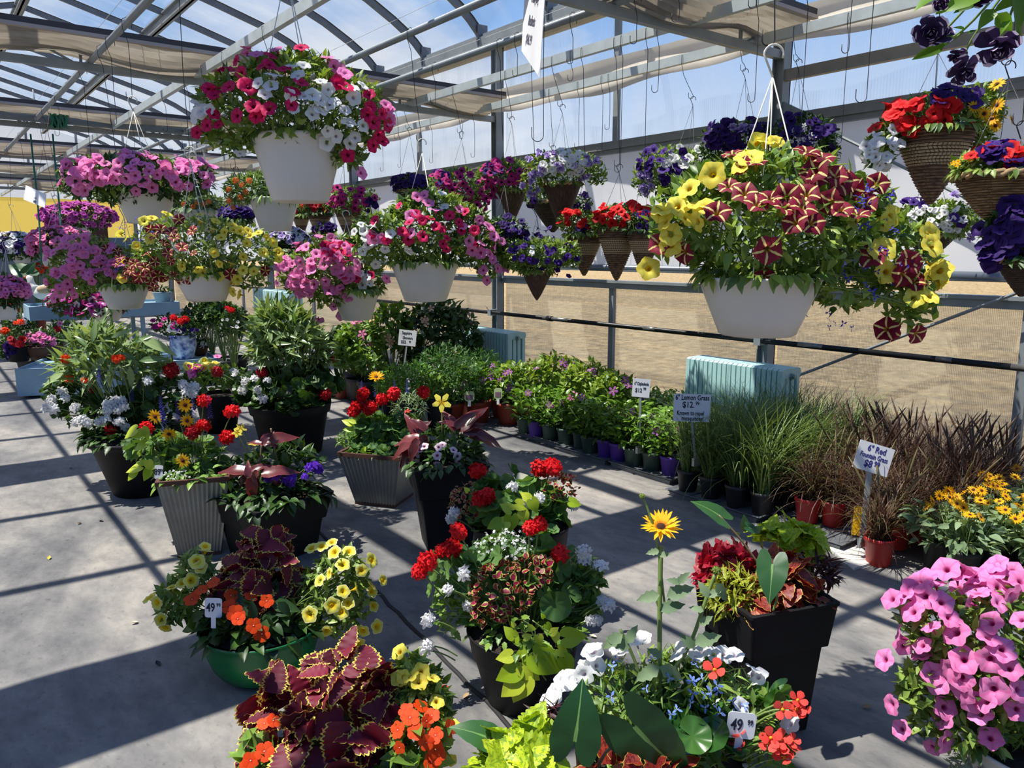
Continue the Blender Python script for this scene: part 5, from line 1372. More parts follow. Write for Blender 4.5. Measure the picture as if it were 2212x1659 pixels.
for (x0, y0, x1, y1, dd, wz) in ((2150, 20, 2115, 55, 0.0, 1.2), (2040, 98, 1978, 122, 0.03, 0.8), (2060, 80, 2010, 80, 0.04, 0.75), (2010, 95, 1988, 85, 0.02, 0.7), (2045, 100, 2025, 72, 0.02, 0.8), (2090, 75, 2110, 60, 0.0, 0.7), (2085, 65, 2062, 55, 0.0, 0.8), (2150, 30, 2190, 66, 0.02, 1.2), (2180, 40, 2160, 70, 0.02, 0.9), (2060, -20, 1975, 2, 0.02, 1.2), (2120, -20, 2030, 12, 0.0, 1.3), (2110, 5, 2065, 20, 0.02, 1.0), (2190, -20, 2215, 60, 0.03, 1.2), (2200, 60, 2190, 90, 0.0, 0.8), (2085, 100, 2086, 138, 0.0, 0.5), (2200, 0, 2150, 15, 0.05, 1.2)):
    a, b_ = at(x0, y0, D + dd), at(x1, y1, D + dd); L = np.linalg.norm(b_ - a)
    m.stamp(L_OV, frames((b_ - a)[None], (np.array([0, 0, 0.5]) + TOCAM(a) * 0.7 + rng.normal(size=3) * 0.3)[None]) * np.array([wz, 1, 1]) * L, (a - o)[None], None, 0)
m.build('foliage', [leaf_mat('near petunia leaves', srgb(58, 98, 30), srgb(120, 168, 40), transl=0.5), STEM], near)
for (x, y, r, tilt) in ((2008, 68, 0.026, -0.3), (2035, 78, 0.018, 0.5), (2080, 152, 0.024, -0.6), (2155, 100, 0.032, -0.2), (2068, 118, 0.014, -1.0), (2032, 8, 0.012, -0.8), (2120, -10, 0.02, 0.3)):
    p = at(x, y, D); d = unit(TOCAM(p) * 0.7 + np.array([0, 0, tilt]) + rng.normal(size=3) * 0.2); put('double_flower', fmesh('double', 'double'), near, p, face_frames(d[None])[0], r)
lathe_pot(near, [(0.13, 0.0), (0.19, 0.1), (0.2, 0.16)], POT_W, 32, soil_r=0.18, soil_z=0.14)
m = MB()
for i in range(3):
    a = 2 * math.pi * i / 3; m.tube([(0.195 * math.cos(a), 0.195 * math.sin(a), 0.155), (0, 0, 0.6)], 0.002, seg=5)
m.build('hanger', white_wire, near)

# ------------------------------------------------------------------ the empty hooks
BN = {0.50: 'bar at the far left edge', 1.30: 'left round bar', 2.10: 'square bar behind the highest pot', 2.92: 'round bar behind the highest pot', 3.58: 'round bar right of the highest pot', 4.22: 'second bar from the wall', 5.0: 'bar nearest the wall'}
HK = [(1174, 306, 2.92, .034), (1421, 200, 4.22, .022), (1237, 138, 3.58, .02), (1350, 22, 3.58, .02), (1375, 95, 3.58, .02), (1237, 175, 4.22, .02), (941, 224, 3.58, .02), (1118, 165, 3.58, .018), (1300, 330, 5.0, .02), (1316, 280, 5.0, .02), (1630, 221, 4.22, .022), (1728, 300, 4.22, .02), (1833, 115, 4.22, .02), (1871, 222, 4.22, .03), (1817, 310, 5.0, .02), (1633, 18, 3.58, .02), (1466, 48, 3.58, .02), (1000, 300, 5.0, .02), (935, 352, 5.0, .02), (866, 362, 5.0, .02), (828, 370, 5.0, .02), (1025, 340, 5.0, .02), (860, 300, 4.22, .02), (1340, 372, 4.22, .022), (1250, 320, 5.0, .02)]
order = {}
for x, y, X, r in sorted(HK, key=lambda h: (h[2], h[0])): order.setdefault(X, []).append((x, y, r))
NTH = ['first', 'second', 'third', 'fourth', 'fifth', 'sixth', 'seventh', 'eighth', 'ninth', 'tenth']
for X, lst in order.items():
    lst = [h for h in lst if at_x(h[0], h[1], X)[2] <= ZB - 0.08]
    for i, (x, y, r) in enumerate(lst):
        b_ = at_x(x, y, X)
        wire_hook((X, b_[1], ZB), b_, 'wire hook on the %s, %s from left' % (BN[X], NTH[i]), r=r)
for X, lst in {0.50: (5.6,), 1.30: (6.4, 9.0, 9.9, 12.2), 2.10: (6.9, 8.2, 9.6, 11.5, 13.0), 2.92: (9.2, 10.4, 11.8, 13.4)}.items():
    for i, y in enumerate(lst):
        b_ = np.array([X + rng.normal() * 0.02, y, ZB - 0.35 - 0.35 * rng.random()])
        wire_hook((X, y + rng.normal() * 0.03, ZB), b_, 'empty wire hook on the %s, %s from the near end' % (BN[X], NTH[i]), r=0.022)
# ================================================================== planted pots on the floor
BLK = plain('matt black plastic', srgb(27, 27, 29), rough=0.6, spec=0.22, noise=0.2, nscale=6)
GRN_GLAZE = plain('green glazed bowl', srgb(22, 120, 62), rough=0.35, noise=0.25, nscale=7, col2=srgb(18, 92, 48))
GAL_RIB = plain('fluted zinc', srgb(150, 150, 142), rough=0.5, metal=0.35, noise=0.2, nscale=7)
RUST = plain('rusty brown rim', srgb(92, 58, 46), rough=0.7, noise=0.3, nscale=12)
PAPER = plain('white card', srgb(236, 236, 238), rough=0.6)
INK = plain('black marker ink', srgb(30, 28, 44), rough=0.8)
INK_B = plain('violet marker ink', srgb(44, 36, 120), rough=0.8)
_TEXT = []
def letters(root, text, R, p, size, mat=INK, sx=1.0, under=None):
    c = bpy.data.curves.new('lettering', 'FONT'); c.body = text; c.size = size; c.extrude = 0.0004
    c.align_x = 'CENTER'; c.align_y = 'CENTER'; c.offset = size * 0.018; c.resolution_u = 3
    c.materials.append(mat)
    o = bpy.data.objects.new('lettering', c); COL.objects.link(o)
    M = Matrix.Identity(4); q = np.asarray(p, float) - np.array(root.location)
    for i in range(3):
        M[i][0] = float(R[i, 0] * sx); M[i][1] = float(R[i, 1]); M[i][2] = float(R[i, 2]); M[i][3] = float(q[i])
    _TEXT.append((o, under or root, M))
def letters_done():
    """the handwriting as meshes, each a part of its card"""
    bpy.context.view_layer.update(); dg = bpy.context.evaluated_depsgraph_get()
    made = [(bpy.data.meshes.new_from_object(o.evaluated_get(dg)), o, pa, M) for o, pa, M in _TEXT]
    for me, o, pa, M in made:
        c = o.data; bpy.data.objects.remove(o); bpy.data.curves.remove(c)
        q = link('lettering', me, pa); q.matrix_local = M
def card_frame(roll=0.0, yaw=0.0, lean=0.15):
    """a card turned to the camera: columns right, up, out"""
    a = YAW + yaw; rgt = np.array([math.cos(a), -math.sin(a), 0.0]); out = np.array([-math.sin(a), -math.cos(a), 0.0])
    up = np.array([0, 0, 1.0]); up, out = up * math.cos(lean) - out * math.sin(lean), out * math.cos(lean) + up * math.sin(lean)
    c, s_ = math.cos(roll), math.sin(roll)
    return np.stack([rgt * c + up * s_, up * c - rgt * s_, out], 1)
def rrect(w, h, r, n=5):
    pts = []
    for cx, cy, a0 in ((1, -1, -90), (1, 1, 0), (-1, 1, 90), (-1, -1, 180)):
        for i in range(n):
            t = math.radians(a0 + 90 * i / (n - 1)); pts.append((cx * (w / 2 - r) + r * math.cos(t), cy * (h / 2 - r) + r * math.sin(t)))
    return np.array(pts)
def card(mb, R, p, w, h, th=0.002, r=0.004, mat=0):
    q = rrect(w, h, r); k = len(q)
    f = np.concatenate([np.c_[q, np.full(k, th / 2)], np.c_[q, np.full(k, -th / 2)]]) @ R.T + p
    mb.raw(f, [tuple(range(k)), tuple(range(2 * k - 1, k - 1, -1))] + [(i, i + k, (i + 1) % k + k, (i + 1) % k) for i in range(k)], mat=mat)
def price_tag(x, y, D, wpx, hpx, txt, cents, label, roll=0.0, lean=0.1, ink=INK, stake=0.03):
    p = at(x, y, D); k = D / FPX; w_, h_ = wpx * k, hpx * k; R = card_frame(roll, 0, lean)
    root = thing('price_tag', label, 'price tag', p - R[:, 1] * (h_ / 2 + stake)); o = np.array(root.location)
    m = MB(); card(m, R, p - o, w_, h_, 0.0015, w_ * 0.14); tc_ = m.build('tag_card', PAPER, root, smooth=False)
    m = MB(); card(m, R, p - o - R[:, 1] * (h_ / 2 + stake / 2) - R[:, 2] * 0.001, w_ * 0.28, stake + 0.02, 0.0012, 0.002); m.build('tag_stake', PAPER, root, smooth=False)
    letters(root, txt, R, p + R[:, 2] * 0.0014 - R[:, 0] * w_ * 0.16, h_ * 0.62, ink, 0.72, tc_)
    letters(root, cents, R, p + R[:, 2] * 0.0014 + R[:, 0] * w_ * 0.30 + R[:, 1] * h_ * 0.14, h_ * 0.27, ink, 0.8, tc_)
    return root
def leafpx(mb, o, t, x0, y0, x1, y1, D, mat=0, dd=0.0, face=0.7, up=0.5, k=1.0, wide=1.0, side=0.0, tone=None):
    a, b_ = at(x0, y0, D), at(x1, y1, D + dd); L = np.linalg.norm(b_ - a)
    mb.stamp(t, frames((b_ - a)[None], (np.array([0, 0, up]) + TOCAM(a) * face + RT * side + rng.normal(size=3) * 0.08)[None]) * np.array([wide, 1, 1]) * (L / k), (a - o)[None], tone, mat)
def stalk(mb, o, pts, D, r=0.003, mat=0, dd=0.0):
    a = np.array([at(x, y, D + dd * i) - o for i, (x, y) in enumerate(pts)])
    t = np.linspace(0, len(a) - 1, 12); s_ = np.stack([np.interp(t, np.arange(len(a)), a[:, i]) for i in range(3)], -1)
    s_[1:-1] = (s_[:-2] + 2 * s_[1:-1] + s_[2:]) / 4
    mb.tube(s_, r, seg=6, mat=mat)
class Planter:
    def __init__(s, label, base_px, rb, name='planted_pot', cat='potted plant', group=None, floorz=0.0, at_=None):
        f = floor_at(*base_px, z=floorz) if at_ is None else np.asarray(at_, float)
        s.c = f + FH * rb if at_ is None else f
        s.D = px(s.c)[2]; s.root = thing(name, label, cat, s.c, group); s.o = np.array(s.root.location)
        s.mats, s.parts, s.mds = [], {}, []
    def height(s, x, y, dn=0.0): return at(x, y, px(s.c)[2] - dn)[2] - s.c[2]
    def skirt(s, name, half, z, t, mt, n_, size, rot=None):
        """leaves covering the soil and spilling over the rim"""
        m, ms = s.part(name)
        if mt not in ms: ms.append(mt)
        if rot is None:
            a = rng.random(n_) * 6.283; q = np.sqrt(rng.random(n_)) * half; xy = np.stack([q * np.cos(a), q * np.sin(a)], -1)
        else: xy = rng.uniform(-half, half, (n_, 2)) @ rotz(rot)[:2, :2].T
        out = np.c_[xy / half, np.zeros(n_)]; edge = np.linalg.norm(out, axis=1, keepdims=True)
        P_ = np.c_[xy, z - 0.01 + 0.07 * (1 - edge[:, 0]) + 0.03 * rng.random(n_)]
        yd = unit(out + 1e-3) + rng.normal(size=(n_, 3)) * 0.4 + np.array([0, 0, 0.6]) - np.array([0, 0, 0.95]) * edge
        m.stamp(t, frames(yd, out * 0.4 + np.array([0, 0, 1.0])) * (size * (0.7 + 0.6 * rng.random(n_)))[:, None, None], P_, None, ms.index(mt))
    def front(s, x, y):
        """the foliage surface along this line of sight, else the pot's own distance"""
        hs = [h[0] for h in (md.hit(x, y) for md in s.mds) if h is not None]
        if not hs: return at(x, y, s.D - 0.08)
        return min(hs, key=lambda p: np.linalg.norm(p - CAM))
    def big(s, name, t, mt, x0, y0, x1, y1, D, tone=None, **kw):
        """one large leaf, a part of its own"""
        m = MB(); leafpx(m, s.o, t, x0, y0, x1, y1, D, 0, tone=[rng.random() if tone is None else tone], **kw); m.build(name, mt, s.root)
    def part(s, name):
        if name not in s.parts: s.parts[name] = (MB(), [])
        return s.parts[name]
    def leaves(s, name, md, t, mt, n_, size, **kw):
        m, ms = s.part(name)
        if mt not in ms: ms.append(mt)
        s.mds.append(md); before = len(m.V); leaves_on(m, md, t, n_, size, ms.index(mt), **kw)
        for i in range(before, len(m.V)): m.V[i] = m.V[i] - s.o
    def leaf(s, name, t, mt, *a, **kw):
        m, ms = s.part(name)
        if mt not in ms: ms.append(mt)
        leafpx(m, s.o, t, *a, mat=ms.index(mt), **kw)
    def stalk(s, name, mt, pts, D, r=0.003, dd=0.0):
        m, ms = s.part(name)
        if mt not in ms: ms.append(mt)
        stalk(m, s.o, pts, D, r, ms.index(mt), dd)
    def stems(s, name, md, n_, z0, mt=None, r=0.0025, rad=0.08):
        m, ms = s.part(name); mt = mt or STEM
        if mt not in ms: ms.append(mt)
        P, N = md.sample(n_, 0.7, 0.98, -0.2)
        for p in P:
            b_ = p - s.o; a = np.array([b_[0] * 0.35, b_[1] * 0.35, z0]); mid = (a + b_) / 2 + np.array([0, 0, 0.03]); t = np.linspace(0, 1, 5)[:, None]
            m.tube((1 - t) ** 2 * a + 2 * t * (1 - t) * mid + t * t * b_, r, seg=4, mat=ms.index(mt), cap=False)
    def heads(s, kind, col, pts, r, D=None, stem=0.10, tilt=0.5, jit=0.25, cam_=0.45, stem_r=0.0028, dd=0.0):
        """flower heads standing at seen places, each on a stem"""
        me = fmesh(kind, col)
        for (x, y) in pts:
            p = at(x, y, D) if D else s.front(x, y); p = p + unit(CAM - p) * 0.03; d = unit(TOCAM(p) * cam_ + np.array([0, 0, tilt]) + rng.normal(size=3) * jit)
            if kind == 'spike': d = unit(np.array([0, 0, 1.0]) + rng.normal(size=3) * 0.08)
            put(FNAME[kind], me, s.root, p, face_frames(d[None])[0], r * (1 + 0.1 * rng.normal()))
            if stem:
                m = MB()
                q = p - s.o; b_ = q + np.array([(0 - q[0]) * 0.3, (0 - q[1]) * 0.3, -stem]) ; mid = (q + b_) / 2 + np.array([0, 0, 0.02]); t = np.linspace(0, 1, 5)[:, None]
                m.tube((1 - t) ** 2 * (q - d * r * 0.1) + 2 * t * (1 - t) * mid + t * t * b_, stem_r, seg=5, cap=False); m.build('flower_stem', STEM, s.root)
    def done(s):
        for k, (m, ms) in s.parts.items():
            if m.n: m.build(k, ms, s.root)
        return s.root

# ---- the green bowl of coleus, lower left
P = Planter('green bowl planter of dark red coleus, orange impatiens and yellow petunias', (548, 1488), 0.125)
H = P.height(455, 1335); R = 0.215
lathe_pot(P.root, [(0.55 * R, 0), (0.62 * R, 0.006), (0.75 * R, 0.12 * H), (0.88 * R, 0.32 * H), (0.96 * R, 0.58 * H), (0.975 * R, 0.80 * H), (0.985 * R, 0.90 * H), (1.05 * R, 0.965 * H), (1.06 * R, 1.0 * H), (1.0 * R, 1.0 * H)], GRN_GLAZE, 56, soil_r=0.95 * R, soil_z=0.9 * H)
P.skirt('impatiens_foliage', R, H, L_OV, G_DK, 90, 0.08)
D = P.D
md = Mound(D, [(572, 1255, 88, 72), (578, 1185, 55, 42), (505, 1265, 45, 50)])
P.leaves('coleus_leaves', md, L_COL, C_BIG, 95, 0.105, lo=0.75, hi=1.02, zmin=-0.45, jit=0.5, sv=0.3, up=0.25, out=0.5, grav=0.5)
my = Mound(D, [(725, 1285, 80, 85), (740, 1240, 60, 55), (700, 1330, 60, 45), (395, 1285, 52, 45), (380, 1320, 40, 30), (420, 1230, 38, 40)])
P.leaves('petunia_foliage', my, L_PET, G_PET, 1150, 0.045, zmin=-0.85)
P.stems('petunia_foliage', my, 60, H)
mi = Mound(D - 0.1, [(545, 1325, 95, 45), (470, 1340, 55, 30)])
P.leaves('impatiens_foliage', mi, L_OV, G_DK, 130, 0.085, zmin=-0.9, grav=0.3)
Zc = 2.967
blooms(P.root, my, 'petunia', 'pale yellow', zz([(740,185),(820,265),(880,255),(945,230),(1045,285),(1180,335),(1010,360),(1120,395),(925,420),(870,460),(1090,510),(1180,490),(1180,530),(1040,595),(945,610),(1190,615),(810,665),(910,765),(1125,765),(750,810),(1010,525),(1215,740),(1000,650),(960,290),(120,255),(75,340),(95,370),(1250,460),(1100,850)], 400, 1100, Zc) + [(330, 1290), (345, 1300), (352, 1335), (375, 1270), (395, 1262), (415, 1250), (440, 1195), (425, 1215), (360, 1350)], 0.027, jit=0.3)
blooms(P.root, mi, 'impatiens', 'orange', zz([(425,575),(520,605),(295,640),(330,680),(345,710),(440,745),(490,785),(300,570),(115,535),(60,590),(190,490)], 400, 1100, Zc), 0.028, jit=0.2, cam_=0.6)
for (x0, y0, x1, y1) in ((575, 1330, 580, 1385), (540, 1340, 530, 1410), (560, 1370, 545, 1430), (500, 1345, 470, 1360), (600, 1300, 630, 1330), (440, 1320, 410, 1345), (520, 1360, 510, 1400)):
    P.leaf('impatiens_foliage', L_OV, G_DK, x0, y0, x1, y1, D - 0.2)
P.done()
price_tag(461, 1313, D - 0.22, 37, 43, '49', '99', 'white 49.99 price tag in the green bowl', roll=-0.03)

# ---- the coleus pot at the bottom edge
P = Planter('pot of large yellow-frilled red coleus and orange impatiens at the bottom edge', None, 0, at_=np.append(at(742, 1640, 2.25)[:2], 0.0))
H = at(742, 1640, 2.25)[2]; R = 0.2
lathe_pot(P.root, [(0.55 * R, 0), (0.62 * R, 0.006), (0.80 * R, 0.2 * H), (0.94 * R, 0.55 * H), (0.98 * R, 0.9 * H), (1.06 * R, 0.97 * H), (1.0 * R, H)], GRN_GLAZE, 48, soil_r=0.95 * R, soil_z=0.92 * H)
P.skirt('impatiens_foliage', R, H, L_OV, G_DK, 70, 0.08)
D = 2.25
md = Mound(D, [(725, 1575, 165, 100), (745, 1465, 92, 64), (640, 1520, 85, 80), (835, 1510, 70, 70), (590, 1590, 72, 66)])
P.leaves('coleus_leaves', md, L_COL, C_BIG, 125, 0.116, lo=0.75, hi=1.02, zmin=-0.45, jit=0.5, sv=0.3, up=0.25, out=0.5, grav=0.5)
my = Mound(D, [(905, 1490, 62, 55), (940, 1550, 40, 70), (890, 1440, 36, 30)])
P.leaves('petunia_foliage', my, L_PET, G_PET, 420, 0.045, zmin=-0.85); P.stems('petunia_foliage', my, 40, H)
mi = Mound(D - 0.1, [(905, 1600, 62, 70), (560, 1625, 40, 50)])
P.leaves('impatiens_foliage', mi, L_OV, G_MID, 110, 0.07, zmin=-0.9)
blooms(P.root, my, 'petunia', 'yellow', zz([(1385,935),(1150,960),(1240,1025),(1385,1065),(1510,1060),(1580,1090),(1450,1080),(1600,1220),(1680,1360),(1690,1590),(1440,1640),(1500,1110),(1410,1060),(1100,860)], 400, 1100, Zc), 0.023, jit=0.4)
blooms(P.root, mi, 'impatiens', 'orange', zz([(1570,1340),(1510,1290),(1430,1310),(1480,1430),(1380,1420),(1390,1520),(1540,1490),(1590,1530),(1570,1600),(1670,1410),(1540,1370),(1450,1350),(500,1400),(550,1380),(500,1550),(410,1630),(430,1600),(670,1180),(1600,1560),(1590,1450)], 400, 1100, Zc), 0.023, jit=0.3, cam_=0.5)
P.done()

# ---- round black pot in the middle foreground
P = Planter('round black pot with small-leaved coleus and lime vine in the middle foreground', (1132, 1553), 0.13)
D = P.D; H = P.height(1012, 1340); R = 0.205
lathe_pot(P.root, [(0.60 * R, 0), (0.64 * R, 0.004), (0.86 * R, 0.62 * H), (0.885 * R, 0.66 * H), (0.91 * R, 0.67 * H), (0.97 * R, 0.96 * H), (1.0 * R, 0.97 * H), (1.0 * R, H)], BLK, 56, soil_r=0.92 * R, soil_z=0.92 * H)
P.skirt('verbena_foliage', R, H, L_TOOTH, G_MID, 150, 0.05)
mg = Mound(D, [(1200, 1260, 85, 75), (1120, 1210, 95, 55), (1000, 1240, 80, 60), (1230, 1310, 55, 45)])
P.leaves('geranium_foliage', mg, L_GER, G_GER, 150, 0.036, lo=0.7, zmin=-0.7, out=0.3, jit=0.5, up=0.7)
P.stems('geranium_foliage', mg, 60, H, r=0.003)
mc = Mound(D - 0.12, [(1085, 1275, 68, 60), (1150, 1235, 45, 36), (1060, 1320, 40, 30)])
P.leaves('coleus_leaves', mc, L_RND, C_SM, 320, 0.024, lo=0.9, hi=1.05, zmin=-0.6, jit=0.4, out=0.5)
me_ = Mound(D, [(1095, 1180, 60, 30)])
P.leaves('euphorbia_foliage', me_, L_FINE, G_GREY, 160, 0.03); 
mv = Mound(D, [(985, 1290, 52, 44), (980, 1340, 42, 36), (1265, 1250, 45, 50), (1280, 1300, 30, 25)])
P.leaves('verbena_foliage', mv, L_TOOTH, G_MID, 320, 0.04, zmin=-0.9); P.stems('verbena_foliage', mv, 30, H)
blooms(P.root, me_, 'five', 'white', scat(1090, 1178, 60, 28, 90), 0.0055, jit=0.4)
P.heads('geranium', 'scarlet', [(990, 1150), (1165, 1133), (1210, 1198), (955, 1190), (925, 1212), (905, 1235), (975, 1185), (1145, 1140)], 0.038, stem=0.14)
P.heads('verbena', 'white', zz([(1550,1080),(1650,1170),(840,1210),(740,1310),(1670,1380),(1630,1490),(620,1490),(870,1400),(1560,1130),(1700,1400)], 700, 800, 2.765) + [(925, 1395), (918, 1405), (965, 1275), (1275, 1340)], 0.030, stem=0.05)
Zv = 3.615
for (x0, y0, x1, y1) in ((745, 620, 680, 555), (760, 545, 735, 515), (880, 565, 935, 575), (955, 640, 970, 710), (1020, 545, 1060, 590), (1085, 620, 1085, 690), (1180, 640, 1335, 628), (720, 785, 615, 810), (820, 790, 835, 700), (760, 900, 615, 980), (850, 880, 965, 980), (960, 800, 1155, 915), (1120, 740, 1195, 790), (1160, 820, 1225, 930), (770, 1000, 655, 1110), (830, 990, 750, 1160), (990, 480, 970, 450), (800, 870, 870, 870), (900, 800, 945, 745), (770, 660, 790, 600), (850, 640, 905, 620), (1060, 600, 1110, 560)):
    a = zz([(x0, y0), (x1, y1)], 900, 1200, Zv)
    P.big('vine_leaf', L_HEART, G_LIME, a[0][0], a[0][1], a[1][0], a[1][1], D - 0.25, k=1.28, face=1.1, up=0.35)
for pts in (((1130, 1340), (1160, 1360), (1150, 1400), (1120, 1450), (1110, 1490)), ((1150, 1340), (1190, 1370), (1230, 1375)), ((1140, 1345), (1165, 1400), (1160, 1440), (1180, 1470)), ((1130, 1345), (1110, 1360), (1095, 1370))):
    P.stalk('sweet_potato_vine', STEM, pts, D - 0.22, 0.0022)
P.leaf('geranium_foliage', L_GER, G_GER, 1200, 1305, 1208, 1340, D - 0.22, k=1.0, face=1.0, up=0.2)
P.done()

# ---- the pot just behind it
P = Planter('black pot of red geranium right behind the middle foreground pot', None, 0, at_=np.append(at(1125, 1120, 3.35)[:2], 0.0))
D = 3.35; H = at(1125, 1128, 3.35)[2]; R = 0.215
lathe_pot(P.root, [(0.62 * R, 0), (0.86 * R, 0.62 * H), (0.91 * R, 0.67 * H), (0.97 * R, 0.96 * H), (1.0 * R, H)], BLK, 48, soil_r=0.92 * R, soil_z=0.92 * H)
P.skirt('geranium_foliage', R, H, L_GER, G_GER, 60, 0.03)
mg = Mound(D, [(1110, 1075, 95, 50), (1180, 1100, 60, 45), (1060, 1110, 50, 45)])
P.leaves('geranium_foliage', mg, L_GER, G_GER, 110, 0.042, lo=0.7, zmin=-0.6, out=0.3, up=0.7); P.stems('geranium_foliage', mg, 40, H)
mc = Mound(D, [(1195, 1055, 52, 34), (1010, 1085, 40, 45), (1235, 1050, 18, 25)])
P.leaves('coleus_leaves', mc, L_RND, C_SM, 260, 0.022, lo=0.85, zmin=-0.7, jit=0.5)
for (x0, y0, x1, y1) in ((1100, 1100, 1075, 1085), (1105, 1120, 1100, 1160), (1120, 1090, 1150, 1100), (1075, 1130, 1045, 1145), (1235, 1085, 1262, 1092), (1150, 1085, 1165, 1115), (1140, 1075, 1120, 1060), (1010, 1060, 1000, 1050), (1090, 1130, 1060, 1150), (1130, 1110, 1140, 1140)):
    P.big('vine_leaf', L_HEART, G_LIME, x0, y0, x1, y1, D - 0.2, k=1.6, face=0.9)
P.heads('geranium', 'scarlet', [(1033, 1018), (1052, 1070), (1165, 1010), (1192, 1010), (1040, 1080)], 0.046, stem=0.14)
P.heads('verbena', 'white', [(1107, 1052), (1165, 1075), (1138, 1085), (1240, 1090), (982, 1105), (975, 1120)], 0.030, stem=0.05)
P.done()
b = at(1128, 1034, 3.3); Rc = card_frame(-0.15, 0.4, 0.3)
tg = thing('plant_tag', 'blank cream plant tag standing in the pot behind the middle foreground pot', 'plant tag', b - np.array([0, 0, 0.09])); m = MB(); card(m, Rc, np.array([0, 0, 0.09]), 0.055, 0.045, 0.001, 0.012); card(m, Rc, np.array([0, 0, 0.03]), 0.016, 0.12, 0.001, 0.003); m.build('tag_card', plain('cream plastic', srgb(196, 192, 170), rough=0.5), tg, smooth=False)

# ---- tall black square planter with purple canna
P = Planter('tall slim black planter of purple canna with blush white petunias', (960, 1192), 0.12)
D = P.D; H = P.height(960, 1004, 0.2)
square_pot(P.root, 0.40, 0.235, H, BLK, rot=-YAW + 0.28, collar=0.36)
P.skirt('foliage', 0.21, H, L_OV, G_DK, 150, 0.06, -YAW + 0.28)
ml = Mound(D, [(970, 955, 75, 38), (1010, 970, 34, 40), (930, 960, 50, 30)])
P.leaves('foliage', ml, L_OV, G_DK, 170, 0.06, zmin=-0.7); P.leaves('foliage', ml, L_PET, G_DK, 160, 0.04, zmin=-0.8)
for (x0, y0, x1, y1) in ((905, 945, 836, 975), (900, 940, 880, 890), (905, 945, 850, 945), (905, 950, 870, 1000), (910, 940, 930, 985), (905, 935, 925, 905), (905, 945, 845, 1000), (990, 930, 1040, 870), (985, 930, 960, 880), (1000, 930, 1040, 905), (1010, 935, 1075, 950), (1000, 935, 1065, 925), (985, 925, 1020, 880), (1030, 940, 1090, 950), (920, 930, 890, 895), (990, 920, 950, 900)):
    P.big('canna_leaf', L_CANNA, G_PUR, x0, y0, x1, y1, D - 0.12 + rng.normal() * 0.05, face=0.5, up=0.8)
for pts in (((905, 1000), (905, 940)), ((990, 985), (990, 925)), ((955, 960), (955, 880), (950, 865))): P.stalk('canna', STEM_R, pts, D - 0.05, 0.005)
mp_ = Mound(D - 0.15, [(950, 980, 45, 20)])
blooms(P.root, mp_, 'petunia', 'blush', [(910, 975), (900, 987), (918, 968), (945, 985), (948, 970), (978, 975), (985, 985), (990, 992), (945, 1000), (955, 965)], 0.026, jit=0.2, cam_=0.7)
P.heads('five', 'yellow', [(954, 869)], 0.05, stem=0.1, cam_=0.9, tilt=0.2)
P.heads('mandevilla', 'coral', [(880, 888), (1030, 895)], 0.02, stem=0.06)
P.done()

# ---- fluted zinc planter behind it
P = Planter('fluted zinc planter of red geraniums beside the tall slim black planter', (822, 1096), 0.16)
D = P.D; H = P.height(740, 974, 0.12)
square_pot(P.root, 0.42, 0.27, H, GAL_RIB, rot=-YAW - 0.3, rib=14, rim=RUST)
P.skirt('geranium_foliage', 0.19, H, L_GER, G_GER, 80, 0.035, -YAW - 0.3); P.skirt('fine_foliage', 0.2, H, L_FINE, G_MID, 200, 0.04, -YAW - 0.3)
mg = Mound(D, [(810, 930, 60, 42), (865, 930, 45, 36)])
P.leaves('geranium_foliage', mg, L_GER, G_GER, 110, 0.045, zmin=-0.5, out=0.3, up=0.7); P.stems('geranium_foliage', mg, 30, H)
P.leaves('fine_foliage', Mound(D, [(760, 950, 34, 24)]), L_FINE, G_MID, 260, 0.04)
P.leaves('fine_foliage', Mound(D, [(885, 880, 40, 34)]), L_LAN, G_GREY, 160, 0.06)
for (x0, y0, x1, y1) in ((765, 920, 738, 905), (765, 930, 740, 925), (770, 915, 750, 905), (790, 965, 778, 985)): P.leaf('lime_leaves', L_OV, G_LIME, x0, y0, x1, y1, D - 0.2)
P.heads('geranium', 'scarlet', [(765, 890), (795, 885), (825, 862), (782, 858), (785, 850), (915, 848), (800, 880), (850, 850), (770, 880)], 0.050, stem=0.12)
P.heads('spike', 'spike', [(783, 862), (810, 858), (855, 855), (880, 850)], 0.10, stem=0.05)
P.heads('sunflower', 'gold', [(813, 815)], 0.042, stem=0.2, cam_=0.6)
P.done()

# ---- big black round pot at the middle distance
P = Planter('big black round pot with a tall leafy bush, red geranium and white verbena', None, 0, at_=np.append(at(628, 905, 6.2)[:2], 0.0))
D = 6.2; H = at(628, 868, 6.2)[2]; R = 0.325
lathe_pot(P.root, [(0.70 * R, 0), (0.72 * R, 0.01), (0.90 * R, 0.80 * H), (0.96 * R, 0.82 * H), (1.0 * R, 0.98 * H), (1.0 * R, H)], BLK, 56, soil_r=0.92 * R, soil_z=0.92 * H)
P.skirt('geranium_foliage', R, H, L_GER, G_DK, 150, 0.05)
mt_ = Mound(D, [(620, 740, 85, 75), (600, 700, 60, 50), (660, 760, 55, 55)])
P.leaves('bush', mt_, L_WIL, G_WIL, 900, 0.16, zmin=-0.6, jit=0.5, lo=0.4)
P.stems('bush', mt_, 50, H, r=0.004)
mg = Mound(D, [(630, 835, 95, 48), (560, 845, 50, 40), (690, 830, 45, 40)])
P.leaves('geranium_foliage', mg, L_GER, G_DK, 240, 0.055, zmin=-0.7, out=0.3, up=0.6)
P.heads('geranium', 'crimson', [(566, 805), (702, 852), (468, 803)], 0.055, stem=0.1)
P.heads('verbena', 'white', zz([(1570,1260),(1630,1240),(1710,1250),(1550,1310),(1650,1310),(1680,1365),(1620,1415),(1500,1200)], 0, 400, 2.962), 0.042, stem=0.05)
P.done()

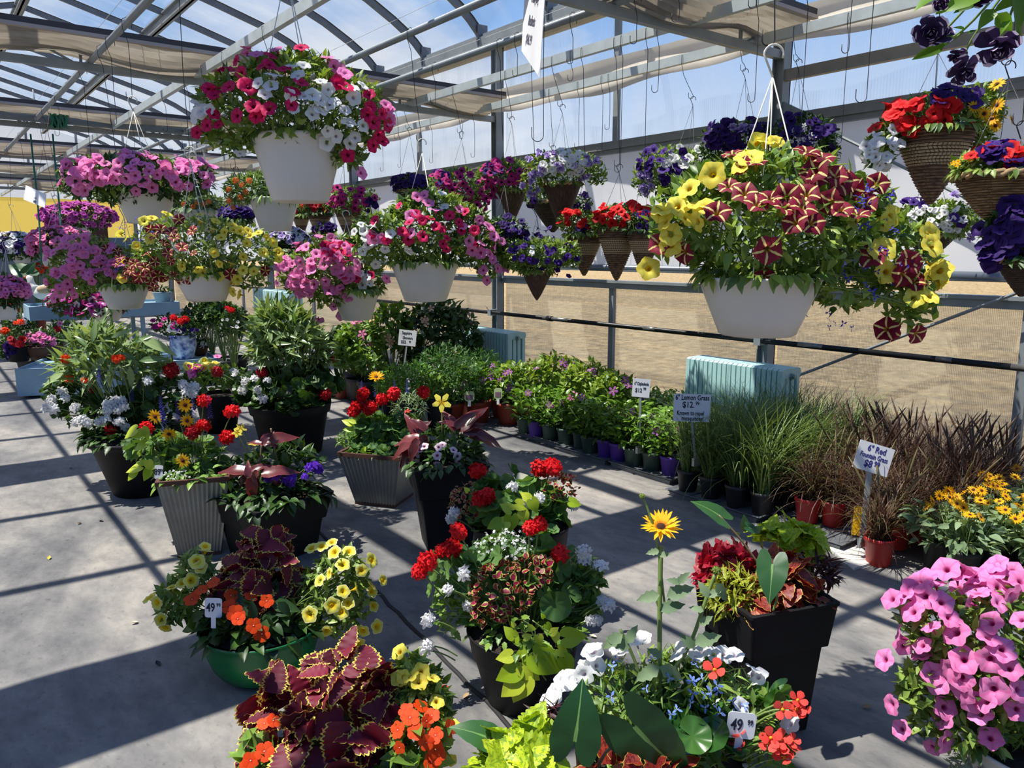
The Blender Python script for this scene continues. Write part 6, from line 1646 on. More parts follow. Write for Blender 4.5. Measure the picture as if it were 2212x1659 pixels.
# ---- big round black pot at left
P = Planter('largest round black pot, with narrow silvery leaves and white verbena, at left', (285, 1078), 0.19)
D = P.D; H = P.height(172, 930); R = 0.365
lathe_pot(P.root, [(0.52 * R, 0), (0.54 * R, 0.008), (0.84 * R, 0.86 * H), (0.90 * R, 0.88 * H), (0.985 * R, 0.93 * H), (1.0 * R, 0.95 * H), (1.0 * R, H)], BLK, 64, soil_r=0.9 * R, soil_z=0.94 * H)
P.skirt('verbena_foliage', R * 1.02, H, L_TOOTH, G_DK, 420, 0.06)
mt_ = Mound(D, [(245, 785, 100, 62), (215, 735, 60, 40), (320, 800, 60, 55), (170, 800, 50, 45)])
P.leaves('tall_foliage', mt_, L_WIL, G_WIL, 520, 0.15, zmin=-0.5, jit=0.45, lo=0.5, up=0.7)
for (x0, y0, x1, y1) in ((200, 740, 205, 690), (200, 760, 150, 790), (230, 770, 185, 810), (260, 760, 305, 790), (280, 790, 285, 840), (240, 790, 235, 840), (180, 780, 110, 785), (150, 800, 80, 830), (300, 780, 360, 770), (190, 750, 160, 720), (290, 740, 330, 720), (240, 730, 280, 710), (200, 800, 195, 840), (300, 730, 380, 760)):
    P.leaf('tall_foliage', L_WIL, G_WIL, x0, y0, x1, y1, D - 0.2, wide=1.5)
P.stems('tall_foliage', mt_, 40, H, r=0.004)
mv = Mound(D, [(160, 870, 52, 42), (250, 890, 100, 46), (370, 860, 62, 52), (130, 850, 34, 26)])
P.leaves('verbena_foliage', mv, L_TOOTH, G_DK, 700, 0.06, zmin=-0.85)
P.leaves('verbena_foliage', mv, L_GER, G_DK, 90, 0.05, zmin=-0.6, out=0.3)
P.heads('verbena', 'white', zz([(330,1365),(400,1320),(420,1360),(310,1420),(350,1430),(690,1400),(740,1380),(780,1380),(790,1420),(690,1440),(530,1500),(560,1520),(490,1510),(950,1250),(640,1510),(680,1500),(760,1510),(800,1545),(820,1560),(480,1420)], 0, 400, 2.962) + [(232, 972), (395, 830), (405, 845), (415, 850), (420, 835), (255, 885), (245, 870)], 0.042, stem=0.05)
P.heads('geranium', 'crimson', [(201, 845), (370, 800)], 0.062, stem=0.12)
P.heads('geranium', 'scarlet', [(240, 930)], 0.064, stem=0.12)
P.heads('verbena', 'orange', [(140, 775), (150, 820), (250, 775), (185, 822), (262, 772)], 0.034, stem=0.08)
P.heads('spike', 'spike', [(215, 818), (218, 835), (285, 868)], 0.12, stem=0.08)
P.done()

# ---- fluted zinc planter at left
P = Planter('fluted zinc planter of blue salvia and yellow daisies at left', (420, 1200), 0.09)
D = P.D; H = P.height(348, 1036, 0.2)
square_pot(P.root, 0.345, 0.205, H, GAL_RIB, rot=-YAW + 0.30, rib=14, rim=RUST)
P.skirt('foliage', 0.18, H, L_OV, G_MID, 130, 0.05, -YAW + 0.3)
md = Mound(D, [(400, 990, 80, 52), (330, 975, 50, 36), (440, 1010, 45, 34)])
P.leaves('foliage', md, L_OV, G_MID, 230, 0.055, zmin=-0.6); P.leaves('foliage', md, L_GER, G_GER, 70, 0.036, zmin=-0.5, out=0.3); P.stems('foliage', md, 40, H)
P.leaves('fine_foliage', Mound(D - 0.15, [(380, 1032, 38, 16)]), L_FINE, G_MID, 220, 0.03)
blooms(P.root, Mound(D - 0.15, [(380, 1030, 38, 16)]), 'five', 'white', scat(382, 1030, 34, 12, 40), 0.006)
for (x0, y0, x1, y1) in ((290, 930, 250, 955), (300, 940, 262, 935), (310, 930, 330, 960), (310, 960, 270, 980), (300, 1010, 250, 1022), (310, 1000, 282, 995), (290, 1020, 262, 1050), (320, 1020, 300, 1052), (320, 1000, 330, 1030), (315, 935, 300, 920), (330, 1010, 345, 1000)):
    P.big('vine_leaf', L_HEART, G_LIME, x0, y0, x1, y1, D - 0.2, k=2.1, face=0.4)
P.heads('spike', 'spike', [(354, 932), (356, 915), (388, 910), (420, 900), (455, 905), (352, 905)], 0.13, stem=0.1)
P.heads('daisy', 'gold', [(335, 900), (404, 909), (437, 919), (365, 938), (395, 995), (400, 875)], 0.036, stem=0.1, cam_=0.7, tilt=0.2)
P.heads('geranium', 'scarlet', [(440, 866), (502, 890), (490, 945), (315, 925), (440, 920)], 0.046, stem=0.14)
P.heads('geranium', 'crimson', [(415, 935), (425, 930)], 0.04, stem=0.1)
P.done()
price_tag(343, 1020, D - 0.22, 18, 30, '89', '99', 'small white 89.99 price tag in the left fluted zinc planter', roll=-0.06)

# ---- wide black planter with purple canna, left of the middle
P = Planter('wide black square planter of purple canna and violet verbena', (566, 1222), 0.20)
D = P.D; H = P.height(556, 1094, 0.28)
square_pot(P.root, 0.47, 0.33, H, BLK, rot=-YAW + math.pi / 4 + 0.10, collar=0.45)
P.skirt('foliage', 0.24, H, L_OV, G_DK, 230, 0.07, -YAW + math.pi / 4 + 0.1)
ml = Mound(D, [(620, 1000, 85, 48), (520, 1020, 55, 40), (560, 1040, 90, 30)])
P.leaves('foliage', ml, L_OV, G_DK, 240, 0.075, zmin=-0.8); P.leaves('foliage', ml, L_LAN, G_DK, 120, 0.07)
Zp = 2.765
for (x0, y0, x1, y1) in ((1480, 610, 1300, 560), (1480, 620, 1400, 700), (1500, 600, 1600, 545), (1560, 620, 1755, 560), (1500, 640, 1510, 800), (1480, 640, 1480, 540), (1540, 600, 1480, 680), (1520, 640, 1560, 720), (1490, 600, 1330, 610), (1600, 620, 1700, 690), (1560, 430, 1750, 360), (1570, 440, 1690, 390), (1560, 440, 1620, 360), (1560, 440, 1480, 410), (1580, 450, 1660, 430)):
    a = zz([(x0, y0), (x1, y1)], 0, 800, Zp); P.big('canna_leaf', L_CANNA, G_PUR, a[0][0], a[0][1], a[1][0], a[1][1], D - 0.2 + rng.normal() * 0.04, face=0.6, up=0.8)
for pts in (((545, 1060), (540, 1025)), ((560, 1040), (565, 960)), ((600, 1010), (590, 950), (585, 925))): P.stalk('canna', STEM_R, pts, D - 0.1, 0.005)
P.heads('verbena', 'verbena', zz([(1600,650),(1650,630),(1700,660),(1735,670),(1850,580),(1880,570),(1900,590),(1820,635),(1910,600),(1740,640)], 0, 800, Zp), 0.030, stem=0.05)
P.heads('five', 'yellow', [(520, 925), (512, 935), (545, 960)], 0.034, stem=0.12)
P.done()

# ---- black square planter of mixed coleus at right
P = Planter('black square planter of mixed coleus with an elephant ear leaf at right', (1668, 1612), 0.165)
D = P.D; H = P.height(1597, 1306, 0.2)
square_pot(P.root, 0.335, 0.235, H, BLK, rot=-YAW + 0.33, collar=0.34)
P.skirt('rust_coleus_leaves', 0.15, H, L_COLS[0], C_RUST, 50, 0.06, -YAW + 0.33)
D = D - 0.02
P.leaves('red_coleus_leaves', Mound(D, [(1570, 1210, 58, 32), (1545, 1240, 45, 34)]), L_COLS, C_RED, 150, 0.05, lo=0.7, zmin=-0.6, jit=0.5)
P.leaves('lime_coleus_leaves', Mound(D - 0.12, [(1590, 1275, 62, 45), (1560, 1300, 40, 30)]), L_LAN, C_GRN, 320, 0.06, lo=0.7, zmin=-0.7, jit=0.5)
P.leaves('rust_coleus_leaves', Mound(D - 0.1, [(1690, 1250, 70, 48), (1660, 1300, 50, 36)]), L_COLS, C_RUST, 90, 0.075, lo=0.8, zmin=-0.6)
P.leaves('feathery_coleus', Mound(D, [(1770, 1235, 45, 45), (1740, 1270, 40, 34)]), L_LAN, C_DK, 260, 0.06, lo=0.6, zmin=-0.7, jit=0.6)
P.leaves('chartreuse_coleus', Mound(D + 0.05, [(1695, 1155, 52, 28), (1740, 1170, 34, 24)]), L_CHART, C_LIME, 40, 0.095, lo=0.6, zmin=-0.4, out=0.7, jit=0.4, grav=0.3)
P.stems('feathery_coleus', Mound(D, [(1680, 1250, 90, 40)]), 40, H)
P.big('elephant_ear_leaf', L_ALO, G_ALO, 1668, 1225, 1663, 1300, D - 0.3, k=1.35, face=1.2, up=0.2, dd=-0.06)
P.big('elephant_ear_leaf', L_ALO, G_ALO, 1620, 1140, 1645, 1150, D - 0.1, k=1.35, face=0.6, up=0.8)
P.big('elephant_ear_leaf', L_ALO, G_ALO, 1553, 1113, 1500, 1075, D - 0.1, k=1.35, face=0.3, up=0.8, wide=0.9)
P.stalk('elephant_ear', STEM_R, [(1640, 1220), (1600, 1165), (1553, 1113)], D - 0.1, 0.004); P.stalk('elephant_ear', STEM, [(1670, 1320), (1680, 1290), (1668, 1225)], D - 0.24, 0.004)
for (x0, y0, x1, y1) in ((1610, 1150, 1608, 1112), (1600, 1155, 1588, 1150), (1625, 1150, 1650, 1135)): P.leaf('lime_leaves', L_OV, G_MID, x0, y0, x1, y1, D - 0.05)
P.done()

# ---- the mixed pot at the bottom centre
C0 = at(1440, 1640, 2.05); P = Planter('pot with a tall sunflower, red begonias and elephant ears at the bottom edge', None, 0, at_=np.append(C0[:2], 0.0))
D = 2.05; H = C0[2] - 0.02; R = 0.22
lathe_pot(P.root, [(0.6 * R, 0), (0.85 * R, 0.6 * H), (0.97 * R, 0.95 * H), (1.0 * R, H)], BLK, 48, soil_r=0.93 * R, soil_z=0.93 * H)
mp_ = Mound(D, [(1330, 1500, 100, 62), (1480, 1470, 120, 68), (1570, 1530, 110, 70), (1420, 1580, 170, 75), (1640, 1590, 70, 70)])
P.leaves('petunia_foliage', mp_, L_LAN, G_MID, 1100, 0.042, zmin=-0.7); P.leaves('petunia_foliage', mp_, L_PET, G_PET, 600, 0.04, zmin=-0.7); P.stems('petunia_foliage', mp_, 80, H)
mb_ = Mound(D - 0.08, [(1660, 1530, 42, 50), (1690, 1620, 36, 40), (1500, 1560, 100, 60)])
P.leaves('begonia_foliage', mb_, L_GER, G_BEG, 44, 0.040, zmin=-0.5, out=0.3, up=0.6)
P.leaves('begonia_foliage', Mound(D, [(1470, 1500, 100, 50)]), L_TOOTH, G_DK, 60, 0.09, zmin=-0.4)
blooms(P.root, mp_, 'petunia', 'white', zz([(280,985),(350,1000),(410,1000),(470,1000),(580,1080),(610,1135),(790,1400),(410,1460),(590,1650),(520,1300),(250,1010)], 1412, 1059, 2.765) + zz([(1720,690),(1770,670),(1565,760),(1590,790),(1600,810),(1380,880),(1420,890),(1345,880),(1320,960),(1240,985),(1180,1000),(1110,1070),(1100,1100),(1055,1130),(1380,780),(1390,750),(2040,800),(2080,760)], 900, 1200, 3.615), 0.025, jit=0.45)
blooms(P.root, mp_, 'lobelia', 'sky', zz([(245,1060),(450,1250),(535,1295),(250,1410),(325,1485),(180,1575),(235,1035)], 1412, 1059, 2.765) + zz([(1560,850),(1530,900),(1810,1040),(1520,1110),(2090,1555),(1005,1280),(1500,1380),(1850,830)], 900, 1200, 3.615) + scat(1500, 1520, 120, 60, 20), 0.013)
P.heads('begonia', 'coral', zz([(365,1075),(860,1255),(900,1320),(855,1310),(770,1310),(700,1480),(760,1490),(830,1500),(780,1600),(740,1540),(680,1510),(820,1540),(500,1520),(490,1440)], 1412, 1059, 2.765) + zz([(1600,1370),(1620,1450)], 900, 1200, 3.615), 0.026, D=D - 0.12, stem=0.06)
# elephant ear leaves
P.big('elephant_ear_leaf', L_ALO, G_ALO, 1243, 1592, 1260, 1488, D - 0.25, k=1.2, face=1.0, up=0.3, wide=1.1)
P.big('elephant_ear_leaf', L_ALO, G_ALO, 1380, 1580, 1495, 1705, D - 0.22, k=1.35, face=0.7, up=0.5, side=-0.5)
P.big('elephant_ear_leaf', L_ALO, G_ALO, 1050, 1592, 975, 1560, D - 0.2, k=1.35, face=0.2, up=0.9)
P.big('elephant_ear_leaf', L_ALO, G_ALO, 1690, 1480, 1660, 1490, D - 0.05, k=1.35, face=0.6, up=0.6)
for pts in (((1130, 1670), (1090, 1630), (1055, 1592)), ((1280, 1680), (1310, 1620), (1380, 1585)), ((1250, 1690), (1248, 1640), (1242, 1592))): P.stalk('elephant_ear', STEM_R, pts, D - 0.2, 0.004)
P.leaves('chartreuse_coleus', Mound(D - 0.2, [(1130, 1620, 75, 52), (1090, 1660, 60, 40)]), L_CHART, C_LIME, 50, 0.10, lo=0.7, zmin=-0.3, out=0.7, jit=0.4, grav=0.3)
P.leaves('dark_coleus', Mound(D - 0.2, [(1320, 1660, 70, 34), (1420, 1670, 50, 34)]), L_COLS, C_RUST, 40, 0.075, lo=0.8); P.leaves('dark_coleus', Mound(D - 0.1, [(1180, 1550, 30, 34)]), L_LAN, C_DK, 60, 0.06)
# the tall sunflower
for pts, r in ((((1430, 1560), (1425, 1450), (1425, 1300), (1428, 1180)), 0.0065), (((1435, 1300), (1422, 1180), (1400, 1100), (1388, 1075)), 0.003), (((1430, 1480), (1490, 1400), (1530, 1280), (1545, 1240)), 0.005), (((1425, 1330), (1460, 1270), (1480, 1240)), 0.003), (((1400, 1500), (1360, 1400), (1340, 1360)), 0.004), (((1425, 1320), (1415, 1290), (1400, 1280)), 0.0025)):
    P.stalk('sunflower_stem', STEM, pts, D - 0.05, r)
for (x0, y0, x1, y1) in ((1425, 1285, 1375, 1295), (1425, 1320, 1480, 1300), (1425, 1190, 1395, 1195), (1440, 1290, 1500, 1265), (1422, 1200, 1450, 1195), (1360, 1400, 1310, 1375), (1355, 1390, 1375, 1350), (1500, 1390, 1560, 1370), (1510, 1350, 1540, 1330), (1530, 1290, 1560, 1270), (1530, 1290, 1510, 1255), (1465, 1260, 1490, 1235), (1470, 1260, 1440, 1250), (1425, 1440, 1370, 1470), (1425, 1440, 1480, 1470), (1345, 1370, 1300, 1400), (1500, 1400, 1470, 1370), (1545, 1260, 1575, 1300), (1430, 1420, 1400, 1400), (1520, 1320, 1490, 1310)):
    P.leaf('sunflower_leaves', L_TOOTH, G_GREY, x0, y0, x1, y1, D - 0.08)
put('sunflower_head', fmesh('sunflower', 'gold'), P.root, at(1428, 1138, D - 0.05), face_frames(unit(TOCAM(at(1428, 1138, D)) * 0.45 + np.array([0, 0, 0.85]))[None])[0], 0.046)
put('flower_bud', fmesh('geranium', 'green'), P.root, at(1387, 1072, D - 0.05), I3, 0.009)
put('flower_bud', fmesh('geranium', 'green'), P.root, at(1548, 1232, D - 0.05), I3, 0.014)
P.done()
price_tag(1601, 1567, D - 0.16, 62, 58, '49', '99', 'white 49.99 price tag in the sunflower pot at the bottom edge', roll=-0.12, ink=INK)

# ---- pink petunias in the bottom right corner
P = Planter('white pot brimming with pink petunias in the bottom right corner', None, 0, at_=np.append(at(2245, 1620, 2.2)[:2], 0.0))
D = 2.2; zr = at(2245, 1600, D)[2]; Hp = max(0.16, zr)
white_pot(P.root, 0.2, Hp)
md = Mound(D, [(2140, 1420, 150, 150), (2220, 1360, 110, 120), (2030, 1350, 80, 80), (2230, 1520, 110, 100), (2100, 1560, 90, 70), (1990, 1480, 50, 60), (2010, 1560, 45, 34)])
P.leaves('foliage', md, L_PET, G_PET, 2400, 0.045, zmin=-0.9); P.stems('foliage', md, 70, Hp)
P.leaves('silver_foliage', Mound(D, [(2090, 1650, 40, 40)]), L_FINE, leaf_mat('silver threads', srgb(120, 134, 120), srgb(170, 182, 166)), 160, 0.03)
blooms(P.root, md, 'petunia', 'pink', zz([(1680,415),(1820,530),(1925,530),(1590,570),(1690,580),(1560,610),(1515,640),(1440,660),(1625,650),(1720,680),(1560,730),(1840,600),(2060,690),(2010,800),(1760,760),(1790,840),(1660,810),(1335,830),(1350,910),(1480,865),(1510,920),(1610,910),(1400,1010),(1600,1010),(1690,1090),(1780,1070),(1860,1010),(2000,880),(2080,950),(2010,1010),(2120,1060),(2180,780),(2150,640),(2100,550),(2030,500),(2150,500),(1940,630),(1990,560),(1710,1140),(1840,1110),(1910,1250),(1980,1240),(2030,1180),(1950,1310),(1720,1280),(1740,1360),(1440,1270),(1500,1420),(1680,1520),(1760,1490),(2000,1470),(1850,1190),(2160,1290),(2140,1560),(1890,690),(1960,600),(2080,600),(2200,560),(1620,560),(1870,480),(2170,1180),(1900,560),(1760,490),(2060,460)], 1412, 1059, 2.765), 0.032, jit=0.45)
P.done()
# ================================================================== along the side wall
def small_pot(root, R, H, mat, loc=(0, 0, 0), lip=True):
    m = [(0.72 * R, 0), (0.74 * R, 0.003), (0.93 * R, H * 0.82)] + ([(0.95 * R, H * 0.83), (1.0 * R, H * 0.84), (1.0 * R, H)] if lip else [(1.0 * R, H)])
    lathe_pot(root, m, mat, 22, soil_r=0.92 * R, soil_z=H * 0.86, loc=loc, inner=0.003)
POT_BK = plain('black nursery pot', srgb(40, 40, 42), rough=0.5, noise=0.3, nscale=9)
POT_RD = plain('red nursery pot', srgb(190, 44, 42), rough=0.45, noise=0.15, nscale=9)
POT_GN = plain('dark green nursery pot', srgb(62, 84, 72), rough=0.5, noise=0.15, nscale=9)
POT_PU = plain('purple nursery pot', srgb(88, 54, 160), rough=0.5, noise=0.12, nscale=9)
POT_TC = plain('terracotta nursery pot', srgb(150, 62, 46), rough=0.55, noise=0.15, nscale=9)
TRAY = plain('grey black tray', srgb(112, 116, 120), rough=0.4, noise=0.3, nscale=9)
NTHX = ['first', 'second', 'third', 'fourth', 'fifth', 'sixth', 'seventh', 'eighth', 'ninth', 'tenth', 'eleventh', 'twelfth']
ROWN = ['front row', 'second row', 'third row', 'fourth row', 'fifth row', 'back row', 'last row']
def tray(label, x0, x1, y0, y1, group='nursery trays on the floor', h=0.045):
    c = np.array([(x0 + x1) / 2, (y0 + y1) / 2, 0]); hx, hy = (x1 - x0) / 2, (y1 - y0) / 2
    root = thing('nursery_tray', label, 'tray', c, group)
    m = MB()
    prof = [(0.90, 0.0), (0.93, h * 0.7), (0.97, h), (1.0, h * 0.98), (1.0, h * 0.90), (0.985, h * 0.90)]
    L = np.array([[(sx * hx * a if abs(sx) == 1 else 0, sy * hy * a, z) for sx, sy in ((-1, -1), (1, -1), (1, 1), (-1, 1))] for a, z in prof])
    m.grid(L, closed=True); m.raw([(-hx * 0.96, -hy * 0.96, h * 0.7), (hx * 0.96, -hy * 0.96, h * 0.7), (hx * 0.96, hy * 0.96, h * 0.7), (-hx * 0.96, hy * 0.96, h * 0.7)], [(0, 1, 2, 3)])
    for k in range(1, 4):
        m.box((-hx * 0.96, -hy + 2 * hy * k / 4 - 0.004, h * 0.7), (hx * 0.96, -hy + 2 * hy * k / 4 + 0.004, h * 0.86))
    m.build('tray_shell', TRAY, root, smooth=False)
    return root

# ---- lemon grass: black pots in rows
def clone(root, name, label, loc, rot):
    """a copy of a thing with copies of its parts"""
    r = root.copy(); COL.objects.link(r); r.location = loc; r.rotation_euler = (0, 0, rot); r['label'] = label
    for ch in list(root.children):
        c = ch.copy(); COL.objects.link(c); c.parent = r
    return r
def grass_proto(name, label, cat, group, pot, R, H, n, L, mats, spread, curve, wd, seed_heads=0, up=0.0):
    root = thing(name, label, cat, (0, 0, 0), group); small_pot(root, R, H, pot)
    m = MB(); blades(m, (0, 0, H * 0.85), n, L, spread, curve, wd, seg=7, r0=R * 0.5)
    if len(mats) > 1: blades(m, (0, 0, H * 0.85), n // 2, L * 0.8, spread * 1.1, curve * 1.1, wd, seg=7, r0=R * 0.5, mat=1)
    if seed_heads:
        for _ in range(seed_heads):
            a = rng.random() * 6.28; ln = 0.25 + 0.3 * rng.random(); t = np.linspace(0, 1, 8)[:, None]
            pth = np.array([0, 0, H * 0.85]) + np.concatenate([np.cos(a) * ln * t ** 1.6 * L, np.sin(a) * ln * t ** 1.6 * L, t * L * 1.15], 1)
            m.tube(pth, np.r_[np.full(5, 0.0012), 0.006, 0.006, 0.0015], seg=5, mat=len(mats) - 1)
    m.build('grass_blades', mats, root)
    return root
tray('long grey tray under the lemon grass pots, nearest its price sign', 3.82, 4.10, 2.55, 3.28)
tray('second grey tray of lemon grass, close behind the front one', 4.14, 4.44, 2.55, 3.28)
lem = [grass_proto('lemon_grass', 'x', 'potted grass', 'lemon grass pots by the wall', POT_BK, 0.076, 0.145, 110, 0.54, [G_LEM], 0.62, 1.0, 0.007) for _ in range(3)]
first = {0: True, 1: True, 2: True}
def place(protos, i, label, x, y, z=0.03, s_=1.0):
    p = protos[i % len(protos)]; rot = rng.random() * 6.28
    if p.get('label') == 'x':
        p['label'] = label; p.location = (x, y, z); p.rotation_euler = (0, 0, rot); r = p
    else: r = clone(p, p.name, label, (x, y, z), rot)
    return r
k = 0
for r_ in range(7):
    for c_ in range(4):
        x = 3.92 + 0.175 * r_ + 0.02 * rng.normal(); y = 3.16 - 0.178 * c_ + 0.02 * rng.normal()
        place(lem, k, 'lemon grass in a black pot, %s from the floor side, %s from the dipladenias' % (ROWN[r_], NTHX[c_]), x, y); k += 1
# ---- red fountain grass: red pots
fou = [grass_proto('fountain_grass', 'x', 'potted grass', 'red fountain grass pots by the wall', POT_RD, 0.078, 0.15, 130, 0.36, [G_FOU, G_FOUG], 0.7, 1.2, 0.0055, seed_heads=3) for _ in range(3)]
foub = [grass_proto('fountain_grass', 'x', 'potted grass', 'red fountain grass pots by the wall', POT_RD, 0.078, 0.15, 130, 0.44, [G_FOU], 0.62, 0.8, 0.005, seed_heads=4) for _ in range(2)]
tray('grey tray under the red fountain grass pots beside the yellow label', 3.80, 4.12, 2.02, 2.50)
p0 = floor_at(1906, 1226) + FH * 0.05
place(fou, 0, 'red fountain grass in a cracked red pot standing alone at the front of its block', p0[0], p0[1], 0.0)
p1 = floor_at(1755, 1150) + FH * 0.09; p2 = floor_at(1812, 1158) + FH * 0.09
place(fou, 1, 'red fountain grass in a red pot, nearest the lemon grass', p1[0], p1[1], 0.035)
place(fou, 2, 'red fountain grass in a bright red pot beside the yellow label', p2[0], p2[1], 0.035)
k = 0
for r_ in range(6):
    for c_ in range(5):
        x = 4.05 + 0.18 * r_; y = 2.38 - 0.18 * c_
        if r_ == 0 and c_ in (0, 1, 4): continue
        place(foub if r_ > 1 else fou, k, 'red fountain grass, %s behind the cracked pot, %s from the lemon grass' % (ROWN[r_], NTHX[c_]), x + 0.015 * rng.normal(), y + 0.015 * rng.normal()); k += 1
# ---- zinnias in black pots, right edge
zin = []
def zinnia(label, x, y, nf, nl=130):
    root = thing('potted_zinnia', label, 'potted flower', (x, y, 0.03), 'yellow flowered pots at the right edge'); o = np.array(root.location)
    small_pot(root, 0.085, 0.15, POT_BK); m = MB()
    n_ = nl; a = rng.random(n_) * 6.28; q = np.sqrt(rng.random(n_)); h = 0.15 + 0.20 * rng.random(n_) * (1 - 0.4 * q)
    Pp = np.stack([q * 0.15 * np.cos(a), q * 0.15 * np.sin(a), h], -1)
    yd = np.stack([np.cos(a), np.sin(a), 0.25 + 0.5 * rng.normal(size=n_)], -1)
    m.stamp(L_OV, frames(yd, np.array([[0, 0, 1.0]]) + rng.normal(size=(n_, 3)) * 0.35) * (0.05 + 0.03 * rng.random(n_))[:, None, None], Pp, None, 0)
    for _ in range(12):
        e = np.array([rng.normal() * 0.07, rng.normal() * 0.07, 0.32]); m.tube([(0, 0, 0.13), e * np.array([.6, .6, .6]), e], 0.002, seg=4, mat=1)
    for _ in range(nf):
        e = np.array([rng.normal() * 0.075, rng.normal() * 0.075, 0.30 + 0.10 * rng.random()]); m.tube([(0, 0, 0.13), e * np.array([.7, .7, .7]), e], 0.0018, seg=4, mat=1)
        d = unit(np.array([-0.3, -0.5, 0.7]) + rng.normal(size=3) * 0.5); put('daisy_flower', fmesh('daisy', 'gold'), root, e + o, face_frames(d[None])[0], 0.027)
    m.build('foliage', [G_GREY, STEM], root)
    return root
tray('grey tray under the yellow flowered pots at the right edge', 3.25, 3.70, 0.85, 1.5)
for i, (x, y) in enumerate([tuple(floor_at(*q)[:2] + 0.04) for q in ((2035, 1245), (2085, 1270), (2110, 1225), (2150, 1250), (2165, 1200), (2205, 1230), (2230, 1190), (2240, 1270))]):
    zinnia('pot of yellow daisy-like zinnias in a black pot, %s from the cracked red pot' % NTHX[i], x, y, 8 if i < 5 else 6)
for i, (x, y) in enumerate(((4.25, 1.30), (4.10, 1.15), (4.45, 1.25))):
    zinnia('pot of yellow zinnias at the right edge, %s behind the tray' % NTHX[i], x, y, 5)

# ---- dipladenias in green and purple pots
def dipladenia(label, x, y, pot, col, nf=2, R=0.078, H=0.14, h=0.26, w_=0.16, nl=150, group='dipladenias on trays by the wall', name='potted_dipladenia', lm=None, z=0.03, ls=0.06):
    root = thing(name, label, 'potted plant', (x, y, z), group); o = np.array(root.location)
    small_pot(root, R, H, pot); m = MB(); n_ = nl
    a = rng.random(n_) * 6.28; hh = rng.random(n_); rad = w_ * np.sin(np.pi * (0.15 + 0.75 * hh)) * (0.5 + 0.5 * np.sqrt(rng.random(n_)))
    Pp = np.stack([rad * np.cos(a), rad * np.sin(a), H + h * hh * (1.1 - 0.2 * rng.random(n_))], -1)
    yd = np.stack([np.cos(a), np.sin(a), 0.5 * rng.normal(size=n_) + 0.45], -1) + rng.normal(size=(n_, 3)) * 0.3
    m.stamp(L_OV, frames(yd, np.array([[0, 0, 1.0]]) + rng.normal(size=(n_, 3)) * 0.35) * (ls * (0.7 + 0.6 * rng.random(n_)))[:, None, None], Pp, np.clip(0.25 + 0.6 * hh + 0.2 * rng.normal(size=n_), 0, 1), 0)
    for _ in range(8):
        e = np.array([rng.normal() * w_ * 0.5, rng.normal() * w_ * 0.5, H + h * (0.7 + 0.3 * rng.random())]); m.tube([(0, 0, H * 0.85), (e[0] * .5, e[1] * .5, H + h * 0.4), e], 0.0025, seg=4, mat=1)
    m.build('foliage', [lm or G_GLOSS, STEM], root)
    for _ in range(nf):
        t = rng.random() * 2.4 - 2.9; e = np.array([w_ * 0.9 * math.cos(t), w_ * 0.9 * math.sin(t), H + h * (0.45 + 0.6 * rng.random())])
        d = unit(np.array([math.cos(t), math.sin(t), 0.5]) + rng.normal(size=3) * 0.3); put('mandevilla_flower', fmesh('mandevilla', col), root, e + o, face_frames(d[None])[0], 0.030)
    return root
tray('grey tray of dipladenias at the corner of the block nearest the terracotta pots', 4.06, 4.36, 4.62, 5.22)
tray('grey tray of dipladenias at the front of the block', 4.00, 4.30, 4.02, 4.60)
tray('grey tray of dipladenias under their price sign', 4.00, 4.30, 3.38, 4.00)
tray('grey tray of dipladenias in the second line', 4.40, 4.72, 4.2, 5.2)
k = 0
purple_at = {(0, 1), (0, 6), (0, 7), (1, 5), (0, 10)}
for r_ in range(5):
    for c_ in range(11):
        x = 4.12 + 0.21 * r_ + 0.015 * rng.normal(); y = 5.14 - 0.165 * c_ + 0.015 * rng.normal()
        if r_ > 0 and (c_ == 10 and r_ > 1): continue
        pu = (r_, c_) in purple_at
        dipladenia('dipladenia in a %s pot, %s of the block, %s from the terracotta pots' % ('purple' if pu else 'dark green', ROWN[r_], NTHX[c_]), x, y, POT_PU if pu else POT_GN,
                   'mauve' if rng.random() < 0.75 else 'light pink', nf=(1 if rng.random() < 0.7 else 2) if r_ < 4 else 1, nl=150 if r_ < 2 else 110)
        k += 1
for i, (x, y) in enumerate((tuple(at(975, 850, 7.2)[:2]), (4.12, 5.86), (4.30, 5.62), (4.46, 5.40), (4.26, 6.16), (4.45, 5.92))):
    dipladenia('dipladenia with pink and mauve flowers in a terracotta pot, %s counting from the shrubs' % NTHX[i], x, y, POT_TC, 'mauve', nf=4, R=0.125, H=0.21, h=0.30, w_=0.20, nl=190, group='dipladenias in terracotta pots', z=0.0, ls=0.07)
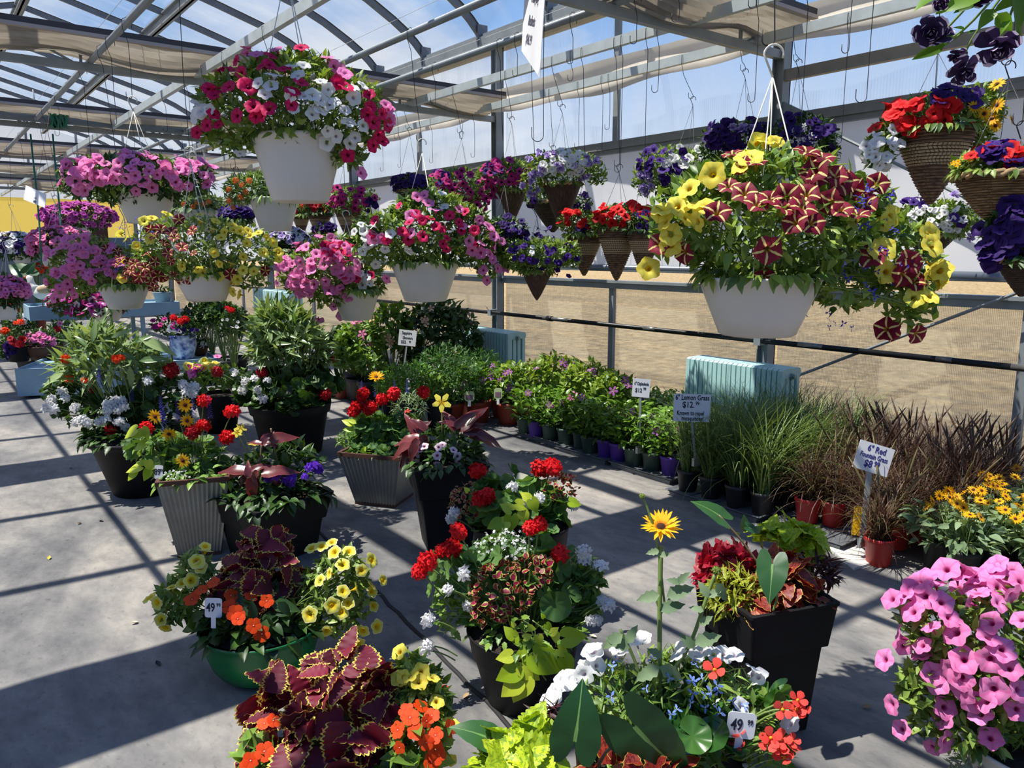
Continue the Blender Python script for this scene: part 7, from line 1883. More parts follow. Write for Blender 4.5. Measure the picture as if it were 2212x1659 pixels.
# plastic plant labels in the pots
for i, (x, y, wpx, hpx) in enumerate(((1014, 856, 22, 22), (1076, 850, 18, 24), (963, 828, 13, 40))):
    D_ = (6.95, 6.85, 7.15)[i]; p = at(x, y, D_); k_ = D_ / FPX; R = card_frame(0.0, 0.1, 0.1)
    t = thing('plant_tag', 'green printed plant tag in the %s terracotta pot' % ('nearest', 'second', 'farthest')[i], 'plant tag', p - np.array([0, 0, hpx * k_ * (2.2 if i == 2 else 1.0)]))
    m = MB(); card(m, R, p - np.array(t.location), wpx * k_, hpx * k_, 0.0012, wpx * k_ * 0.3); m.build('tag_card', plain('pale green print', srgb(190, 205, 150), rough=0.4), t, smooth=False)
    m = MB(); card(m, R, p - np.array(t.location) - R[:, 1] * hpx * k_ * 0.12 + R[:, 2] * 0.0012, wpx * k_ * 0.7, hpx * k_ * 0.5, 0.0006, 0.002); m.build('tag_picture', plain('dark green print', srgb(70, 110, 50), rough=0.4, noise=0.6, nscale=90, col2=srgb(160, 90, 150)), t, smooth=False)
    m = MB(); card(m, R, p - np.array(t.location) - R[:, 1] * hpx * k_ * 0.7, wpx * k_ * 0.3, hpx * k_ * 0.6, 0.001, 0.001); m.build('tag_stake', PAPER, t, smooth=False)

# ---- shrubs in nursery pots beyond
def shrub(label, cx, ybase, D, rx, ry, ytop, t, lm, n_, size, pot, R, H, flowers=(), name='potted_shrub', group=None, cat='potted shrub', zmin=-0.7):
    f = at(cx, 700, D); root = thing(name, label, cat, (f[0], f[1], 0.0), group); o = np.array(root.location)
    small_pot(root, R, H, pot)
    md_ = Mound(D, [(cx, ytop + ry, rx, ry), (cx - rx * 0.4, ytop + ry * 1.2, rx * 0.6, ry * 0.8), (cx + rx * 0.4, ytop + ry * 1.25, rx * 0.6, ry * 0.75)])
    m = MB(); leaves_on(m, md_, t, n_, size, 0, lo=0.55, zmin=zmin); m.V = [v - o for v in m.V]
    P_, N_ = md_.sample(26, 0.6, 0.95, -0.4)
    for p in P_:
        b_ = p - o; tt = np.linspace(0, 1, 5)[:, None]; mid = b_ * np.array([0.3, 0.3, 0.6]); m.tube((1 - tt) ** 2 * np.array([0, 0, H * 0.85]) + 2 * tt * (1 - tt) * mid + tt * tt * b_, 0.004, seg=4, mat=1, cap=False)
    m.build('foliage', [lm, STEM], root)
    for kind, col, pts, r in flowers: blooms(root, md_, kind, col, pts, r)
    return root
shrub('fresh green shrub in a black pot in front of the white sign by the wall', 880, 870, 6.9, 72, 48, 780, L_PET, leaf_mat('fresh shrub leaves', srgb(66, 120, 40), srgb(150, 196, 80)), 1100, 0.045, POT_BK, 0.15, 0.26, group=None)
shrub('feathery dark green shrub in a black pot between the sign and the terracotta pots', 965, 880, 7.1, 80, 72, 740, L_FINE, leaf_mat('feathery leaves', srgb(40, 84, 40), srgb(96, 140, 66)), 2600, 0.05, POT_BK, 0.15, 0.24)
shrub('feathery green shrub in front of the far radiator', 1040, 850, 7.7, 58, 50, 752, L_FINE, leaf_mat('feathery leaves', srgb(40, 84, 40), srgb(96, 140, 66)), 1500, 0.05, POT_BK, 0.15, 0.24)
shrub('large dark glossy mandevilla bush rising against the side wall', 950, 860, 8.2, 92, 85, 645, L_OV, G_DK, 1500, 0.085, POT_BK, 0.16, 0.26, [('mandevilla', 'peach', [(898, 718), (918, 690), (920, 697), (865, 662), (932, 668)], 0.035), ('mandevilla', 'pink', [(1014, 678), (1050, 667)], 0.04)])
shrub('pale pink mandevilla climbing stakes in a black pot under the middle pot', 845, 840, 8.0, 50, 60, 650, L_OV, G_MID, 500, 0.085, POT_BK, 0.16, 0.26, [('mandevilla', 'peach', [(862, 652), (842, 740), (846, 735), (805, 688), (838, 728)], 0.04), ('mandevilla', 'light pink', [(788, 726), (770, 695)], 0.04)])
shrub('climbing mandevilla in a black pot left of the pale pink one', 775, 835, 8.2, 52, 62, 690, L_OV, G_MID, 520, 0.085, POT_BK, 0.16, 0.26, [('mandevilla', 'light pink', [(782, 722), (765, 700), (775, 695), (800, 745)], 0.04)])
shrub('climbing mandevilla in a terracotta pot right of the big leafy bush', 735, 805, 8.4, 34, 50, 700, L_OV, G_DK, 300, 0.08, POT_TC, 0.14, 0.22, [('mandevilla', 'red', [(722, 775)], 0.04)])
for i, (x, yt, yb, D_) in enumerate(((782, 745, 815, 8.1), (803, 740, 820, 8.15), (788, 770, 822, 7.95), (845, 730, 840, 7.9), (868, 750, 850, 7.95))):
    a, b_ = at(x, yb, D_), at(x + 6, yt, D_); s_ = thing('bamboo_stake', 'tan bamboo stake in a climbing plant pot, %s from the left' % NTHX[i], 'stake', a, 'stakes in the climbing plant pots')
    m = MB(); m.tube([(0, 0, 0), b_ - a], 0.006, seg=6); m.build('cane', plain('bamboo', srgb(176, 146, 96), rough=0.6), s_)
k = 0
for i, (x, y, D_, pm, R_, H_) in enumerate(((845, 862, 7.5, POT_BK, 0.13, 0.24), (800, 838, 7.9, POT_BK, 0.16, 0.28), (765, 825, 8.3, POT_BK, 0.14, 0.30), (940, 880, 6.9, POT_BK, 0.10, 0.30))):
    f = at(x, y, D_); t = shrub('low green plant in a tall black nursery pot, %s from the terracotta pots' % NTHX[3 - i], x, y, D_, 34, 26, y - 78, L_OV, G_MID, 160, 0.06, pm, R_, H_, group='tall black nursery pots')
# low dark rows along the wall between the shrubs and the grasses
for i, (cx, yt, D_, rx) in enumerate(((1130, 790, 7.2, 60), (1200, 775, 6.9, 62), (1270, 790, 6.6, 58), (1330, 815, 6.3, 52))):
    shrub('bushy yellow-green plant along the wall behind the dipladenias, %s from the far radiator' % NTHX[i], cx, 880, D_, rx, 42, yt - 14, L_OV, leaf_mat('yellow green leaves', srgb(70, 110, 30), srgb(168, 190, 70)), 420, 0.06, POT_GN, 0.12, 0.2, [('mandevilla', 'mauve', scat(cx, yt + 20, rx * 0.7, 18, 3), 0.03)], group='bushy plants along the wall')

# ---- radiators
RAD = plain('pale blue paint, chipped', srgb(186, 226, 224), rough=0.45, noise=0.10, nscale=11)
def radiator(label, p_left, p_right, ztop, n_, hgt=0.56, dep=0.22, zbot=None):
    a, b_ = np.asarray(p_left, float), np.asarray(p_right, float); d = (b_ - a); L = np.linalg.norm(d[:2]); u = d / L
    ang = math.atan2(u[1], u[0]); root = thing('radiator', label, 'radiator', (a[0], a[1], ztop - hgt))
    root.rotation_euler = (0, 0, ang)
    pitch = L / n_
    m = MB(); w_ = pitch * 0.40; nb = 4
    for j in range(nb):
        y = -dep / 2 + dep * (j + 0.5) / nb
        hw = w_ if j in (0, nb - 1) else w_ * 0.8
        q = rrect(hw * 2, dep / nb * 0.74, 0.008, 3); zs = (0.05, hgt - 0.05)
        m.grid(np.stack([np.c_[q[:, 0], q[:, 1] + y, np.full(len(q), z)] for z in zs]), closed=True)
    for z0, z1 in ((0.0, 0.07), (hgt - 0.07, hgt)):
        q = rrect(dep, z1 - z0, 0.03, 5)
        f = np.stack([np.c_[np.full(len(q), x), q[:, 0], q[:, 1] + (z0 + z1) / 2] for x in (-w_ * 1.05, w_ * 1.05)]); m.grid(f, closed=True)
        k_ = len(q); m.F.setdefault(k_, []).append((np.arange(m.n - 2 * k_, m.n - k_)[None], np.array([0]))); m.F[k_].append((np.arange(m.n - k_, m.n)[::-1][None], np.array([0])))
    # the flat front fin
    m.box((-w_ * 0.98, -dep / 2 - 0.004, 0.03), (w_ * 0.98, -dep / 2 + 0.012, hgt - 0.012))
    me = m.mesh('section', RAD, smooth=False)
    for i in range(n_):
        o_ = bpy.data.objects.new('section', me); COL.objects.link(o_); o_.parent = root; o_.location = (pitch * (i + 0.5), 0, 0)
    for xe, s_ in ((L, 1), (0, -1)):
        m = MB(); m.tube([(xe - 0.02 * s_, 0, hgt - 0.06), (xe + 0.012 * s_, 0, hgt - 0.06)], 0.026, seg=6); m.tube([(xe, 0, hgt - 0.06), (xe + 0.03 * s_, 0, hgt - 0.06)], 0.015, seg=8); m.build('end_nut', plain('painted nut', srgb(150, 176, 172), rough=0.45, metal=0.3, noise=0.3, nscale=40), root, smooth=False)
    for xe in (pitch * 0.5, L - pitch * 0.5):
        for yy_ in (-dep * 0.3, dep * 0.3):
            m = MB(); m.box((xe - 0.015, yy_ - 0.015, -(ztop - hgt)), (xe + 0.015, yy_ + 0.015, 0.03)); m.build('foot', RAD, root, smooth=False)
    return root
def rad_at(label, xl, yl, xr, yr, X, n_, hgt, dep=0.2):
    a, b_ = at_x(xl, yl, X), at_x(xr, yr, X); radiator(label, (a[0], a[1], 0), (b_[0], b_[1], 0), (a[2] + b_[2]) / 2, n_, hgt, dep)
rad_at('pale blue cast iron radiator in the middle of the wall behind the lemon grass', 1503, 772, 1712, 792, 5.0, 20, 0.62, 0.24)
rad_at('pale blue cast iron radiator half hidden by the feathery shrub', 1010, 706, 1118, 716, 5.0, 18, 0.62, 0.24)
rad_at('far pale blue radiator behind the big leafy bush', 560, 622, 640, 632, 5.0, 20, 0.62, 0.24)

# ---- signs
STAKE_M = plain('pale metal stake', srgb(168, 172, 172), rough=0.4, metal=0.4)
def sign(label, x, y, wpx, hpx, D, lines, roll=0.0, lean=0.15, stake=None, ink=INK_B, yaw=0.0, base=None, cat='price sign', stake_w=0.014):
    p = at(x, y, D); k_ = D / FPX; w_, h_ = wpx * k_, hpx * k_; R = card_frame(roll, yaw, lean)
    foot = at(stake[0], stake[1], D) if stake else p - R[:, 1] * h_ / 2
    root = thing('price_sign', label, cat, foot); o = np.array(root.location)
    m = MB(); card(m, R, p - o, w_, h_, 0.003, 0.003); sc_ = m.build('sign_card', PAPER, root, smooth=False)
    if stake:
        m = MB(); m.beam(np.zeros(3), p - o - R[:, 1] * h_ * 0.42 - R[:, 2] * 0.004, stake_w, 0.005, upv=tuple(R[:, 2])); m.build('sign_stake', STAKE_M, root, smooth=False)
        m = MB(); m.box((-0.03, -0.01, -0.002), (0.03, 0.01, 0.05)); m.build('stake_clip', STAKE_M, root, smooth=False)
    for txt, dx, dy, sz, sx in lines:
        letters(root, txt, R, p + R[:, 2] * 0.0022 + R[:, 0] * dx * w_ + R[:, 1] * dy * h_, sz * h_ * 1.18, ink, sx, sc_)
    return root
sign('white handwritten sign for lemon grass known to repel mosquitoes', 1495, 881, 80, 60, 4.95, [('6" Lemon Grass', 0.0, 0.36, 0.22, 0.72), ('$12.', -0.10, 0.10, 0.26, 0.8), ('99', 0.14, 0.16, 0.15, 0.8), ('Known to repel', -0.04, -0.20, 0.19, 0.68), ('mosquitoes!', 0.02, -0.39, 0.19, 0.72)], roll=-0.03, stake=(1503, 1005), ink=INK)
sign('white handwritten sign for dipladenia at 12.99 on a tall stake', 1385, 838, 38, 40, 5.55, [('6" Dipladenia', 0.0, 0.22, 0.20, 0.62), ('$12', -0.14, -0.14, 0.26, 0.8), ('99', 0.20, -0.04, 0.17, 0.8)], roll=-0.08, stake=(1381, 978), ink=INK)
sign('tilted white handwritten sign for red fountain grass at 8.99', 1887, 990, 78, 62, 4.05, [('6" Red', 0.02, 0.30, 0.26, 0.8), ('Fountain Grass', 0.0, 0.04, 0.21, 0.66), ('$8', -0.10, -0.24, 0.30, 0.8), ('99', 0.14, -0.18, 0.22, 0.8)], roll=-0.30, stake=(1861, 1180), stake_w=0.03)
sign('white sign for a 22 dollar shrub beside the fresh green shrub', 880, 730, 38, 34, 7.2, [('Sapphire', -0.05, 0.30, 0.22, 0.7), ('Showers', 0.02, 0.0, 0.22, 0.7), ('$22', -0.20, -0.28, 0.22, 0.8), ('99', 0.16, -0.24, 0.15, 0.8)], roll=-0.10, stake=(872, 800), ink=INK)
# the yellow label under the fountain grass sign
p = at(1851, 1125, 4.15); t = thing('plant_tag', 'yellow plastic label strapped beside the red fountain grass sign', 'plant tag', at(1851, 1165, 4.15)); m = MB(); card(m, card_frame(-0.05, 0.2, 0.05), p - np.array(t.location), 0.04, 0.16, 0.004, 0.004); m.build('tag_card', plain('yellow plastic', srgb(244, 190, 20), rough=0.4), t, smooth=False)
# the white board lying at the front
q = [floor_at(*c) for c in ((1778, 1178), (1825, 1165), (1900, 1215), (1845, 1232))]
t = thing('white_board', 'thin white board lying on the floor in front of the fountain grass', 'board', q[0]); m = MB(); qq = np.array(q) - q[0]
m.raw(np.concatenate([qq + [0, 0, 0.0], qq + [0, 0, 0.012]]), [(3, 2, 1, 0), (4, 5, 6, 7), (0, 1, 5, 4), (1, 2, 6, 5), (2, 3, 7, 6), (3, 0, 4, 7)]); m.build('board_slab', plain('white board', srgb(214, 212, 204), rough=0.6), t, smooth=False)

# ---- hanging signs
def hung_sign(label, corners, lines, bar_px, R=None, ink=INK):
    c = np.array([at(*q) for q in corners]); o = c.mean(0); root = thing('hanging_sign', label, 'price sign', o)
    m = MB(); nrm = unit(np.cross(c[1] - c[0], c[3] - c[0])); f = np.concatenate([c - o + nrm * 0.0015, c - o - nrm * 0.0015])
    m.raw(f, [(0, 1, 2, 3), (7, 6, 5, 4), (0, 4, 5, 1), (1, 5, 6, 2), (2, 6, 7, 3), (3, 7, 4, 0)]); sc_ = m.build('sign_card', PAPER, root, smooth=False)
    x = unit(c[1] - c[0]); y = unit(c[0] - c[3]); z = nrm if nrm @ TOCAM(o) > 0 else -nrm; y = np.cross(z, x)
    h_ = np.linalg.norm(c[0] - c[3])
    m = MB(); tp = (c[0] + c[1]) / 2 - o; bx = min(BARS, key=lambda v: abs(v - o[0] - tp[0])) - o[0]; m.tube([tp, np.array([bx, tp[1], max(ZB - o[2], tp[2] + 0.05)])], 0.0015, seg=5); m.build('hanger_wire', wire_m, root)
    Rm = np.stack([x, y, z], 1)
    for txt, dx, dy, sz, sx in lines: letters(root, txt, Rm, o + z * 0.002 + x * dx * np.linalg.norm(c[1] - c[0]) + y * dy * h_, sz * h_, ink, sx, sc_)
    return root
hung_sign('long white handwritten hanging basket sign seen nearly edge-on, hanging from the roof', [(1137, -70, 3.4), (1181, -70, 3.05), (1166, 168, 3.05), (1127, 110, 3.4)],
          [('Hanging', 0.0, 0.18, 0.15, 0.8), ('Baskets', 0.0, -0.06, 0.15, 0.8), ('$46.99', 0.0, -0.26, 0.15, 0.8)], None, ink=plain('grey marker ink', srgb(90, 90, 104), rough=0.8))
hung_sign('white handwritten 16 inch hanging basket sign by the green rope at the far left', [(56, 400, 8.0), (100, 420, 7.7), (97, 449, 7.7), (51, 431, 8.0)],
          [('16" Hanging', 0.0, 0.26, 0.24, 0.72), ('Baskets', 0.0, -0.04, 0.26, 0.8), ('$46.99', 0.05, -0.32, 0.22, 0.7)], None)
# ================================================================== the blue benches and what stands on them, far left
BLUE = plain('pale blue painted wood', srgb(150, 182, 198), rough=0.6, noise=0.16, nscale=5)
def make_bench(label, a, b_, dep, z, apron, leg=True):
    a, b_ = np.asarray(a, float), np.asarray(b_, float); u = unit((b_ - a) * np.array([1, 1, 0])); v = np.array([-u[1], u[0], 0]);
    if v @ FH < 0: v = -v
    L = np.linalg.norm((b_ - a)[:2]); root = thing('plant_bench', label, 'bench', (a[0], a[1], 0), 'blue timber plant benches')
    Mx = np.c_[np.stack([u, v, np.array([0, 0, 1.0])], 1), np.zeros(3)]
    m = MB(); ns = 5
    for i in range(ns):
        y0 = dep * i / ns; m.box((0, y0 + 0.006, z - 0.025), (L, y0 + dep / ns - 0.006, z), M=Mx)
    m.build('slat_top', BLUE, root, smooth=False)
    m = MB(); m.box((-0.02, -0.02, z - apron), (L + 0.02, 0.0, z + 0.03), M=Mx); m.box((-0.02, dep, z - apron), (L + 0.02, dep + 0.02, z + 0.03), M=Mx); m.box((-0.02, 0, z - apron), (0, dep, z + 0.03), M=Mx); m.box((L, 0, z - apron), (L + 0.02, dep, z + 0.03), M=Mx); m.build('apron', BLUE, root, smooth=False)
    if leg:
        for x in (0.22 * L, 0.74 * L):
            for y in (0.06, dep - 0.06):
                m = MB(); m.box((x - 0.025, y - 0.03, 0), (x + 0.025, y + 0.03, z - 0.025), M=Mx); m.build('leg', BLUE, root, smooth=False)
    return root, u, v
def on_plane(x, y, z):
    d = ray(x, y); return CAM + d * (z - EYE) / d[2]
zh, zl = 0.86, 0.30
ah, bh = on_plane(66, 668, zh), on_plane(384, 656, zh)
make_bench('high pale blue bench carrying the goose and the grey pot', ah, bh, 0.8, zh, 0.15)
make_bench('low pale blue bench near the left edge loaded with bright pots', on_plane(38, 803, zl), on_plane(250, 796, zl), 1.1, zl, 0.27)
make_bench('low pale blue bench carrying the blue and white pot', on_plane(300, 790, zl), on_plane(470, 778, zl), 1.0, zl, 0.12)
def bench_pot(label, x, y, z, R, H, mat, blobs, D, foliage, flowers, shape='pot', name='potted_flowers', group=None):
    p = on_plane(x, y, z); root = thing(name, label, 'potted plant', p, group); o = np.array(root.location); D = px(p)[2]
    if shape == 'bowl': lathe_pot(root, [(0.5 * R, 0), (0.8 * R, 0.3 * H), (0.97 * R, 0.8 * H), (1.02 * R, H)], mat, 28, soil_r=0.9 * R, soil_z=0.9 * H)
    elif shape == 'vase': lathe_pot(root, [(0.62 * R, 0), (0.7 * R, 0.1 * H), (0.95 * R, 0.55 * H), (0.9 * R, 0.85 * H), (1.0 * R, H)], mat, 32, soil_r=0.85 * R, soil_z=0.92 * H)
    else: small_pot(root, R, H, mat)
    md_ = Mound(D, blobs); m = MB(); mats = []
    for t, mt, n_, sz in foliage:
        if mt not in mats: mats.append(mt)
        leaves_on(m, md_, t, n_, sz, mats.index(mt), zmin=-0.7)
    m.V = [v - o for v in m.V]; m.build('foliage', mats, root)
    for f in flowers:
        kind, col, pts, r = f
        if isinstance(pts, int): mass(root, md_, kind, col, pts, r)
        else: blooms(root, md_, kind, col, pts, r)
    return root
FOL = lambda n_, mt=None, sz=0.055: [(L_OV, mt or G_DK, n_, sz)]
BW = plain('blue and white glazed pot', srgb(222, 228, 240), rough=0.3, noise=0.9, nscale=16, col2=srgb(40, 62, 150))
GREYP = plain('grey blue pot', srgb(120, 140, 152), rough=0.5)
bench_pot('blue and white patterned pot of red geranium and purple flowers on the low bench', 398, 775, zl, 0.165, 0.30, BW, [(392, 708, 50, 30), (360, 700, 34, 22)], 9.5, FOL(420), [('geranium', 'scarlet', [(390, 696), (375, 688), (400, 692)], 0.055), ('bell', 'magenta', scat(350, 702, 32, 14, 14), 0.03), ('bell', 'deep purple', scat(400, 705, 40, 10, 8), 0.03), ('petunia', 'white', [(368, 712), (372, 708)], 0.04)], 'vase')
bench_pot('small brown basket of white flowers beside the blue and white pot', 432, 768, zl, 0.11, 0.14, plain('brown basket', srgb(110, 72, 44), rough=0.8, noise=0.4, nscale=40), [(432, 742, 24, 14)], 9.5, FOL(160), [('bell', 'white', scat(432, 742, 22, 10, 16), 0.02), ('five', 'red', [(448, 732), (446, 730)], 0.02)], 'bowl')
bench_pot('grey pot standing on the right end of the high bench', 352, 654, zh, 0.13, 0.16, GREYP, [(350, 628, 22, 12)], 9.0, FOL(80), [])
bench_pot('brown bowl of pink, white and purple petunias on the low bench', 95, 775, zl, 0.24, 0.17, plain('brown bowl', srgb(90, 60, 44), rough=0.7, noise=0.3, nscale=20), [(95, 732, 48, 22), (65, 745, 30, 22)], 10, FOL(420), [('bell', 'pink', scat(75, 732, 30, 12, 16), 0.036), ('bell', 'light pink', scat(80, 738, 40, 14, 26), 0.03), ('bell', 'white', scat(62, 765, 16, 12, 10), 0.03)], 'bowl')
bench_pot('dark pot of crimson and violet flowers at the front of the low bench', 42, 780, zl, 0.14, 0.18, BLK, [(35, 740, 38, 34), (22, 760, 22, 22)], 10, FOL(360), [('bell', 'crimson', scat(38, 735, 18, 10, 12), 0.036), ('bell', 'deep purple', scat(20, 755, 16, 16, 16), 0.036), ('verbena', 'orange', [(12, 716), (35, 700), (45, 698)], 0.05)], 'pot')
bench_pot('grey bucket of mixed dark flowers on the low bench near the middle', 150, 760, zl, 0.17, 0.24, GREYP, [(140, 712, 42, 24)], 10, FOL(320), [('verbena', 'orange', [(80, 688)], 0.05), ('bell', 'pink', [(98, 730), (110, 728), (130, 700)], 0.04), ('geranium', 'crimson', [(125, 712)], 0.05)])
# pots on the floor and back bench at the far left
for i, (x, y, D_, lab, fl, mt) in enumerate((
    (25, 700, 11.5, 'leafy red flowered pot at the far left edge', [('bell', 'red', scat(25, 665, 26, 26, 22), 0.04), ('bell', 'gold', scat(15, 668, 20, 14, 6), 0.03)], G_MID),
    (45, 725, 11.2, 'dark pot of white flowers and blue salvia at the far left', [('verbena', 'white', scat(45, 690, 20, 6, 6), 0.05), ('spike', 'spike', [(30, 690), (38, 686), (22, 694), (55, 690), (60, 684)], 0.14)], G_DK),
    (8, 640, 11.8, 'pink petunias low at the far left edge behind the bench', [('bell', 'pink', scat(12, 625, 30, 28, 40), 0.04)], G_DK))):
    p = at(x, y, D_); shrub(lab, x, y, D_, 34, 24, y - 52, L_OV, mt, 260, 0.07, POT_BK, 0.16, 0.22, fl, name='potted_flowers', cat='potted plant')
shrub('orange flowered plant behind the goose on the far bench', 85, 600, 11.5, 22, 14, 570, L_LAN, G_DK, 160, 0.08, POT_TC, 0.1, 0.75, [('bell', 'orange', scat(85, 578, 20, 10, 18), 0.03)], name='potted_flowers', cat='potted plant')
# elephant ear
P = Planter('elephant ear plant with two big leaves at the far left', None, 0, at_=np.append(at(45, 640, 10.5)[:2], 0)); D = 10.5
small_pot(P.root, 0.16, 0.26, POT_BK)
for (x0, y0, x1, y1) in ((55, 590, 22, 570), (45, 600, 60, 620), (58, 588, 72, 570)): P.big('elephant_ear_leaf', L_ALO, G_ALO, x0, y0, x1, y1, D, k=1.1, face=0.8)
for pts in (((45, 690), (50, 640), (55, 590)), ((45, 690), (45, 640), (45, 600))): P.stalk('elephant_ear', STEM, pts, D, 0.01)
P.done()
# dark plants in black pots at the back, middle left
for i, (x, yb, D_) in enumerate(((455, 740, 9.6), (480, 745, 9.3), (430, 738, 10.0), (505, 742, 9.6))):
    shrub('dark green plant in a black nursery pot beyond the low bench, %s from the left' % NTHX[[1, 2, 0, 3][i]], x, yb, D_, 34, 32, 645 + 4 * i, L_OV, G_DK, 320, 0.08, POT_BK, 0.16, 0.30, [('verbena', 'orange', [(495, 672), (500, 676)], 0.05)] if i == 3 else [], group='black nursery pots beyond the benches')
shrub('impatiens with red and white flowers in a pot left of the big leafy bush', 500, 730, 8.8, 28, 34, 668, L_OV, G_DK, 260, 0.06, POT_BK, 0.12, 0.2, [('verbena', 'scarlet', [(492, 668), (500, 672)], 0.045), ('bell', 'white', scat(495, 700, 20, 16, 8), 0.02)], name='potted_flowers', cat='potted plant')
# mixed pot behind the left zinc planter
P = Planter('dark pot of yellow, red and pink flowers between the two big round pots', None, 0, at_=np.append(at(470, 840, 6.9)[:2], 0)); D = 6.9; H = at(470, 850, 6.9)[2]
lathe_pot(P.root, [(0.14, 0), (0.19, 0.8 * H), (0.2, H)], BLK, 32, soil_r=0.18, soil_z=0.9 * H)
md = Mound(D, [(465, 815, 68, 30), (430, 800, 34, 20)])
P.leaves('foliage', md, L_OV, G_MID, 420, 0.06); 
blooms(P.root, md, 'petunia', 'pale yellow', scat(440, 790, 40, 10, 18), 0.034); blooms(P.root, md, 'petunia', 'pink', [(415, 808), (470, 772), (412, 803), (418, 815)], 0.036); blooms(P.root, md, 'petunia', 'white', [(505, 803), (508, 806)], 0.036); blooms(P.root, md, 'petunia', 'magenta', scat(425, 800, 20, 10, 8), 0.034)
P.done()
# ---- the goose
gp = on_plane(100, 662, zh); g = thing('goose_statue', 'white carved goose with a red beak standing on the high blue bench', 'statue', gp); gw = plain('white goose paint', srgb(226, 224, 216), rough=0.6, noise=0.08, nscale=12)
m = MB(); u = -RT; Lg = 0.30
t = np.linspace(0, 1, 14); rad = 0.105 * np.sin(np.pi * np.clip(t * 0.92 + 0.06, 0, 1)) ** 0.75
body = np.array([u * (0.16 - Lg * 1.1 * q) + np.array([0, 0, 0.20 - 0.02 * math.sin(q * 3) + 0.05 * q * q]) for q in t]); m.tube(body, rad, seg=16)
m.build('body', gw, g)
m = MB(); nk = np.array([u * 0.10 + [0, 0, 0.22], u * 0.155 + [0, 0, 0.27], u * 0.175 + [0, 0, 0.33], u * 0.185 + [0, 0, 0.385], u * 0.215 + [0, 0, 0.40]]); m.tube(nk, [0.075, 0.052, 0.040, 0.043, 0.030], seg=14); m.build('neck_and_head', gw, g)
m = MB(); m.tube([u * 0.225 + [0, 0, 0.398], u * 0.27 + [0, 0, 0.388], u * 0.295 + [0, 0, 0.382]], [0.022, 0.014, 0.005], seg=10); m.build('beak', plain('goose beak', srgb(178, 84, 52), rough=0.5), g)
m = MB(); wv = np.linspace(0, 1, 10); m.tube(np.array([u * (0.06 - 0.26 * q) - FH * 0.085 * math.sin(math.pi * (0.2 + 0.7 * q)) + np.array([0, 0, 0.225 + 0.03 * q]) for q in wv]), 0.055 * np.sin(np.pi * (0.12 + 0.85 * wv)) + 0.004, seg=12); m.build('wing', plain('tan wing paint', srgb(186, 160, 122), rough=0.6, noise=0.2, nscale=20), g)
for s_ in (-1, 1):
    m = MB(); m.tube([u * 0.02 + FH * 0.04 * s_ + [0, 0, 0.13], u * 0.02 + FH * 0.04 * s_], 0.008, seg=6); m.box((-0.03, -0.02, 0), (0.03, 0.02, 0.008), M=np.c_[np.eye(3), u * 0.03 + FH * 0.04 * s_]); m.build('leg', plain('goose leg', srgb(150, 96, 60), rough=0.6), g)
m = MB(); m.tube([u * 0.17 + np.array([0.03 * math.cos(a), 0.03 * math.sin(a), 0.30]) * np.array([1, 1, 1]) for a in np.linspace(0, 6.28, 14)], 0.014, seg=6); m.build('neck_bow', plain('dark red bow', srgb(96, 20, 24), rough=0.7), g)

# ---- round duct with the coiled green hose
dy = 10.62; dt = thing('round_duct', 'grey round duct running across the house beneath the third truss', 'duct', (1.7, dy, 3.12)); m = MB(); m.tube([(XL - 1.6, 0, 0), (XW - 1.85, 0, 0)], 0.055, seg=16); m.build('duct_run', plain('grey duct', srgb(108, 118, 126), rough=0.45, metal=0.4), dt)
for x in (-2.5, -0.4, 1.6):
    m = MB(); m.tube([(x, 0, 0.0), (x, 0, 0.3)], 0.008, seg=6); m.build('duct_strap', galv, dt)
GH = plain('green hose', srgb(22, 112, 84), rough=0.5, noise=0.2, nscale=20)
hx = at_y(125, 262, dy)[0]; hs = thing('green_hose', 'green hose coiled round the grey duct with two lengths hanging down', 'hose', (hx, dy, 3.12))
m = MB(); a = np.linspace(0, 2 * np.pi * 9, 180); m.tube(np.stack([-0.09 + 0.18 * a / a[-1] + 0.012 * np.sin(a * 2.3), (0.078 + 0.012 * np.sin(a * 0.37)) * np.cos(a), (0.078 + 0.016 * np.sin(a * 0.61)) * np.sin(a) - 0.01], -1), 0.014, seg=6); m.build('coil', GH, hs)
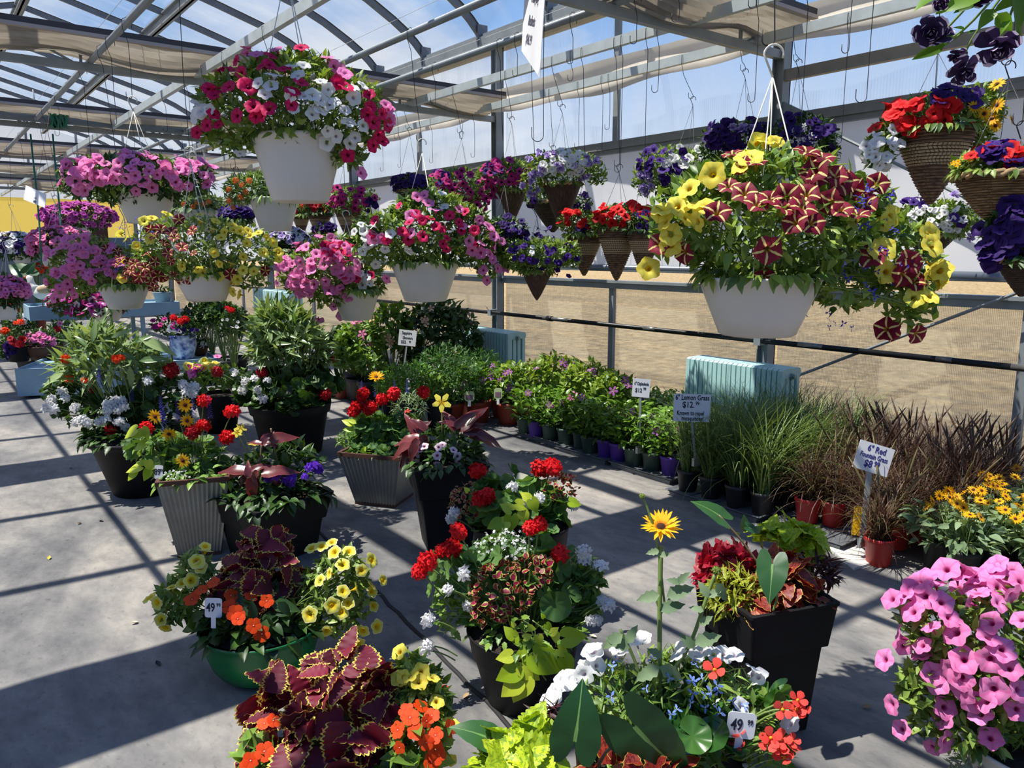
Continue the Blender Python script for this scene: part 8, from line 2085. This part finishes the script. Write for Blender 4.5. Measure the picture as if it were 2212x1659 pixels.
for pts in (((66, 290), (72, 350), (80, 420), (86, 500), (90, 575)), ((114, 290), (119, 350), (127, 430), (133, 500), (139, 560))):
    q = np.array([at_y(x, y, dy - 0.06 - 0.15 * i) for i, (x, y) in enumerate(pts)]) - np.array(hs.location); m = MB(); m.tube(q, 0.010, seg=6); m.build('hanging_length', GH, hs)

# ---- scraps on the floor
scr = [(175, 1130, 'dry leaf'), (150, 1012, 'dry leaf'), (970, 1485, 'red petal'), (1000, 1510, 'curled dry leaf'), (300, 1345, 'pale scrap'), (1125, 1490, 'dry leaf'), (1290, 1378, 'pale petal'), (560, 1595, 'dry leaf'), (190, 880, 'yellow leaf'), (1035, 1612, 'pale petal'), (1265, 1630, 'dry leaf'), (1863, 1530, 'curled pale leaf'), (215, 1125, 'brown leaf'), (105, 1210, 'yellow leaf'), (345, 1440, 'dark scrap'), (1390, 1012, 'dry leaf')]
lc = {'red': srgb(200, 20, 30), 'yellow': srgb(190, 170, 60), 'pale': srgb(214, 200, 176), 'dry': srgb(150, 120, 80), 'curled': srgb(170, 140, 100), 'brown': srgb(90, 60, 40), 'dark': srgb(46, 44, 50)}
WH = ['near the left edge', 'by the left bands of shade', 'beside the floor joint', 'just below the red petal', 'left of the green bowl', 'by the middle foreground pot', 'right of the middle foreground pot', 'at the bottom left', 'by the low bench', 'near the bottom edge by the chartreuse coleus', 'by the elephant ear leaf', 'between the coleus planter and the corner petunias', 'in front of the big round left pot', 'far out on the sunny floor at left', 'in the shade left of the green bowl', 'near the dipladenia sign']
for (x, y, nm), wh in zip(scr, WH):
    p = floor_at(x, y); o = thing('fallen_leaf', '%s fallen on the floor %s' % (nm, wh), 'fallen leaf', p, 'scraps fallen on the floor'); m = MB(); s_ = 0.035
    m.stamp(leaf_t(0.55, 5, 1, 'ovate', 0.35, -0.3), rotz(rng.random() * 6.28) * s_, np.array([0, 0, 0.002]), [0.5]); m.build('leaf_blade', plain('fallen ' + nm.split()[0], lc[nm.split()[0]], rough=0.7), o)

letters_done()
